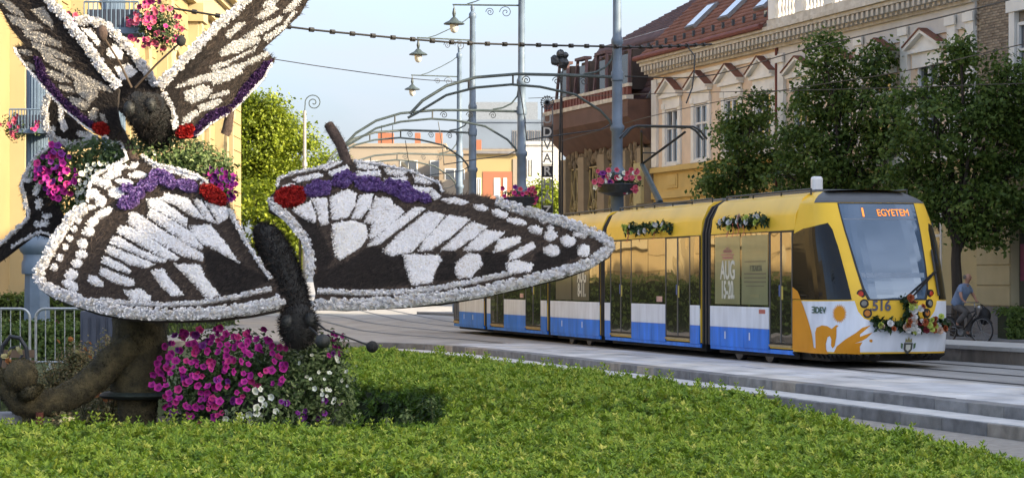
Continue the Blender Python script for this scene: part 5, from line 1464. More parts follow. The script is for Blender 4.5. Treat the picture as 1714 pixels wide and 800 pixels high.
def win(root, x0, x1, z0, z1, y=-.0, frame='wframe', mull=True, depth=.14, sill=True, arch=False):
    w = MB(); t = .09
    w.bb(x0, x0 + t, y - .03, y + depth, z0, z1); w.bb(x1 - t, x1, y - .03, y + depth, z0, z1); w.bb(x0 + t, x1 - t, y - .03, y + depth, z0, z0 + t); w.bb(x0 + t, x1 - t, y - .03, y + depth, z1 - t, z1)
    if mull:
        xm = (x0 + x1) / 2; zm = z0 + (z1 - z0) * .66
        w.bb(xm - .045, xm + .045, y - .015, y + depth - .02, z0 + t, z1 - t); w.bb(x0 + t, xm - .045, y - .01, y + depth - .02, zm - .04, zm + .04); w.bb(xm + .045, x1 - t, y - .01, y + depth - .02, zm - .04, zm + .04)
    o = w.build('window', M[frame], root)
    g_ = MB(); g_.bb(x0 + t * .5, x1 - t * .5, y + .05, y + .07, z0 + t * .5, z1 - t * .5); g_.build('pane', M['pane'], o)
    if sill:
        s_ = MB(); s_.bb(x0 - .12, x1 + .12, y - .16, y + .02, z0 - .10, z0 - .003); s_.build('sill', M['cream'], o)
    return o
def wall_with_holes(root, name, x0, x1, z0, z1, holes, m_, y0=0.0, y1=.45):
    """front wall as blocks round rectangular openings"""
    w = MB()
    xs = sorted({x0, x1, *[h[0] for h in holes], *[h[1] for h in holes]}); zs_ = sorted({z0, z1, *[h[2] for h in holes], *[h[3] for h in holes]})
    for i in range(len(xs) - 1):
        run = None
        for j in range(len(zs_) - 1):
            cx, cz = (xs[i] + xs[i + 1]) / 2, (zs_[j] + zs_[j + 1]) / 2
            solid = not any(h[0] < cx < h[1] and h[2] < cz < h[3] for h in holes)
            if solid:
                if run is None: run = zs_[j]
            if (not solid or j == len(zs_) - 2) and run is not None:
                w.bb(xs[i], xs[i + 1], y0, y1, run, zs_[j + 1] if solid else zs_[j]); run = None
    return w.build(name, m_, root)
def pediment(root, xc, w, z, h):
    p = MB()
    p.prism([(xc - w / 2, -.02, z), (xc + w / 2, -.02, z), (xc, -.02, z + h)], (0, -.12, 0))
    o = p.build('pediment', M['cream'], root)
    q = MB(); q.bar((xc - w / 2 - .1, -.16, z + .02), (xc, -.16, z + h + .06), .30, .10); q.bar((xc + w / 2 + .1, -.16, z + .02), (xc + .0, -.16, z + h + .06), .30, .10); q.build('raking_cornice', M['cream'], o)
    q = MB(); q.bar((xc - w / 2 - .12, -.20, z + .09), (xc, -.20, z + h + .135), .30, .035); q.bar((xc + w / 2 + .12, -.20, z + .09), (xc, -.20, z + h + .135), .30, .035); q.build('tile_cap', M['tile'], o)
    q = MB(); q.bb(xc - w / 2 - .05, xc + w / 2 + .05, -.2, -.01, z - .12, z - .003); q.bb(xc - w / 2 + .08, xc + w / 2 - .08, -.09, -.01, z - .55, z - .125); q.build('lintel', M['cream'], o)

# ---- peach town house
A = empty('town_house', ROW0, UB, 'peach town house with white window pediments and red tiled roof behind the tram', 'building')
wxs = [1.43, 4.40, 7.35, 10.25]
holes = [(x, x + 1.3, 6.0, 8.05) for x in wxs]
lowh = [(x - .1, x + 1.4, 1.0, 3.9) for x in wxs]
wall_with_holes(A, 'upper_wall', 0.0, 12.2, 5.85, 9.45, holes, M['peach'])
wall_with_holes(A, 'lower_wall', 0.0, 12.2, 0.0, 5.85, lowh, M['ochre'])
bk = MB(); bk.bb(0, 12.2, .45, 11, 0, 9.4); bk.build('back_body', M['cream'], A)
for x in wxs:
    win(A, x, x + 1.3, 6.0, 8.05); pediment(A, x + .65, 1.95, 8.62, .5)
    for s in (x - .28, x + 1.31):
        q = MB(); q.bb(s, s + .27, -.08, -.002, 5.95, 8.3); q.bb(s - .03, s + .30, -.12, -.081, 8.10, 8.3); q.build('window_pilaster', M['cream'], A)
    win(A, x - .1, x + 1.4, 1.0, 3.9)
    q = MB(); q.bb(x + .1, x + 1.2, -.05, -.002, 5.1, 5.6); q.bb(x + .22, x + 1.08, -.075, -.051, 5.2, 5.5); q.build('apron_panel', M['ochre'], A)
for x0, x1 in ((0.0, .55), (11.6, 12.2)):
    q = MB(); q.bb(x0, x1, -.10, -.002, 5.95, 9.3); q.build('corner_pilaster', M['cream'], A)
q = MB(); q.bb(-.02, 12.22, -.16, .02, 5.72, 5.92); q.bb(-.02, 12.22, -.10, .02, 4.72, 4.98); q.build('string_course', M['ochre'], A)
q = MB(); q.bb(.56, 11.59, -.06, -.001, 9.15, 9.3); q.build('frieze_band', M['cream'], A)
def cornice(root, x0, x1, z, step=.34, m_=None):
    c = MB(); c.bb(x0, x1, -.18, .4, z, z + .16); c.bb(x0, x1, -.55, .4, z + .40, z + .52); c.bb(x0, x1, -.66, .4, z + .523, z + .66); c.bb(x0, x1, -.24, .4, z + .163, z + .398)
    o = c.build('cornice', m_ or M['stone'], root)
    d = MB(); d.bb(-.085, .085, -.27, .0, -.10, .0995); d.bb(-.085, .085, -.14, 0.0, -.205, -.101); me = d.mesh('modillion', m_ or M['stone'])
    k = int((x1 - x0) / step)
    for i in range(k):
        e = link('modillion', me, o); e.location = (x0 + (i + .5) * (x1 - x0) / k, -.245, z + .29)
cornice(A, -.1, 12.2, 9.42)
def tiled_roof(root, x0, x1, y0, z0, y1, z1, m_, pitch=.26, jag=.012, name='roof'):
    """overlapping tile courses, every tile edge stepped"""
    L = math.hypot(y1 - y0, z1 - z0); dy, dz = (y1 - y0) / L, (z1 - z0) / L; ny, nz = -dz, dy
    r_ = MB(); r_.add([(x0, y0, z0), (x1, y0, z0), (x1, y1, z1), (x0, y1, z1)], [(0, 1, 2, 3)])
    o = r_.build(name, m_, root)
    rows = int(L / pitch); V, Fc, T = [], [], []
    tw = .24
    for i in range(rows):
        s0 = i * pitch; n_ = int((x1 - x0) / tw)
        for j in range(n_):
            xa = x0 + (j + (.5 if i % 2 else 0)) * tw; xb = min(xa + tw * .95, x1)
            if xb - xa < .05: continue
            l = random.uniform(-jag, jag); h0, h1 = .055 + l * .6, .012
            k = len(V)
            a0, a1 = s0 - .02 + l, min(s0 + pitch * 1.08, L)
            for xx, ss, hh in ((xa, a0, h0), (xb, a0, h0), (xb, a1, h1), (xa, a1, h1), (xa, a0, .0), (xb, a0, .0)):
                V.append((xx, y0 + dy * ss + ny * hh, z0 + dz * ss + nz * hh))
            Fc += [(k, k + 1, k + 2, k + 3), (k + 4, k + 5, k + 1, k)]
    tl = np_mesh('roof_tiles', np.array(V), np.array(Fc), m_, o); tag(tl, kind='stuff')
    return o
tiled_roof(A, -.15, 12.2, -.62, 10.14, 5.2, 15.6, M['tile'])
q = MB(); q.add([(12.2, 5.2, 15.6), (12.2, 11, 10.1), (-.15, 11, 10.1), (-.15, 5.2, 15.6)], [(0, 1, 2, 3)]); q.add([(-.15, -.5, 10.1), (-.15, 11, 10.1), (-.15, 5.2, 15.6)], [(0, 1, 2)]); q.build('roof_back', M['shingle'], A)
q = MB(); q.tube([(-.2, -.72, 10.12), (12.2, -.72, 10.12)], .10, 8); q.build('gutter', M['rust'], A)
for i in range(13):
    q = MB(); q.bb(i * .95 + .2, i * .95 + .26, -.35, -.25, 10.5, 10.72); q.build('snow_guard', M['iron'], A)
def skylight(root, x, s):
    L = math.hypot(5.82, 5.46); dy, dz = 5.82 / L, 5.46 / L; ny, nz = -dz, dy
    def P(xx, ss, h): return (xx, -.62 + dy * ss + ny * h, 10.14 + dz * ss + nz * h)
    q = MB(); vs_ = [P(xx, ss, h) for h in (.04, .16) for xx, ss in ((x, s), (x + .95, s), (x + .95, s + 1.35), (x, s + 1.35))]
    q.add(vs_, [(3, 2, 1, 0), (0, 1, 5, 4), (1, 2, 6, 5), (2, 3, 7, 6), (3, 0, 4, 7), (4, 5, 6, 7)]); o = q.build('skylight', M['slate'], root)
    g_ = MB(); g_.add([P(xx, ss, .175) for xx, ss in ((x + .09, s + .09), (x + .86, s + .09), (x + .86, s + 1.26), (x + .09, s + 1.26))], [(0, 1, 2, 3)]); g_.build('pane', glassmat('skylight_glass', (.3, .35, .4), .6, (1, 1, 1), .05), o)
for x in (3.0, 6.3, 9.6): skylight(A, x, 1.1)
q = MB(); q.tube([(12.15, -.12, 0.2), (12.15, -.12, 9.6)], .06, 8); q.build('downpipe', M['rust'], A)

# ---- neighbour with roof balustrade
B_ = empty('town_house', rowpos(12.2), UB, 'cream town house with stone roof balustrade half hidden by the street trees', 'building')
wx2 = [1.2, 4.2, 7.2, 10.2]
wall_with_holes(B_, 'upper_wall', 0.01, 13.8, 5.2, 9.45, [(x, x + 1.35, 5.9, 8.0) for x in wx2], M['peach'])
wall_with_holes(B_, 'lower_wall', 0.01, 13.8, 0.9, 5.2, [(x - .15, x + 1.5, 1.0, 3.9) for x in wx2], mat('pale_yellow_plaster', (.47, .40, .22), .9, .1, 1.5, .1))
q = MB(); q.bb(.01, 13.8, -.06, .45, 0, .897); q.build('plinth', M['plinth'], B_)
bk = MB(); bk.bb(.02, 13.8, .46, 11, 0, 10.0); bk.build('back_body', M['cream'], B_)
for x in wx2:
    win(B_, x, x + 1.35, 5.9, 8.0); win(B_, x - .15, x + 1.5, 1.0, 3.9); pediment(B_, x + .67, 2.0, 8.42, .42)
for x in (.0, 3.05, 6.1, 9.2, 12.2, 13.3):
    q = MB(); q.bb(x + .02, x + .5, -.12, -.002, 5.3, 9.2); q.bb(x - .05, x + .57, -.18, -.121, 8.9, 9.15); q.build('pilaster', M['cream'], B_)
q = MB(); q.bb(.02, 13.8, -.07, -.001, 8.75, 9.42); q.build('white_frieze', mat('white_frieze', (.62, .60, .56), .9, .08, 2), B_)
q = MB(); q.bb(.0, 13.8, -.2, .02, 5.05, 5.3); q.build('string_course', M['cream'], B_)
for k in range(7):
    q = MB(); q.bb(.02, 13.8, -.025, -.0, 1.5 + k * .5, 1.93 + k * .5)
cornice(B_, 0.01, 13.8, 9.42)
bal = empty('balustrade'); bal.parent = B_
q = MB(); q.bb(.01, 13.8, -.5, -.1, 10.1, 10.32); q.bb(.01, 13.8, -.48, -.12, 11.05, 11.22); q.build('rail', M['stone'], bal)
for x in np.arange(.2, 13.8, 2.25):
    q = MB(); q.bb(x, x + .55, -.53, -.07, 10.323, 11.35); q.build('pier', M['cream'], bal)
b1 = MB(); b1.lathe([(.07, 0), (.07, .06), (.045, .10), (.085, .28), (.05, .50), (.06, .60), (.07, .66), (.07, .725)], (0, 0, 0), 8); bm1 = b1.mesh('baluster', M['cream'], True)
for x in np.arange(.2, 11.6, 2.25):
    for i in range(6):
        e = link('baluster', bm1, bal); e.location = (x + .72 + i * .27, -.3, 10.322)
q = MB(); q.add([(.0, .2, 10.2), (13.8, .2, 10.2), (13.8, 5, 13.2), (0, 5, 13.2)], [(0, 1, 2, 3)]); q.build('roof', M['tile'], B_)

# ---- bare brick house at the right edge
Cc = empty('town_house', rowpos(26.0), UB, 'house with a bare brick strip and white window surround at the right edge', 'building')
q = MB(); q.bb(.02, 12, .06, 11, 4.9, 14); q.build('wall', M['mortar'], Cc)
q = MB(); q.bb(.02, 1.95, -.0, .5, .9, 4.9); q.bb(3.9, 12, 0, .5, .9, 4.9); q.bb(1.95, 3.9, 0, .5, 4.0, 4.9); q.build('lower_wall', mat('beige_rustication', (.44, .385, .24), .9, .08, 1.5, .1), Cc)
for k in range(7):
    q = MB(); q.bb(.05, 1.93, -.035, -.001, .92 + k * .565, .92 + k * .565 + .53); q.build('rustic_block', mat('beige_block', (.44, .39, .24), .9, .08, 1.5, .1) if k == 0 else bpy.data.materials['beige_block'], Cc, bevel=.01)
q = MB(); q.bb(.02, 12, -.08, .5, 0, .898); q.build('plinth', M['plinth'], Cc)
q = MB(); q.bb(1.96, 3.9, .25, .3, .9, 4.0); q.build('shop_window', M['pane'], Cc)
q = MB(); q.bb(2.1, 2.9, .2, .245, 1.6, 2.6); q.build('shop_poster', mat('dark_pink_poster', (.16, .02, .08), .5), Cc)
bme = [MB().bb(0, .245, -.0, .10, 0, .068).mesh('brick', m_) for m_ in M['brick']]
nb_ = 0
for r_ in range(66):
    z = 9.85 - r_ * .078
    for j in range(7):
        x = .03 + j * .257 + (.128 if r_ % 2 else 0)
        if x > 1.75 or z < 5.9 or nb_ >= 300: continue
        e = link('brick', random.choice(bme), Cc); e.location = (x, -.01 + random.uniform(-.012, .008), z); nb_ += 1
for x in (2.0, 6.0):
    win(Cc, x + .35, x + 1.75, 6.4, 8.6)
    q = MB(); q.bb(x, x + .3, -.1, .055, 6.0, 8.9); q.bb(x + 1.8, x + 2.1, -.1, .055, 6.0, 8.9); q.bb(x - .1, x + 2.2, -.14, .055, 8.9, 9.3); q.build('window_surround', M['cream'], Cc); pediment(Cc, x + 1.05, 2.4, 9.6, .5)
q = MB(); q.bb(0.02, 12, -.3, .05, 11.2, 11.7); q.build('cornice', M['stone'], Cc)

# ---- taller houses of the same row towards the path (outside the picture; they shade the street)
def row_house(x, L, h, label, mw):
    o = empty('town_house', rowpos(x), UB, label, 'building')
    nw = int(L / 3); hs = [(1 + i * 3, 2.4 + i * 3, 1.6 + f * 3.6, 3.7 + f * 3.6) for i in range(nw) for f in range(int(h / 3.7))]
    wall_with_holes(o, 'wall', .02, L, 0, h, hs, mw)
    q = MB(); q.bb(.03, L, .46, 12, 0, h); q.build('back_body', mw, o)
    for a, b, c, d in hs: win(o, a, b, c, d, mull=False)
    cornice(o, .02, L, h, .6)
    q = MB(); q.prism([(.02, -.6, h + .66), (.02, 12, h + .66), (.02, 6, h + 3.6)], (L - .02, 0, 0)); q.build('roof', M['tile'], o)
row_house(38.0, 14, 14.5, 'four storey ochre house continuing the right row beyond the frame', M['ochre'])
row_house(52.0, 16, 17.0, 'tall cream house continuing the right row beyond the frame', M['cream'])
row_house(68.0, 18, 17.5, 'tall peach house continuing the right row beyond the frame', M['peach'])
row_house(86.0, 20, 17.5, 'farthest tall ochre house of the right row beside the path', M['ochre'])

# ---- brown theatre with lattice windows
T_ = empty('theatre', rowpos(-.02), UB, 'brown theatre with jutting eaves and gold lattice windows left of the peach house', 'building'); T_.scale = (.93, 1, .83)
q = MB(); q.bb(-11.2, -.02, .05, 12, 0, 9.6); q.build('wall', mat('dark_recess', (.085, .070, .05), .9, .2, 2), T_)
for xc, w_ in ((-10.85, .8), (-8.3, .8), (-5.6, .9), (-2.9, 1.0), (-.55, .9)):
    q = MB(); q.bb(xc - w_ / 2, xc + w_ / 2, -.35, .05, 0, 8.1); q.build('column', M['tan'], T_)
q = MB(); q.bb(-.95, -.08, -.5, -.36, 0, 7.4); q.build('corner_pier', mat('cream_yellow_pier', (.46, .40, .20), .9, .1), T_)
for x0, x1 in ((-10.4, -8.75), (-7.85, -6.1), (-5.1, -3.45), (-2.35, -1.05)):
    lw_ = empty('lattice_window'); lw_.parent = T_
    q = MB(); q.bb(x0, x1, -.02, .02, .5, 7.6); q.build('pane', M['pane'], lw_)
    q = MB(); n_ = 4
    for i in range(n_ + 1):
        x = x0 + (x1 - x0) * i / n_; q.bb(x - .03, x + .03, -.12, -.06, .5, 7.6)
    for z in (.5, 1.9, 3.2, 4.4, 5.6, 7.57): q.bb(x0, x1, -.14, -.121, z - .035, z + .035)
    xm = (x0 + x1) / 2
    for s in (-1, 1):
        q.bar((xm, -.16, 7.5), (xm + s * (x1 - x0) / 2, -.16, 5.6), .06, .04); q.bar((xm + s * (x1 - x0) / 2, -.16, 5.6), (xm, -.16, 4.4), .06, .04); q.bar((xm, -.18, 5.5), (xm + s * (x1 - x0) * .3, -.18, 6.9), .05, .04)
    ringp = [(xm + .35 * math.cos(t), -.17, 5.6 + .35 * math.sin(t)) for t in np.linspace(0, 2 * math.pi, 15)]
    q.tube(ringp, .03, 5)
    q.build('lattice', M['gold'], lw_)
# carved frieze
q = MB()
for i in range(38): 
    x = -10.9 + i * .275; q.ball((x, -.12, 8.0 + .25 * math.sin(i * 2.7)), (.16, .12, random.uniform(.2, .4)), 7, 0, .2)
q.build('carved_frieze', mat('carved_frieze', (.22, .17, .11), .95, .4, 6, .5), T_, True)
# jutting brown eaves: an angular soffit and fascia
q = MB(); q.prism([(-11.6, -.02, 8.3), (-11.6, -1.0, 9.55), (-11.6, -1.0, 10.35), (-11.6, -.02, 10.35)], (11.45, 0, 0)); q.build('eaves', M['brownpanel'], T_)
q = MB(); q.prism([(-11.6, -1.0, 9.55), (-11.6, -.02, 8.3), (-11.6, 1.2, 8.3), (-11.6, 1.2, 10.35), (-11.6, -1.0, 10.35)], (-.6, .9, 0)); q.build('eaves_end', M['brownpanel'], T_)
q = MB(); q.bb(-11.7, -.2, -1.05, -.75, 10.352, 10.55); q.bb(-11.7, -.2, -.95, -.80, 10.95, 11.1); q.build('parapet_rail', M['stone'], T_)
pm = MB().bb(-.13, .13, -.08, .08, 0, .398).mesh('parapet_block', M['rust'])
for i in range(28):
    e = link('parapet_block', pm, T_); e.location = (-11.5 + i * .41, -.87, 10.551)
def shingle_roof(x0, x1, y0, z0, y1, z1, name='mansard'):
    return tiled_roof(T_, x0, x1, y0, z0, y1, z1, M['shingle'], .34, .008, name)
shingle_roof(-11.4, -.2, -.2, 10.4, 1.5, 14.0)
q = MB(); q.prism([(-11.4, -.2, 10.36), (-11.4, 1.5, 14.0), (-11.4, 11, 14.0), (-11.4, 11, 10.36)], (-.02, 0, 0)); q.build('roof_end', M['shingle'], T_)
tiled_roof(T_, -9.5, 2.5, 1.52, 14.02, 7.0, 17.6, M['shingle'], .34, .008, 'upper_roof')
q = MB(); q.prism([(2.5, 1.52, 14.0), (2.5, 7.0, 17.6), (2.5, 12, 14)], (.25, 0, 0)); q.prism([(-.18, -.25, 10.4), (-.18, 1.5, 14.05), (2.5, 1.5, 14.05)], (0, .3, 0)); q.build('grey_gable', M['slate'], T_)
q = MB(); q.bb(-11.3, 2.5, 1.6, 11, 12, 13.98); q.build('roof_body', M['slate'], T_)
for x in (-10.2, -7.6, -4.9, -2.0):
    d = empty('dormer'); d.parent = T_
    q = MB(); q.prism([(x - .75, -.45, 10.9), (x + .75, -.45, 10.9), (x + .55, -.35, 12.8), (x - .55, -.35, 12.8)], (0, 2.0, 0)); q.build('cheek', mat('dormer_brown', (.055, .038, .03), .8), d)
    q = MB(); q.bb(x - .45, x + .45, -.50, -.46, 11.1, 12.6); q.build('pane', glassmat('dormer_glass', (.02, .02, .022), .05), d)
    q = MB(); q.bar((x - .85, -.6, 10.85), (x - .6, -.5, 12.9), .14, .10); q.bar((x + .85, -.6, 10.85), (x + .6, -.5, 12.9), .14, .10); q.bb(x - .68, x + .68, -.62, -.3, 12.88, 13.02); q.build('dormer_frame', M['shingle'], d)

# ---- yellow church on the left
M['church'] = mat('yellow_church_plaster', (0.33, 0.245, 0.115), 0.9, 0.07, .7, 0.08)
M['church_pale'] = mat('pale_church_trim', (0.37, 0.305, 0.175), 0.9, 0.06, .8, 0.08)
ch = empty('church', (-12.5, 110, 0), R(-90), 'sunlit yellow church wall with pilasters behind the butterfly sculptures', 'building')
# local x runs towards the path, outward is +y ... wall faces the street at local y = 0
CL = 56
wall_h = 14.2
holes = [(4 + i * 8.2, 6.4 + i * 8.2, 3.2, 9.0) for i in range(6)]
w = wall_with_holes(ch, 'wall', 0.0, CL, 0.0, wall_h, holes, M['church'], -.6, 0.0)
q = MB(); q.bb(.02, CL, -20, -.62, 0, wall_h); q.build('nave_body', M['church'], ch)
for a, b, c, d in holes:
    q = MB(); q.bb(a, b, -.45, -.40, c, d); o = q.build('window', glassmat('church_glass_%d' % int(a), (.02, .02, .02), .1), ch)
    q = MB(); q.bb((a + b) / 2 - .06, (a + b) / 2 + .06, -.40, -.33, c, d)
    for z in np.arange(c + .9, d, 1.0): q.bb(a, b, -.40, -.35, z - .03, z + .03)
    q.build('glazing_bar', M['iron'], o)
    q = MB(); arc = [((a + b) / 2 + 1.45 * math.cos(t), .06, d - .2 + 1.45 * math.sin(t)) for t in np.linspace(0, math.pi, 13)]
    q.tube(arc, .16, 6); q.bb(a - .3, a - .02, -.0, .12, c - .2, d); q.bb(b + .02, b + .3, 0, .12, c - .2, d); q.bb(a - .45, b + .45, 0, .25, c - .45, c - .2); q.build('window_surround', M['church_pale'], o)
crs = [0]
for k in range(17):
    z = 1.9 + k * .62
    if 12.4 < z < 14.6: continue
    for i in range(6):
        xa, xb = 1.6 + i * 8.2 + (-1.4 if i == 0 else .2), 9.2 + i * 8.2 - 1.0
        segs = [(max(.05, xa), xb)]
        if 2.4 < z < 10.8: segs = [(max(.05, xa), 3.55 + i * 8.2), (6.85 + i * 8.2, xb)]
        for s0, s1 in segs:
            if s1 - s0 < .2 or s1 > CL: continue
            q = MB(); q.bb(s0, s1, 0.002, .05, z, z + .58); q.build('plaster_course', M['church'], ch)
for i in range(6):
    x = 8.4 + i * 8.2
    q = MB(); q.bb(x, x + 1.15, .0, .38, 0.0, 12.0); q.bb(x + .2, x + .95, .38, .5, 1.8, 11.6); q.bb(x - .15, x + 1.3, 0, .6, 11.6, 12.3); q.bb(x - .15, x + 1.3, 0, .6, 0, 1.5); q.build('pilaster', M['church_pale'], ch)
q = MB(); q.bb(-.3, CL, 0, .35, 12.3, 13.1); q.bb(-.5, CL, 0, .9, 13.35, 13.65); q.bb(-.6, CL, 0, 1.15, 13.652, 13.95); q.bb(-.4, CL, 0, .55, 13.1, 13.349); q.build('entablature', M['church_pale'], ch)
q = MB(); q.bb(0, CL, 0, .30, 0, 1.2); q.build('plinth', M['plinth'], ch)

hgx = empty('clipped_hedge', (-10.6, 62, 0), 0, 'unseen dark hedge added at the church foot to darken the tram window reflections', 'hedge', 'background hedges')  # added out of sight, so the tram windows reflect a dark lower band
q = MB(); q.bb(-.5, .4, 0, 26, 0, 1.55); q.build('twig_core', M['hedge_core'], hgx)
nh = 5000; P = np.column_stack([rng.normal(.45, .08, nh), rng.uniform(-.1, 26, nh), rng.uniform(0, 1.75, nh)]); P[:1500, 0] = rng.uniform(-.5, .45, 1500); P[:1500, 2] = rng.normal(1.62, .08, 1500)
HX = (P, np.column_stack([np.ones(nh), rng.normal(0, .5, nh), rng.normal(.4, .5, nh)]), rng.uniform(.1, .2, nh), hgx)
# ---- distant blocks of flats
M['cream_far'] = mat('cream_render', (.285, .245, .195), .9, .08, .5)
M['beige_far'] = mat('beige_render', (.27, .215, .155), .9, .08, .5)
M['yellow_far'] = mat('yellow_render', (.345, .265, .13), .9, .06, .5)
M['orange_far'] = mat('orange_render', (.30, .12, .07), .9, .08, .5)
M['bluegrey_far'] = mat('blue_grey_cladding', (.15, .19, .25), .5, .1, .5)
M['white_far'] = mat('white_render', (.45, .46, .47), .9, .05, .5)
def flats(label, px0, px1, ytop, Y, depth, m_, grp=None):
    o = empty('apartment_block', at((px0 + px1) / 2, CY, Y), 0, label, 'building', 'far blocks of flats'); o.location.z = 0
    W = (px1 - px0) * Y / F; h = at(0, ytop, Y).z
    q = MB(); q.bb(-W / 2, W / 2, 0, depth, 0, h); q.build('wall', m_, o)
    q = MB(); q.bb(-W / 2 - .1, W / 2 + .1, -.15, depth + .1, h + .003, h + .25); q.build('roof_edge', m_, o)
    return o, W, h
def fwin(o, x0, x1, z0, z1, m_='wframe', y=0):
    q = MB(); q.bb(x0, x1, y - .05, y + .02, z0, z1); w_ = q.build('window', M[m_], o)
    q = MB(); xm = (x0 + x1) / 2; q.bb(x0 + .08, xm - .04, y - .07, y - .051, z0 + .08, z1 - .08); q.bb(xm + .04, x1 - .08, y - .07, y - .051, z0 + .08, z1 - .08); q.build('pane', M['pane'], w_)
def fbalc(o, x0, x1, z, m_, d=1.1):
    q = MB(); q.bb(x0, x1, -d, -.01, z - .15, z); q.bb(x0, x1, -d, -d + .08, z, z + 1.0); q.bb(x0, x0 + .08, -d + .08, -.01, z, z + 1); q.bb(x1 - .08, x1, -d + .08, -.01, z, z + 1.0); q.build('balcony', M[m_], o)
o, W, h = flats('long cream block of flats with rooftop chimneys in the distance', 585, 745, 246, 175, 12, M['cream_far'])
for zf in (h - 1.9, h - 4.9, h - 7.9):
    for x in (-2.6, 0.2, 2.4): fwin(o, x, x + 1.3, zf - .6, zf + .9)
    fbalc(o, -1.0, .15, zf - 1.3, 'cream_far'); fbalc(o, 1.7, 3.3, zf - 1.3, 'beige_far')
for px_, w_ in ((643, 26), (697, 9), (733, 12)):
    x = (px_ - 665) * 175 / F; hh = w_ * 175 / F
    q = MB(); q.bb(x - hh / 2, x + hh / 2, 2, 3.2, h + .25, h + 1.15); q.build('chimney', M['orange_far'], o)
for px_ in (636, 655): 
    x = (px_ - 665) * 175 / F; q = MB(); q.tube([(x, 2, h), (x, 2, h + 1.7)], .03, 5); q.build('antenna', M['iron'], o)
o, W, h = flats('beige block of flats beside the yellow one', 735, 812, 258, 165, 10, M['beige_far'])
for zf in (h - 1.6, h - 4.4, h - 7.0):
    fwin(o, -1.2, .2, zf - .7, zf + .6); fwin(o, .6, 1.4, zf - .7, zf + .6); fbalc(o, -1.4, .4, zf - 1.2, 'cream_far', .8)
q = MB(); q.bb(.9, 1.3, 2, 3, h + .25, h + 1.1); q.build('chimney', M['orange_far'], o)
o, W, h = flats('yellow block with orange balcony recess behind the lamp posts', 796, 868, 258, 150, 9, M['yellow_far'])
for z in (h - 3.4, h - 6.4):
    q = MB(); q.bb(-.9, .95, -.03, .04, z, z + 2.3); r_ = q.build('loggia', M['orange_far'], o)
    q = MB(); q.bb(-.2, .2, -.06, -.031, z + .1, z + 1.9); q.bb(.4, .62, -.06, -.031, z + .6, z + 1.9); q.build('pane', M['wframe'], r_)
    q = MB(); q.bb(-.95, 1.0, -.9, -.8, z - .1, z + .75); q.bb(-.95, 1.0, -.8, -.031, z - .1, z); q.build('parapet', mat('orange_parapet', (.42, .19, .11), .8), r_)
fwin(o, -1.3, -1.0, h - 3, h - 1.5)
q = MB(); q.bb(-1.5, 1.45, -.35, -.16, h + .003, h + .2); q.build('roof_fascia', M['slate'], o)
q = MB(); q.bb(1.0, 1.33, -.06, -.001, 0, h - .3); q.build('pale_corner', M['cream_far'], o)
o, W, h = flats('blue grey office block with glass terraces far behind', 770, 938, 205, 235, 18, M['bluegrey_far'])
for z in (h - 2.6,):
    q = MB(); q.bb(-W / 2, W / 2, -1.2, -.02, z - .2, z); q.build('terrace', M['slate'], o)
    for i in range(8): fwin(o, 0.2 + i * .58, .7 + i * .58, z + .1, z + 1.8, 'slate')
q = MB(); q.bb(-W / 2 + .8, W / 2 - 2.2, 3, 10, h + .25, h + 2.2); q.build('penthouse', mat('grey_louvre', (.19, .22, .26), .6), o)
for i in range(6):
    q = MB(); q.bb(-W / 2, W / 2, -.04, -.001, h - 9 + i * .7, h - 8.96 + i * .7); q.build('cladding_joint', M['slate'], o)
o, W, h = flats('white building corner behind the vertical letter sign', 880, 940, 243, 160, 8, M['white_far'])
fwin(o, -1.1, -.7, h - 2.2, h - .9)
# ================================================================== catenary poles, lamps, wires
POLE_PROF = [(.34, 0), (.34, .5), (.27, .6), (.25, 1.5), (.30, 1.6), (.30, 1.75), (.20, 1.9), (.19, 4.5), (.26, 4.58), (.28, 4.68), (.22, 4.8), (.165, 4.9), (.16, 5.9), (.21, 5.96), (.21, 6.06), (.155, 6.12), (.15, 7.35), (.18, 7.38), (.18, 7.62), (.145, 7.66), (.14, 8.4), (.175, 8.45), (.175, 8.55), (.13, 8.65), (.115, 12.0), (.15, 12.05), (.15, 12.2), (.07, 12.3), (.09, 12.45), (.02, 12.65)]
def spiral(c, ex, ez, r0, turns, start=0.0, k=22, rend=.02):
    return [Vector(c) + (Vector(ex) * math.cos(start + turns * 2 * math.pi * i / k) + Vector(ez) * math.sin(start + turns * 2 * math.pi * i / k)) * (r0 + (rend - r0) * i / k) for i in range(k + 1)]
def lamp(root, p, ex):
    l = empty('lamp', p); l.parent = root
    q = MB(); q.tube([(0, 0, 0), (0, 0, -.12)], .02, 6); q.lathe([(.035, -.42), (.05, -.40), (.07, -.3), (.05, -.2), (.035, -.12)], n=10); q.build('lamp_neck', M['iron_green'], l, True)
    q = MB(); q.lathe([(.36, -.68), (.37, -.66), (.30, -.61), (.17, -.55), (.09, -.46), (.04, -.42)], n=18); q.build('lamp_shade', M['iron_green'], l, True)
    q = MB(); q.lathe([(.03, -.98), (.11, -.93), (.15, -.82), (.15, -.69)], n=12); q.build('lamp_glass', mat('frosted_lamp_glass', (.60, .60, .55), .3), l, True)
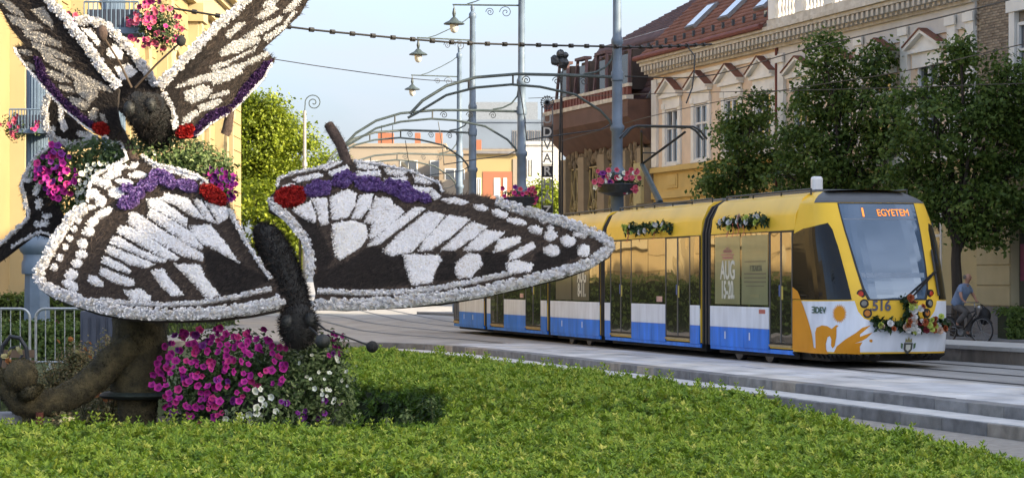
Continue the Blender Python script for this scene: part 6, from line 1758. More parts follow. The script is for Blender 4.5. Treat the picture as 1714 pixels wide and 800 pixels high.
def catenary_pole(px, Y, arm, label, basket_label=None, lampz=11.15, has_arm=True):
    root = empty('catenary_pole', (at(px, CY, Y).x, Y, 0), 0, label, 'pole', 'blue grey tram wire poles')
    q = MB(); q.lathe(POLE_PROF, n=14); q.build('shaft', M['paint_blue'], root, True)
    ex = Vector((arm[0], arm[1], 0)).normalized(); ez = Vector((0, 0, 1))
    P = lambda s, z: ex * s + ez * z
    br = empty('bracket_arm'); br.parent = root
    q = MB(); q.tube([P(.1, 7.47), P(1.43, 7.50), P(2.98, 7.50), P(4.2, 7.38), P(5.05, 7.12), P(5.74, 6.69), P(6.1, 6.31)], .045, 7); q.build('upper_bar', M['iron_green'], br)
    q = MB(); q.tube([P(.16, 6.0), P(.22, 6.2), P(.5, 6.5), P(1.26, 6.95), P(2.3, 7.15), P(3.15, 7.20), P(4.2, 7.09), P(5.05, 6.86), P(5.9, 6.34), P(6.16, 6.2)], .038, 7); q.build('arch_bar', M['iron_green'], br)
    q = MB(); q.tube([P(.1, 8.3), P(.15, 8.0), P(.35, 7.75), P(.65, 7.6), P(1.0, 7.54)], .032, 6); q.build('brace', M['iron_green'], br)
    for s in (1.0, 1.8, 2.7):
        q = MB(); q.tube(spiral(P(s, 7.33), ex, ez, .13, 1.6), .014, 5); q.build('scroll', M['iron'], br)
    q = MB(); q.tube([P(3.1, 7.52), P(3.1, 7.18)], .03, 6); q.tube([P(4.4, 7.3), P(4.4, 7.05)], .03, 6); q.build('hanger', M['iron'], br)
    q = MB(); q.tube([P(.12, 6.15), P(.5, 5.95), P(1.6, 5.8), P(2.7, 5.62)], .02, 6); q.tube([P(2.9, 7.1), P(2.75, 6.2), P(2.7, 5.6)], .015, 5); q.build('steady_arm', M['iron'], br)
    la = empty('lamp_arm'); la.parent = root
    q = MB(); q.tube([P(.08, lampz), P(2.4, lampz)], .032, 6); q.tube([P(.1, lampz + .95), P(.35, lampz + .75), P(.9, lampz + .45), P(1.6, lampz + .12), P(1.9, lampz + .03)], .022, 6); q.build('lamp_bar', M['iron_green'], la)
    for s, r_ in ((.55, .22), (1.1, .15)):
        q = MB(); q.tube(spiral(P(s, lampz - .24), ex, ez, r_, 1.7), .014, 5); q.build('scroll', M['iron'], la)
    lamp(root, P(2.35, lampz), ex)
    return root
M['basket_leaf'] = leafmat('geranium_leaf', [(.018, .035, .012), (.04, .07, .022), (.075, .11, .035)], .55, .2)
def flower_basket(p, w, h, label, n, cols, nb, shelf=None, spread=.3):
    root = empty('flower_basket', p, 0, label, 'flower basket', 'flower baskets on poles')
    q = MB(); q.lathe([(.16, -.35), (w * .38, -.25), (w * .45, -.02), (w * .40, 0.0)], n=14); q.build('bowl', M['iron'], root, True)
    foliage('foliage', [((x * w * .36, -.05, .05), (w * .2, w * .25, h * .42)) for x in (-1, -.33, .33, 1)], n, .10, root, M['basket_leaf'], .3, (.35, .25))
    for i in range(nb):
        a = random.uniform(0, math.pi); x = math.cos(a) * w * random.uniform(.2, .55); b = bloom(random.choice(cols), (x, -w * .28 + random.uniform(-.05, .08), .05 + random.uniform(-.4, .45) * h), (random.gauss(0, .4), -1, random.gauss(.2, .3)), random.uniform(*[1.6, 2.4]), root, 'bloom')
    return root
catenary_pole(1033, 69, (-.97, -.24), 'nearest blue grey wire pole rising behind the pantograph')
catenary_pole(873, 83, (-.99, -.1), 'blue grey wire pole right of the two close together poles')
catenary_pole(791, 95, (-.90, -.43), 'blue grey pole with a lamp finial second from the left in the street')
catenary_pole(769, 112, (-.92, -.38), 'thinnest farthest blue grey pole with its lamp hanging lowest')
flower_basket(at(1033, 308, 68.6), 1.3, .75, 'pink and white flower basket on the nearest wire pole behind the tram roof', 420, ['geranium', 'white', 'geranium', 'violet'], 46)
flower_basket(at(873, 330, 82.6), 1.4, .65, 'dark pink flower basket on the pole above the wing', 380, ['geranium', 'violet', 'pink'], 26)

# left pair of thick blue columns with flower shelves
def thick_column(px, Y, label, r_=.21, ztop=14):
    root = empty('lamp_column', (at(px, CY, Y).x, Y, 0), 0, label, 'pole', 'thick blue columns')
    q = MB(); q.lathe([(.36, 0), (.36, .25), (.30, .3), (.27, 1.75)], n=8); q.build('pedestal', M['paint_blue'], root)
    q = MB(); q.lathe([(.33, 1.75), (.34, 1.8), (.34, 2.0), (.30, 2.08), (.30, 2.18), (.36, 2.24), (.41, 2.34), (.41, 2.44), (.34, 2.54), (.28, 2.58), (.28, 2.66), (r_, 2.75)], n=22); q.build('capital', M['paint_blue'], root, True)
    q = MB()
    for i in range(20):
        a = 2 * math.pi * i / 20; q.tube([(r_ * .93 * math.cos(a), r_ * .93 * math.sin(a), 2.7), (r_ * .8 * math.cos(a), r_ * .8 * math.sin(a), ztop)], .034, 5)
    q.lathe([(r_ * .95, 2.7), (r_ * .82, ztop)], n=20); q.build('shaft', M['paint_blue'], root)
    return root
c1 = thick_column(62, 53, 'thick blue column at the far left before the yellow church', .235)
c2 = thick_column(190, 40, 'blue column mostly hidden behind the butterfly wings with a flower gallery on top', .19, 9)
bx_ = MB(); bx_.bb(-.6, .35, -.45, .1, 0, 1.9); 
cab = empty('street_cabinet', at(172, CY, 38.5) * 1.0, 0, 'dark blue street cabinet behind the barrier beside the moss trunk', 'cabinet'); cab.location.z = 0
q = MB(); q.bb(-.33, .40, -.2, .2, 0.0, 1.12); q.build('body', M['dark_blue'], cab, bevel=.02)
for i in range(5):
    q = MB(); q.bb(-.28 + i * .135, -.20 + i * .135, -.225, -.201, .1, 1.02); q.build('door_rib', M['dark_blue'], cab)
def shelf(px, py, Y, wpx, label, left, right):
    root = empty('flower_shelf', at(px, py, Y), 0, label, 'flower shelf', 'flower shelves on columns')
    w = wpx * Y / F
    q = MB(); q.bb(-w / 2, w / 2, -.35, .35, -.10, 0); q.build('tray', M['paint_blue'], root)
    rl = empty('railing'); rl.parent = root
    q = MB(); q.tube([(-w / 2, -.34, .42), (w / 2, -.34, .42)], .018, 5); q.build('top_rail', M['paint_blue'], rl)
    for i in range(13):
        x = -w / 2 + w * i / 12; q = MB(); q.tube([(x, -.34, 0), (x, -.34, .42)], .012, 5); q.build('bar', M['paint_blue'], rl)
    q = MB(); q.bb(-w / 2 + .04, w / 2 - .04, -.30, .30, 0.002, .30); q.build('planter_box', M['dark_blue'], root)
    for cx, ww, hh, n, nb in (left, right):
        x = (cx - px) * Y / F; ww *= Y / F; hh *= Y / F
        foliage('foliage', [((x, -.25, .1), (ww * .5, .3, hh * .5)), ((x + ww * .15, -.3, -.1), (ww * .4, .25, hh * .4))], n, .075, root, M['basket_leaf'], .25, (.4, .25))
        for i in range(nb):
            a, r_ = random.uniform(0, 6.28), math.sqrt(random.random())
            bloom(random.choice(['geranium', 'geranium', 'pink']), (x + ww * .52 * r_ * math.cos(a), -.55 + .25 * r_ * r_, .05 + hh * .52 * r_ * math.sin(a)), (random.gauss(0, .4), -1, random.gauss(.2, .3)), random.uniform(.9, 1.5), root, 'bloom')
    return root
shelf(192, 50, 39.5, 90, 'blue iron flower gallery with hanging pink geraniums above the upper butterfly', (122, 60, 55, 500, 16), (262, 92, 80, 1100, 62))
shelf(52, 217, 52.6, 62, 'small flower shelf with wilting geraniums on the far left column', (26, 46, 40, 420, 14), (66, 26, 14, 60, 8))

# slender lamp with spiral top
sl = empty('street_lamp', at(510, CY, 90), 0, 'slender grey street lamp with a spiral top beside the sunlit tree', 'street lamp'); sl.location.z = 0
q = MB(); q.tube([(0, 0, 0), (0, 0, 3), (0, 0, 8.0)], [.10, .08, .055], 8); q.tube([(0, 0, 5.9), (0, 0, 6.05)], .10, 8); q.build('post', mat('pale_grey_post', (.32, .34, .35), .6), sl)
q = MB(); q.tube([(0, 0, 8.0), (.02, 0, 8.3)] + spiral((.33, 0, 8.3), (-1, 0, 0), (0, 0, 1), .32, 1.9, 0, 40, .03), .02, 5); q.build('spiral', M['iron_green'], sl)

# vertical letter sign
sg = empty('letter_sign', at(916, CY, 100), 0, 'tall vertical sign spelling UDVARHAZ in square letters before the theatre', 'sign'); sg.location.z = 0
q = MB()
for s in (-.22, .22): q.bb(s - .03, s + .03, .06, .12, 0, 8.9)
q.build('posts', mat('sign_grey', (.22, .23, .24), .6), sg)
for i, (chh, box) in enumerate(zip('UDVARHÁZ', (0, 1, 0, 0, 1, 0, 0, 1))):
    z = at(0, 200 + 21.8 * i, 100).z
    if box:
        q = MB(); q.bb(-.22, .22, -.08, .055, z - .24, z + .24); lb = q.build('letter_box', mat('sign_black', (.016, .016, .018), .5), sg)
        mt = mat('sign_white', (.62, .62, .60), .6); yy = -.085
    else:
        q = MB(); q.bb(-.25, .25, .0, .05, z - .27, z - .235); lb = q.build('letter_shelf', M['iron'], sg); mt = mat('sign_grey2', (.30, .31, .31), .6); yy = -.02
    o = link('letter', text_mesh(chh, .52, mt, .01), lb); o.rotation_euler = (R(90), 0, 0); o.location = (0, yy, z)
q = MB(); zc_ = at(0, 172, 100).z
for i in range(8):
    a = math.pi * i / 8; q.bar((-.3 * math.cos(a), 0, zc_ - .3 * math.sin(a)), (.3 * math.cos(a), 0, zc_ + .3 * math.sin(a)), .035, .035)
q.tube([(.26 * math.cos(t), 0, zc_ + .26 * math.sin(t)) for t in np.linspace(0, 6.283, 17)], .02, 5); q.build('star', M['iron'], sg)
# ornamental double flower lamp
ol = empty('street_lamp', at(938, CY, 96), 0, 'dark ornamental lamp with clustered heads above the theatre eaves', 'street lamp'); ol.location.z = 0
q = MB(); q.tube([(-.03, 0, 0), (-.03, 0, 7), (.02, 0, 9.4), (-.05, 0, 10.2)], [.07, .05, .03, .03], 6); q.tube([(.07, 0, 0), (.07, 0, 7), (.06, 0, 9.4), (.1, 0, 10.3)], [.06, .04, .025, .025], 6); q.build('post', M['iron'], ol)
for dx, dz, r_ in ((-.22, 10.45, .2), (.12, 10.35, .22), (.0, 10.7, .17), (.2, 10.65, .13)):
    q = MB(); q.ball((dx, 0, dz), (r_, .16, r_), 10, 0, .18); q.build('lamp_head', M['iron'], ol)

# overhead cables
def cable(pts, label, r_=.02, clips=0, cat='cable'):
    P = [at(*p) for p in pts]
    Q = resample(P, .6) if len(P) > 2 else P
    root = empty('overhead_cable', P[0], 0, label, cat, 'overhead wires', True)
    q = MB(); q.tube(Q, r_, 5); q.build('wire', M['black'], root)
    for i in range(clips):
        p = Q[int((i + .5) * (len(Q) - 1) / clips)]; d = (Q[min(len(Q) - 1, int((i + .5) * (len(Q) - 1) / clips) + 1)] - p)
        d = d.normalized() if d.length > 0 else Vector((1, 0, 0))
        q = MB(); q.tube([p - d * .06, p + d * .06], r_ * 2.3, 6); q.build('clip', M['black'], root)
cable([(286, 14, 60), (480, 45, 60), (600, 58, 61), (700, 67, 62), (790, 73, 63), (1000, 78, 66), (1090, 79, 68), (1200, 74, 72)], 'thick black cable with clips crossing above the street', .028, 34)
cable([(455, 99, 70), (560, 115, 72), (700, 133, 75), (791, 138, 95)], 'thin wire running from the upper wing tip to the far pole', .014)
cable([(1714, 74, 50), (1500, 122, 58), (1300, 153, 64), (1110, 190, 70), (940, 236, 92)], 'thin contact wire passing in front of the street trees', .012)
cable([(1690, 0, 52), (1560, 33, 58), (1340, 85, 66), (1180, 128, 74), (1035, 128, 69)], 'dark span wire rising to the right across the balustrade', .018)
cable([(1150, 78, 70), (1162, 90, 69.6), (1160, 140, 69), (1150, 170, 68.6), (1138, 196, 68.2)], 'black cable hanging in a loop before the peach house', .022)
cable([(1714, 140, 55), (1400, 150, 62), (1100, 157, 72), (880, 165, 83)], 'thin upper wire parallel to the tram roof', .011)
# ================================================================== trees and shrubs
M['bark'] = mat('tree_bark', (.045, .036, .028), .95, .35, 8, .6, stretch=(1, 1, .25))
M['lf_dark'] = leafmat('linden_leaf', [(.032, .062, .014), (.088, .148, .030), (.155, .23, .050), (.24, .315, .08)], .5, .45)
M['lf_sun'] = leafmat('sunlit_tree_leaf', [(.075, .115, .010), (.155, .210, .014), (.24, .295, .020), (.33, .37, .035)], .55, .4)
M['lf_hedge2'] = leafmat('far_hedge_leaf', [(.03, .06, .012), (.07, .12, .02), (.12, .17, .03)], .55, .25)
TL = ([(0, 0, 0), (.34, .42, .06), (0, 1, -.1), (-.34, .42, .06)], [(0, 1, 2), (0, 2, 3)])
def tree(name, label, base, th, tr, lobes, nclump, per, leaf, m_, grp=None, sig=.22, lean=(0, 0), tint=(.45, .2)):
    root = empty(name, base, 0, label, 'tree', grp)
    q = MB(); tp = Vector((lean[0], lean[1], th))
    q.tube([(0, 0, 0), (lean[0] * .3 + .03, lean[1] * .3, th * .35), (lean[0] * .6 - .03, lean[1] * .6, th * .7), tp], [tr * 1.25, tr, tr * .85, tr * .7], 9)
    for c, r_ in lobes:
        c = Vector(c); mid = tp.lerp(c, .5) + Vector((random.uniform(-.2, .2), random.uniform(-.2, .2), .1))
        q.tube([tp - Vector((0, 0, random.uniform(0, th * .25))), mid, c, c + Vector((random.uniform(-.3, .3), 0, r_[2] * .6))], [tr * .5, tr * .32, tr * .2, tr * .07], 6)
        for k in range(4):
            d = Vector(tuple(rand_dirs(1)[0])); d.z = abs(d.z) * .6; q.tube([mid.lerp(c, random.random()), c + Vector((d.x * r_[0] * .5, d.y * r_[1] * .5, d.z * r_[2] * .5)), c + Vector((d.x * r_[0], d.y * r_[1], d.z * r_[2])) * .9], [tr * .16, tr * .1, tr * .04], 5)
    q.build('trunk', M['bark'], root)
    vol = np.array([r_[0] * r_[1] * r_[2] for c, r_ in lobes]) ** .7; k = rng.choice(len(lobes), nclump, p=vol / vol.sum())
    d = rand_dirs(nclump); rr = rng.uniform(.35, 1.05, nclump) ** .6
    C = np.array([c for c, r_ in lobes])[k] + d * np.array([r_ for c, r_ in lobes])[k] * rr[:, None]
    ct = rng.normal(0, .12, nclump)
    P = np.repeat(C, per, 0) + rng.normal(0, sig, (nclump * per, 3)) * np.array([[1, 1, .65]])
    n = len(P)
    N = np.repeat(d, per, 0) * .5 + rand_dirs(n) * .8 + np.array([[0, 0, .5]])
    t = np.clip(np.repeat(ct, per) + rng.normal(tint[0], tint[1], n), 0, 1)
    o = scatter('crown', *TL, P, N, rng.uniform(.65, 1.3, n) * leaf, m_, root, t); tag(o, kind='stuff')
    return root
def lobes_px(px0, Y, spec):
    x0 = at(px0, CY, Y).x
    return [((at(a, b, Y).x - x0, random.uniform(-.6, .6), at(a, b, Y).z), (rx * Y / F, rx * Y / F * .9, ry * Y / F)) for a, b, rx, ry in spec]
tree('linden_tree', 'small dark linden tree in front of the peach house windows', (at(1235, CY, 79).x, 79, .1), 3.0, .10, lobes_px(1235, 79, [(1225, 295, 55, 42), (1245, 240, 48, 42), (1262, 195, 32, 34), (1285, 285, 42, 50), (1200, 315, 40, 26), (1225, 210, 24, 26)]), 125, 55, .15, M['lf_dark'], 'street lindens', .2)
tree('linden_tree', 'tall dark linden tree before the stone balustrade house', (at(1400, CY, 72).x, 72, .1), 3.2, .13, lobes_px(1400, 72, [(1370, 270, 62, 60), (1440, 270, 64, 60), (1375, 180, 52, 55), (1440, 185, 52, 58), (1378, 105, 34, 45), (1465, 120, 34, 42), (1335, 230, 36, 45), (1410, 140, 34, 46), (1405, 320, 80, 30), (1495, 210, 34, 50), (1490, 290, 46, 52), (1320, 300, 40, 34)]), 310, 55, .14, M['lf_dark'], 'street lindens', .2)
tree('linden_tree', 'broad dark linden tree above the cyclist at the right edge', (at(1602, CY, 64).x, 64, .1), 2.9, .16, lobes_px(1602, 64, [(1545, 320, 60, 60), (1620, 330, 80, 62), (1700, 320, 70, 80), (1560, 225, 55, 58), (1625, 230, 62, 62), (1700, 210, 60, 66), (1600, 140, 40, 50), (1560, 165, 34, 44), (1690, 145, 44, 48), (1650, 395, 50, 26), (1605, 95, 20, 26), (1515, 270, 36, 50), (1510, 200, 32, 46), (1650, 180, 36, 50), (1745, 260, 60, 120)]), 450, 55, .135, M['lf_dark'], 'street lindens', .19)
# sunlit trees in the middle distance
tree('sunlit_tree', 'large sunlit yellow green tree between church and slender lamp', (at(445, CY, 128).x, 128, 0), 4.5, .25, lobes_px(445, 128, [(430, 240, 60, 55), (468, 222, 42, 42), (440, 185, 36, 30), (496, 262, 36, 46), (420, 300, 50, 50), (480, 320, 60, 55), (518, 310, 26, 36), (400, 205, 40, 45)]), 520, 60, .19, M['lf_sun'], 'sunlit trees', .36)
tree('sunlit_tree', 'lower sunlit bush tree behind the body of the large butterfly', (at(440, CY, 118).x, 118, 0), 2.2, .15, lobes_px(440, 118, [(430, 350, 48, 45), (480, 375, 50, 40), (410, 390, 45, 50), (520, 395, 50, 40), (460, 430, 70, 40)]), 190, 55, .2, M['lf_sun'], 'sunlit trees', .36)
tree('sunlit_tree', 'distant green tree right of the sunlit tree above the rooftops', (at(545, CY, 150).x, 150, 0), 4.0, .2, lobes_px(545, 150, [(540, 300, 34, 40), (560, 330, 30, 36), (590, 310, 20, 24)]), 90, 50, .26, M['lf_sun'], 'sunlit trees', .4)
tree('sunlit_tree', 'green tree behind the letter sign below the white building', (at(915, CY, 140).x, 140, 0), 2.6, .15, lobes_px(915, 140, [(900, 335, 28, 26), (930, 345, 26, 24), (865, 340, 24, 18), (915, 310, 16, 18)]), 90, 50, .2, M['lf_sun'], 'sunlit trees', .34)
tag(scatter('leaf_cover', *TL, HX[0], HX[1], HX[2], M['lf_dark'], HX[3]), kind='stuff')
def bush(px0, px1, ytop, Y, depth, label, m_, z0, n, leaf, name='clipped_hedge'):
    x0, x1 = at(px0, CY, Y).x, at(px1, CY, Y).x; zt = at(0, ytop, Y).z - z0
    root = empty(name, ((x0 + x1) / 2, Y, z0), 0, label, 'hedge', 'background hedges')
    w = x1 - x0
    q = MB(); q.bb(-w / 2 + .08, w / 2 - .08, .08, depth, 0, zt - .08); q.build('twig_core', M['hedge_core'], root)
    na = int(n * .55); P = np.column_stack([rng.uniform(-w / 2, w / 2, na), rng.normal(0.02, .05, na), rng.uniform(0, zt, na)]); N = np.column_stack([rng.normal(0, .5, na), -np.ones(na), rng.normal(.4, .4, na)])
    nb2 = n - na; P2 = np.column_stack([rng.uniform(-w / 2, w / 2, nb2), rng.uniform(0, depth, nb2), rng.normal(zt, .05, nb2)]); N2 = np.column_stack([rng.normal(0, .5, nb2), rng.normal(0, .5, nb2), np.ones(nb2)])
    tag(scatter('leaf_cover', *LEAF, np.vstack([P, P2]), np.vstack([N, N2]), rng.uniform(.7, 1.3, n) * leaf, m_, root, np.clip(rng.normal(.45, .2, n), 0, 1)), kind='stuff')
bush(1686, 1790, 521, 60.5, 1.6, 'dark clipped box hedge at the right edge beside the cyclist', M['lf_dark'], .0, 2600, .11)
bush(-80, 150, 546, 47, 1.3, 'sunlit clipped hedge behind the metal barriers', M['lf_hedge2'], .02, 5200, .10)
bush(-80, 160, 498, 56, 1.0, 'farther green hedge at the foot of the blue column', M['lf_hedge2'], .02, 3000, .11)
# flowers between the two hedges
fb = empty('flower_bed', at(70, CY, 50), 0, 'row of small red and white bedding flowers between the background hedges', 'flower bed'); fb.location.z = .02
foliage('foliage', [((x, 0, .45), (.35, .3, .28)) for x in np.linspace(-1.6, 1.6, 8)], 1600, .08, fb, M['rose_leaf'], .2, (.4, .25))
for i in range(40): bloom(random.choice(['pink', 'white', 'geranium']), (random.uniform(-1.7, 1.7), -.3, random.uniform(.3, .75)), (random.gauss(0, .3), -1, .5), random.uniform(.8, 1.5), fb, 'bloom')

# ================================================================== barriers, bench, wall at the left
def barrier(px0, px1, Y, label):
    x0, x1 = at(px0, CY, Y).x, at(px1, CY, Y).x; w = x1 - x0
    root = empty('crowd_barrier', ((x0 + x1) / 2, Y, .03), 0, label, 'barrier', 'metal crowd barriers')
    r_ = .16; h = 1.08
    arc = lambda cx, s: [(cx + s * r_ * math.sin(t), 0, h - r_ + r_ * math.cos(t)) for t in np.linspace(0, math.pi / 2, 6)]
    pts = [(-w / 2, 0, .12)] + [(-w / 2, 0, h - r_)] + list(reversed(arc(-w / 2 + r_, -1)))[1:] + arc(w / 2 - r_, 1) + [(w / 2, 0, .12)]
    q = MB(); q.tube(pts, .024, 8); q.tube([(-w / 2, 0, .14), (w / 2, 0, .14)], .02, 6); q.build('frame', M['steel'], root)
    k = int(w / .165)
    for i in range(1, k):
        x = -w / 2 + w * i / k; q = MB(); q.tube([(x, 0, .14), (x, 0, h)], .0095, 6); q.build('bar', M['steel'], root)
    for x in (-w / 2 + .25, w / 2 - .25):
        q = MB(); q.bar((x, -.28, .02), (x, .28, .02), .04, .02); q.bar((x, 0, .02), (x, 0, .14), .04, .02); q.build('foot', M['steel'], root)
barrier(-95, 50, 42, 'metal crowd barrier at the far left edge')
barrier(60, 205, 42.2, 'metal crowd barrier running behind the large left wing')
bn = empty('park_bench', at(4, CY, 30), 0, 'end of a park bench with curled iron arm at the far left edge', 'bench'); bn.location.z = LOW
q = MB(); zr = at(0, 572, 30).z - LOW
q.tube([(-.05, 0, 0), (-.05, 0, zr * .7), (.0, 0, zr * .95), (.1, 0, zr * 1.06), (.22, 0, zr * 1.04), (.30, 0, zr * .93), (.33, 0, zr * .7), (.34, 0, 0)], .028, 8); q.build('arm_rest', M['iron'], bn)
q = MB(); q.tube([(.05, 0, zr * .8), (.10, 0, zr * .93), (.20, 0, zr * .95), (.25, 0, zr * .85), (.2, 0, zr * .78)], .022, 7); q.build('arm_scroll', M['iron'], bn)
for i in range(4):
    q = MB(); q.bb(-1.4, .33, -.0 + i * .11, .09 + i * .11, .44, .475); q.build('seat_slat', mat('bench_wood', (.14, .10, .07), .8), bn)
for i in range(4):
    q = MB(); q.bb(-1.4, .30, .5, .535, .55 + i * .13, .65 + i * .13); q.build('back_slat', mat('bench_wood', (.14, .10, .07), .8), bn)
for x in (-1.3,):
    q = MB(); q.tube([(x, 0, 0), (x, 0, .45)], .028, 6); q.tube([(x, .5, 0), (x, .52, 1.0)], .028, 6); q.build('leg', M['iron'], bn)
rk = empty('stone_block', at(12, CY, 24.8), 0, 'pale stone block at the foot of the moss arm far left', 'stone'); rk.location.z = LOW
q = MB(); q.box((-.1, 0, .28), (.55, .4, .56), .15, taper=.85); q.build('block', mat('pale_stone', (.36, .35, .36), .9, .2, 5, .4), rk, bevel=.05)
kk = empty('kiosk', at(5, CY, 66), 0, 'pale grey plinth block with dark grille below the church at the far left', 'kiosk'); kk.location.z = 0
q = MB(); q.bb(-2.6, .68, 0, 1.6, 0, 2.25); q.build('wall', mat('pale_grey_wall', (.36, .40, .44), .8, .1, 1.5), kk, bevel=.02)
q = MB(); q.bb(-.45, .26, -.05, -.001, .82, 1.5); q.build('grille', mat('dark_grille', (.06, .065, .075), .7), kk)
q = MB(); q.bb(-2.7, .78, -.12, 1.7, 2.253, 2.4); q.build('coping', mat('pale_grey_wall', (.36, .40, .44), .8), kk)
# ================================================================== cyclist
CYC = (at(1611, CY, 61).x, 61.0, 0.0)
HEAD = math.atan2(-.70, .71)       # riding towards the path and to the right
bike = empty('bicycle', CYC, HEAD, 'dark city bicycle with a black front pannier ridden beside the tram stop', 'bicycle')
M['bikeblack'] = mat('bike_black', (.02, .02, .022), .4, .2, 8); M['bikegrey'] = mat('bike_silver', (.32, .33, .34), .35, .1, 8, metal=.6)
def wheel(x):
    w = empty('wheel', (x, 0, .34)); w.parent = bike
    k = 28
    q = MB(); q.tube([(.325 * math.cos(t), 0, .325 * math.sin(t)) for t in np.linspace(0, 2 * math.pi, k + 1)], .021, 6); q.build('tyre', M['bikeblack'], w)
    q = MB(); q.tube([(.298 * math.cos(t), 0, .298 * math.sin(t)) for t in np.linspace(0, 2 * math.pi, k + 1)], .010, 5); q.build('rim', M['bikegrey'], w)
    q = MB()
    for i in range(14):
        t = 2 * math.pi * i / 14; q.tube([(0, .02 * (-1) ** i, 0), (.29 * math.cos(t), 0, .29 * math.sin(t))], .003, 4)
    q.tube([(0, -.05, 0), (0, .05, 0)], .022, 8); q.build('spokes', M['bikegrey'], w)
wheel(-.50); wheel(.58)
fr_ = MB()
fr_.tube([(-.50, 0, .34), (-.02, 0, .30)], .013, 6); fr_.tube([(-.02, 0, .30), (-.16, 0, .82)], .018, 6); fr_.tube([(-.02, 0, .30), (.40, 0, .78)], .02, 6); fr_.tube([(-.12, 0, .68), (.40, 0, .84)], .016, 6); fr_.tube([(-.50, 0, .34), (-.14, 0, .74)], .011, 6); fr_.tube([(.38, 0, .92), (.42, 0, .74)], .024, 6)
fr_.build('frame', M['bikeblack'], bike)
q = MB()
for s in (-.055, .055): q.tube([(.42, s, .72), (.50, s, .5), (.58, s, .34)], .012, 6)
q.build('fork', M['bikeblack'], bike)
q = MB(); q.tube([(.38, 0, .9), (.35, 0, 1.06)], .014, 6); q.tube([(.20, -.30, 1.05), (.30, -.27, 1.06), (.36, -.1, 1.05), (.36, .1, 1.05), (.30, .27, 1.06), (.20, .30, 1.05)], .013, 6); q.build('handlebar', M['bikegrey'], bike)
q = MB(); q.tube([(-.30, 0, .92), (-.2, 0, .93), (-.06, 0, .92), (.0, 0, .91)], [.06, .10, .045, .025], 8, flat=.35); q.build('saddle', M['bikeblack'], bike)
q = MB(); q.tube([(-.16, 0, .80), (-.18, 0, .91)], .013, 6); q.build('seat_post', M['bikegrey'], bike)
q = MB(); q.tube([(-.50 + .36 * math.cos(t), 0, .34 + .36 * math.sin(t)) for t in np.linspace(.2, 2.9, 12)], .03, 5, flat=.4); q.build('mudguard', M['bikeblack'], bike)
q = MB(); q.tube([(.58 + .36 * math.cos(t), 0, .34 + .36 * math.sin(t)) for t in np.linspace(.5, 2.6, 10)], .03, 5, flat=.4); q.build('mudguard', M['bikeblack'], bike)
q = MB(); q.ball((.50, 0, .93), (.05, .045, .045), 8); q.build('headlamp', mat('lamp_chrome', (.55, .57, .6), .2, .1, metal=.4), bike, True)
q = MB(); q.tube([(-.02, -.06, .30), (-.02, .06, .30)], .09, 12); q.bar((-.02, .09, .30), (.10, .09, .18), .02); q.bar((-.02, -.09, .30), (-.14, -.09, .42), .02); q.bb(.04, .16, .09, .18, .16, .185); q.bb(-.2, -.08, -.18, -.09, .41, .435); q.build('crank', M['bikegrey'], bike)
q = MB(); q.bb(-.72, -.3, -.07, .07, .735, .755); q.bar((-.68, .06, .735), (-.52, .06, .36), .012); q.bar((-.68, -.06, .735), (-.52, -.06, .36), .012); q.build('rear_rack', M['bikeblack'], bike)
pn = empty('pannier_bag', CYC, HEAD, 'bulging black bag hanging from the bicycle handlebar', 'bag')
q = MB(); q.ball((.44, .34, .70), (.17, .16, .22), 14, 0, .06); q.build('bag_body', mat('black_nylon', (.012, .012, .014), .7, .3, 10, .3), pn, True)
q = MB(); q.tube([(.36, .28, 1.02), (.40, .30, .95), (.42, .33, .85)], .012, 5); q.tube([(.36, .34, 1.0), (.44, .38, .92), (.46, .38, .85)], .012, 5); q.build('strap', M['bikeblack'], pn)

# rider: one continuous skin for the body, clothes over it
def skin(name, J, Ed, m_, parent, root=0, sub=2):
    me = bpy.data.meshes.new(name); me.from_pydata([j[:3] for j in J], Ed, [])
    me.materials.append(m_)
    o = link(name, me, parent)
    md = o.modifiers.new('skin', 'SKIN'); md.use_smooth_shade = True
    sv = me.skin_vertices[0] if me.skin_vertices else None
    if sv is None:
        bpy.context.view_layer.objects.active = o
        o.select_set(True); sv = me.skin_vertices[0]
    for i, j in enumerate(J):
        r_ = j[3]; sv.data[i].radius = r_ if isinstance(r_, tuple) else (r_, r_)
        sv.data[i].use_root = (i == root)
    sd = o.modifiers.new('sub', 'SUBSURF'); sd.levels = sub; sd.render_levels = sub
    return o
M['skinm'] = mat('skin', (.40, .215, .15), .6, .1, 10); M['shirt'] = mat('pale_blue_shirt', (.17, .235, .36), .85, .15, 9, .3); M['trousers'] = mat('grey_trousers', (.105, .10, .098), .9, .15, 9, .3); M['hair'] = mat('grey_hair', (.16, .145, .13), .9, .2, 20)
person = empty('person', CYC, HEAD, 'balding man in pale blue shirt and grey trousers riding the bicycle', 'person')
J = [(-.17, 0, .99, .13), (-.08, 0, 1.15, .13), (.03, 0, 1.34, .15), (.09, 0, 1.47, .10), (.125, 0, 1.535, .052), (.15, 0, 1.585, .062), (.168, 0, 1.65, .088), (.17, 0, 1.73, .082), (.165, 0, 1.78, .045)]
Ed = [(i, i + 1) for i in range(8)]
def limb(ch, at_i):
    prev = at_i
    for j in ch: J.append(j); Ed.append((prev, len(J) - 1)); prev = len(J) - 1
    return prev
ends = []
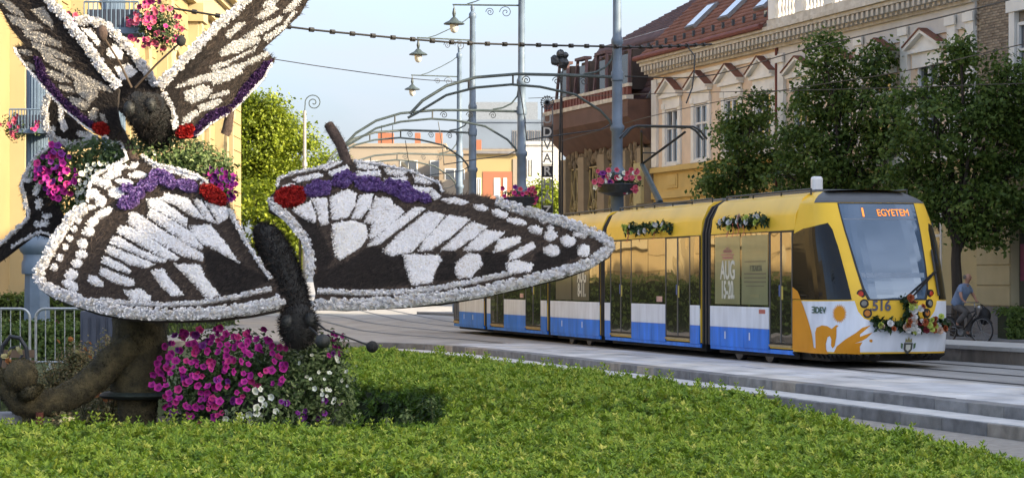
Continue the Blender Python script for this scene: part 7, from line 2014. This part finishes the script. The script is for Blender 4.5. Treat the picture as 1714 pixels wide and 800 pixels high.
for s in (-1, 1):
    w = limb([(.06, s * .17, 1.44, .055), (.10, s * .235, 1.34, .048), (.16, s * .30, 1.19, .038), (.20, s * .29, 1.12, .030), (.225, s * .285, 1.085, .026)], 3)
    for kf in range(4):
        limb([(.26, s * (.255 + kf * .02), 1.085, .0095), (.285, s * (.255 + kf * .02), 1.06, .009), (.268, s * (.255 + kf * .02), 1.035, .008)], w)
    limb([(.235, s * .25, 1.07, .0095), (.25, s * .235, 1.045, .009)], w)
    kn = (.20, s * .13, .80) if s < 0 else (.16, s * .12, .66)
    an_ = (-.08, s * .13, .50) if s < 0 else (.06, s * .13, .27)
    limb([(-.14, s * .09, .95, .09), (.02, s * .11, .90 if s < 0 else .82, .082), (*kn, .058), ((kn[0] + an_[0]) / 2, s * .13, (kn[2] + an_[2]) / 2, .054), (*an_, .036), (an_[0] + .06, s * .135, an_[2] - .055, .036), (an_[0] + .15, s * .14, an_[2] - .07, .03)], 0)
bo = skin('body', J, Ed, M['skinm'], person)
# nose, ears, brow as small additions on the head
q = MB(); q.ball((.262, 0, 1.672), (.026, .016, .022), 8); q.ball((.165, .09, 1.675), (.018, .012, .032), 8); q.ball((.165, -.09, 1.675), (.018, .012, .032), 8); q.build('nose_and_ears', M['skinm'], bo, True)
q = MB()
for s in (-1, 1): q.ball((.246, s * .034, 1.70), (.010, .013, .008), 8)
q.build('eyes', mat('eye_dark', (.03, .025, .02), .3), bo, True)
q = MB(); q.bar((.252, -.024, 1.625), (.252, .024, 1.625), .012, .008); q.build('mouth', mat('lips', (.26, .10, .085), .6), bo)
q = MB()
for i in range(26):
    t = math.pi * .5 + i / 25 * math.pi * 1.0; q.ball((.155 + .095 * math.cos(t), .092 * math.sin(t) * 1.0, 1.70 + .012 * math.sin(i)), (.026, .026, .045), 6, 0, .1)
q.build('hair', M['hair'], person, True)
J2 = [(-.19, 0, .97, (.185, .17)), (-.09, 0, 1.15, (.195, .18)), (.02, 0, 1.33, (.215, .19)), (.08, 0, 1.455, (.16, .13)), (.11, 0, 1.505, .075)]
E2 = [(0, 1), (1, 2), (2, 3), (3, 4)]
for s in (-1, 1):
    k = len(J2); J2 += [(.055, s * .17, 1.44, .08), (.09, s * .225, 1.355, .072), (.12, s * .26, 1.28, .066)]; E2 += [(3, k), (k, k + 1), (k + 1, k + 2)]
skin('shirt', J2, E2, M['shirt'], person, 1)
q = MB(); q.tube([(.105 + .07 * math.cos(t), .075 * math.sin(t), 1.52 - .015 * math.cos(t)) for t in np.linspace(0, 6.283, 13)], .017, 6); q.build('collar', M['shirt'], person)
J3 = [(-.18, 0, 1.0, (.15, .14)), (-.17, 0, .93, .14)]; E3 = [(0, 1)]
for s in (-1, 1):
    kn = (.20, s * .13, .80) if s < 0 else (.16, s * .12, .66); an_ = (-.08, s * .13, .50) if s < 0 else (.06, s * .13, .27)
    k = len(J3); J3 += [(-.12, s * .095, .93, .10), (.02, s * .11, .90 if s < 0 else .82, .098), (*kn, .078), ((kn[0] + an_[0]) / 2, s * .13, (kn[2] + an_[2]) / 2, .073), (an_[0] + .01, s * .13, an_[2] + .03, .062)]
    E3 += [(1, k), (k, k + 1), (k + 1, k + 2), (k + 2, k + 3), (k + 3, k + 4)]
skin('trousers', J3, E3, M['trousers'], person, 1)
for s in (-1, 1):
    an_ = (-.08, s * .13, .50) if s < 0 else (.06, s * .13, .27)
    q = MB(); q.tube([(an_[0] - .05, s * .135, an_[2] - .055), (an_[0] + .03, s * .137, an_[2] - .05), (an_[0] + .12, s * .14, an_[2] - .065), (an_[0] + .2, s * .14, an_[2] - .08)], [.04, .05, .046, .028], 8, flat=.8); q.build('shoe', mat('dark_shoe', (.03, .025, .022), .6), person, True)
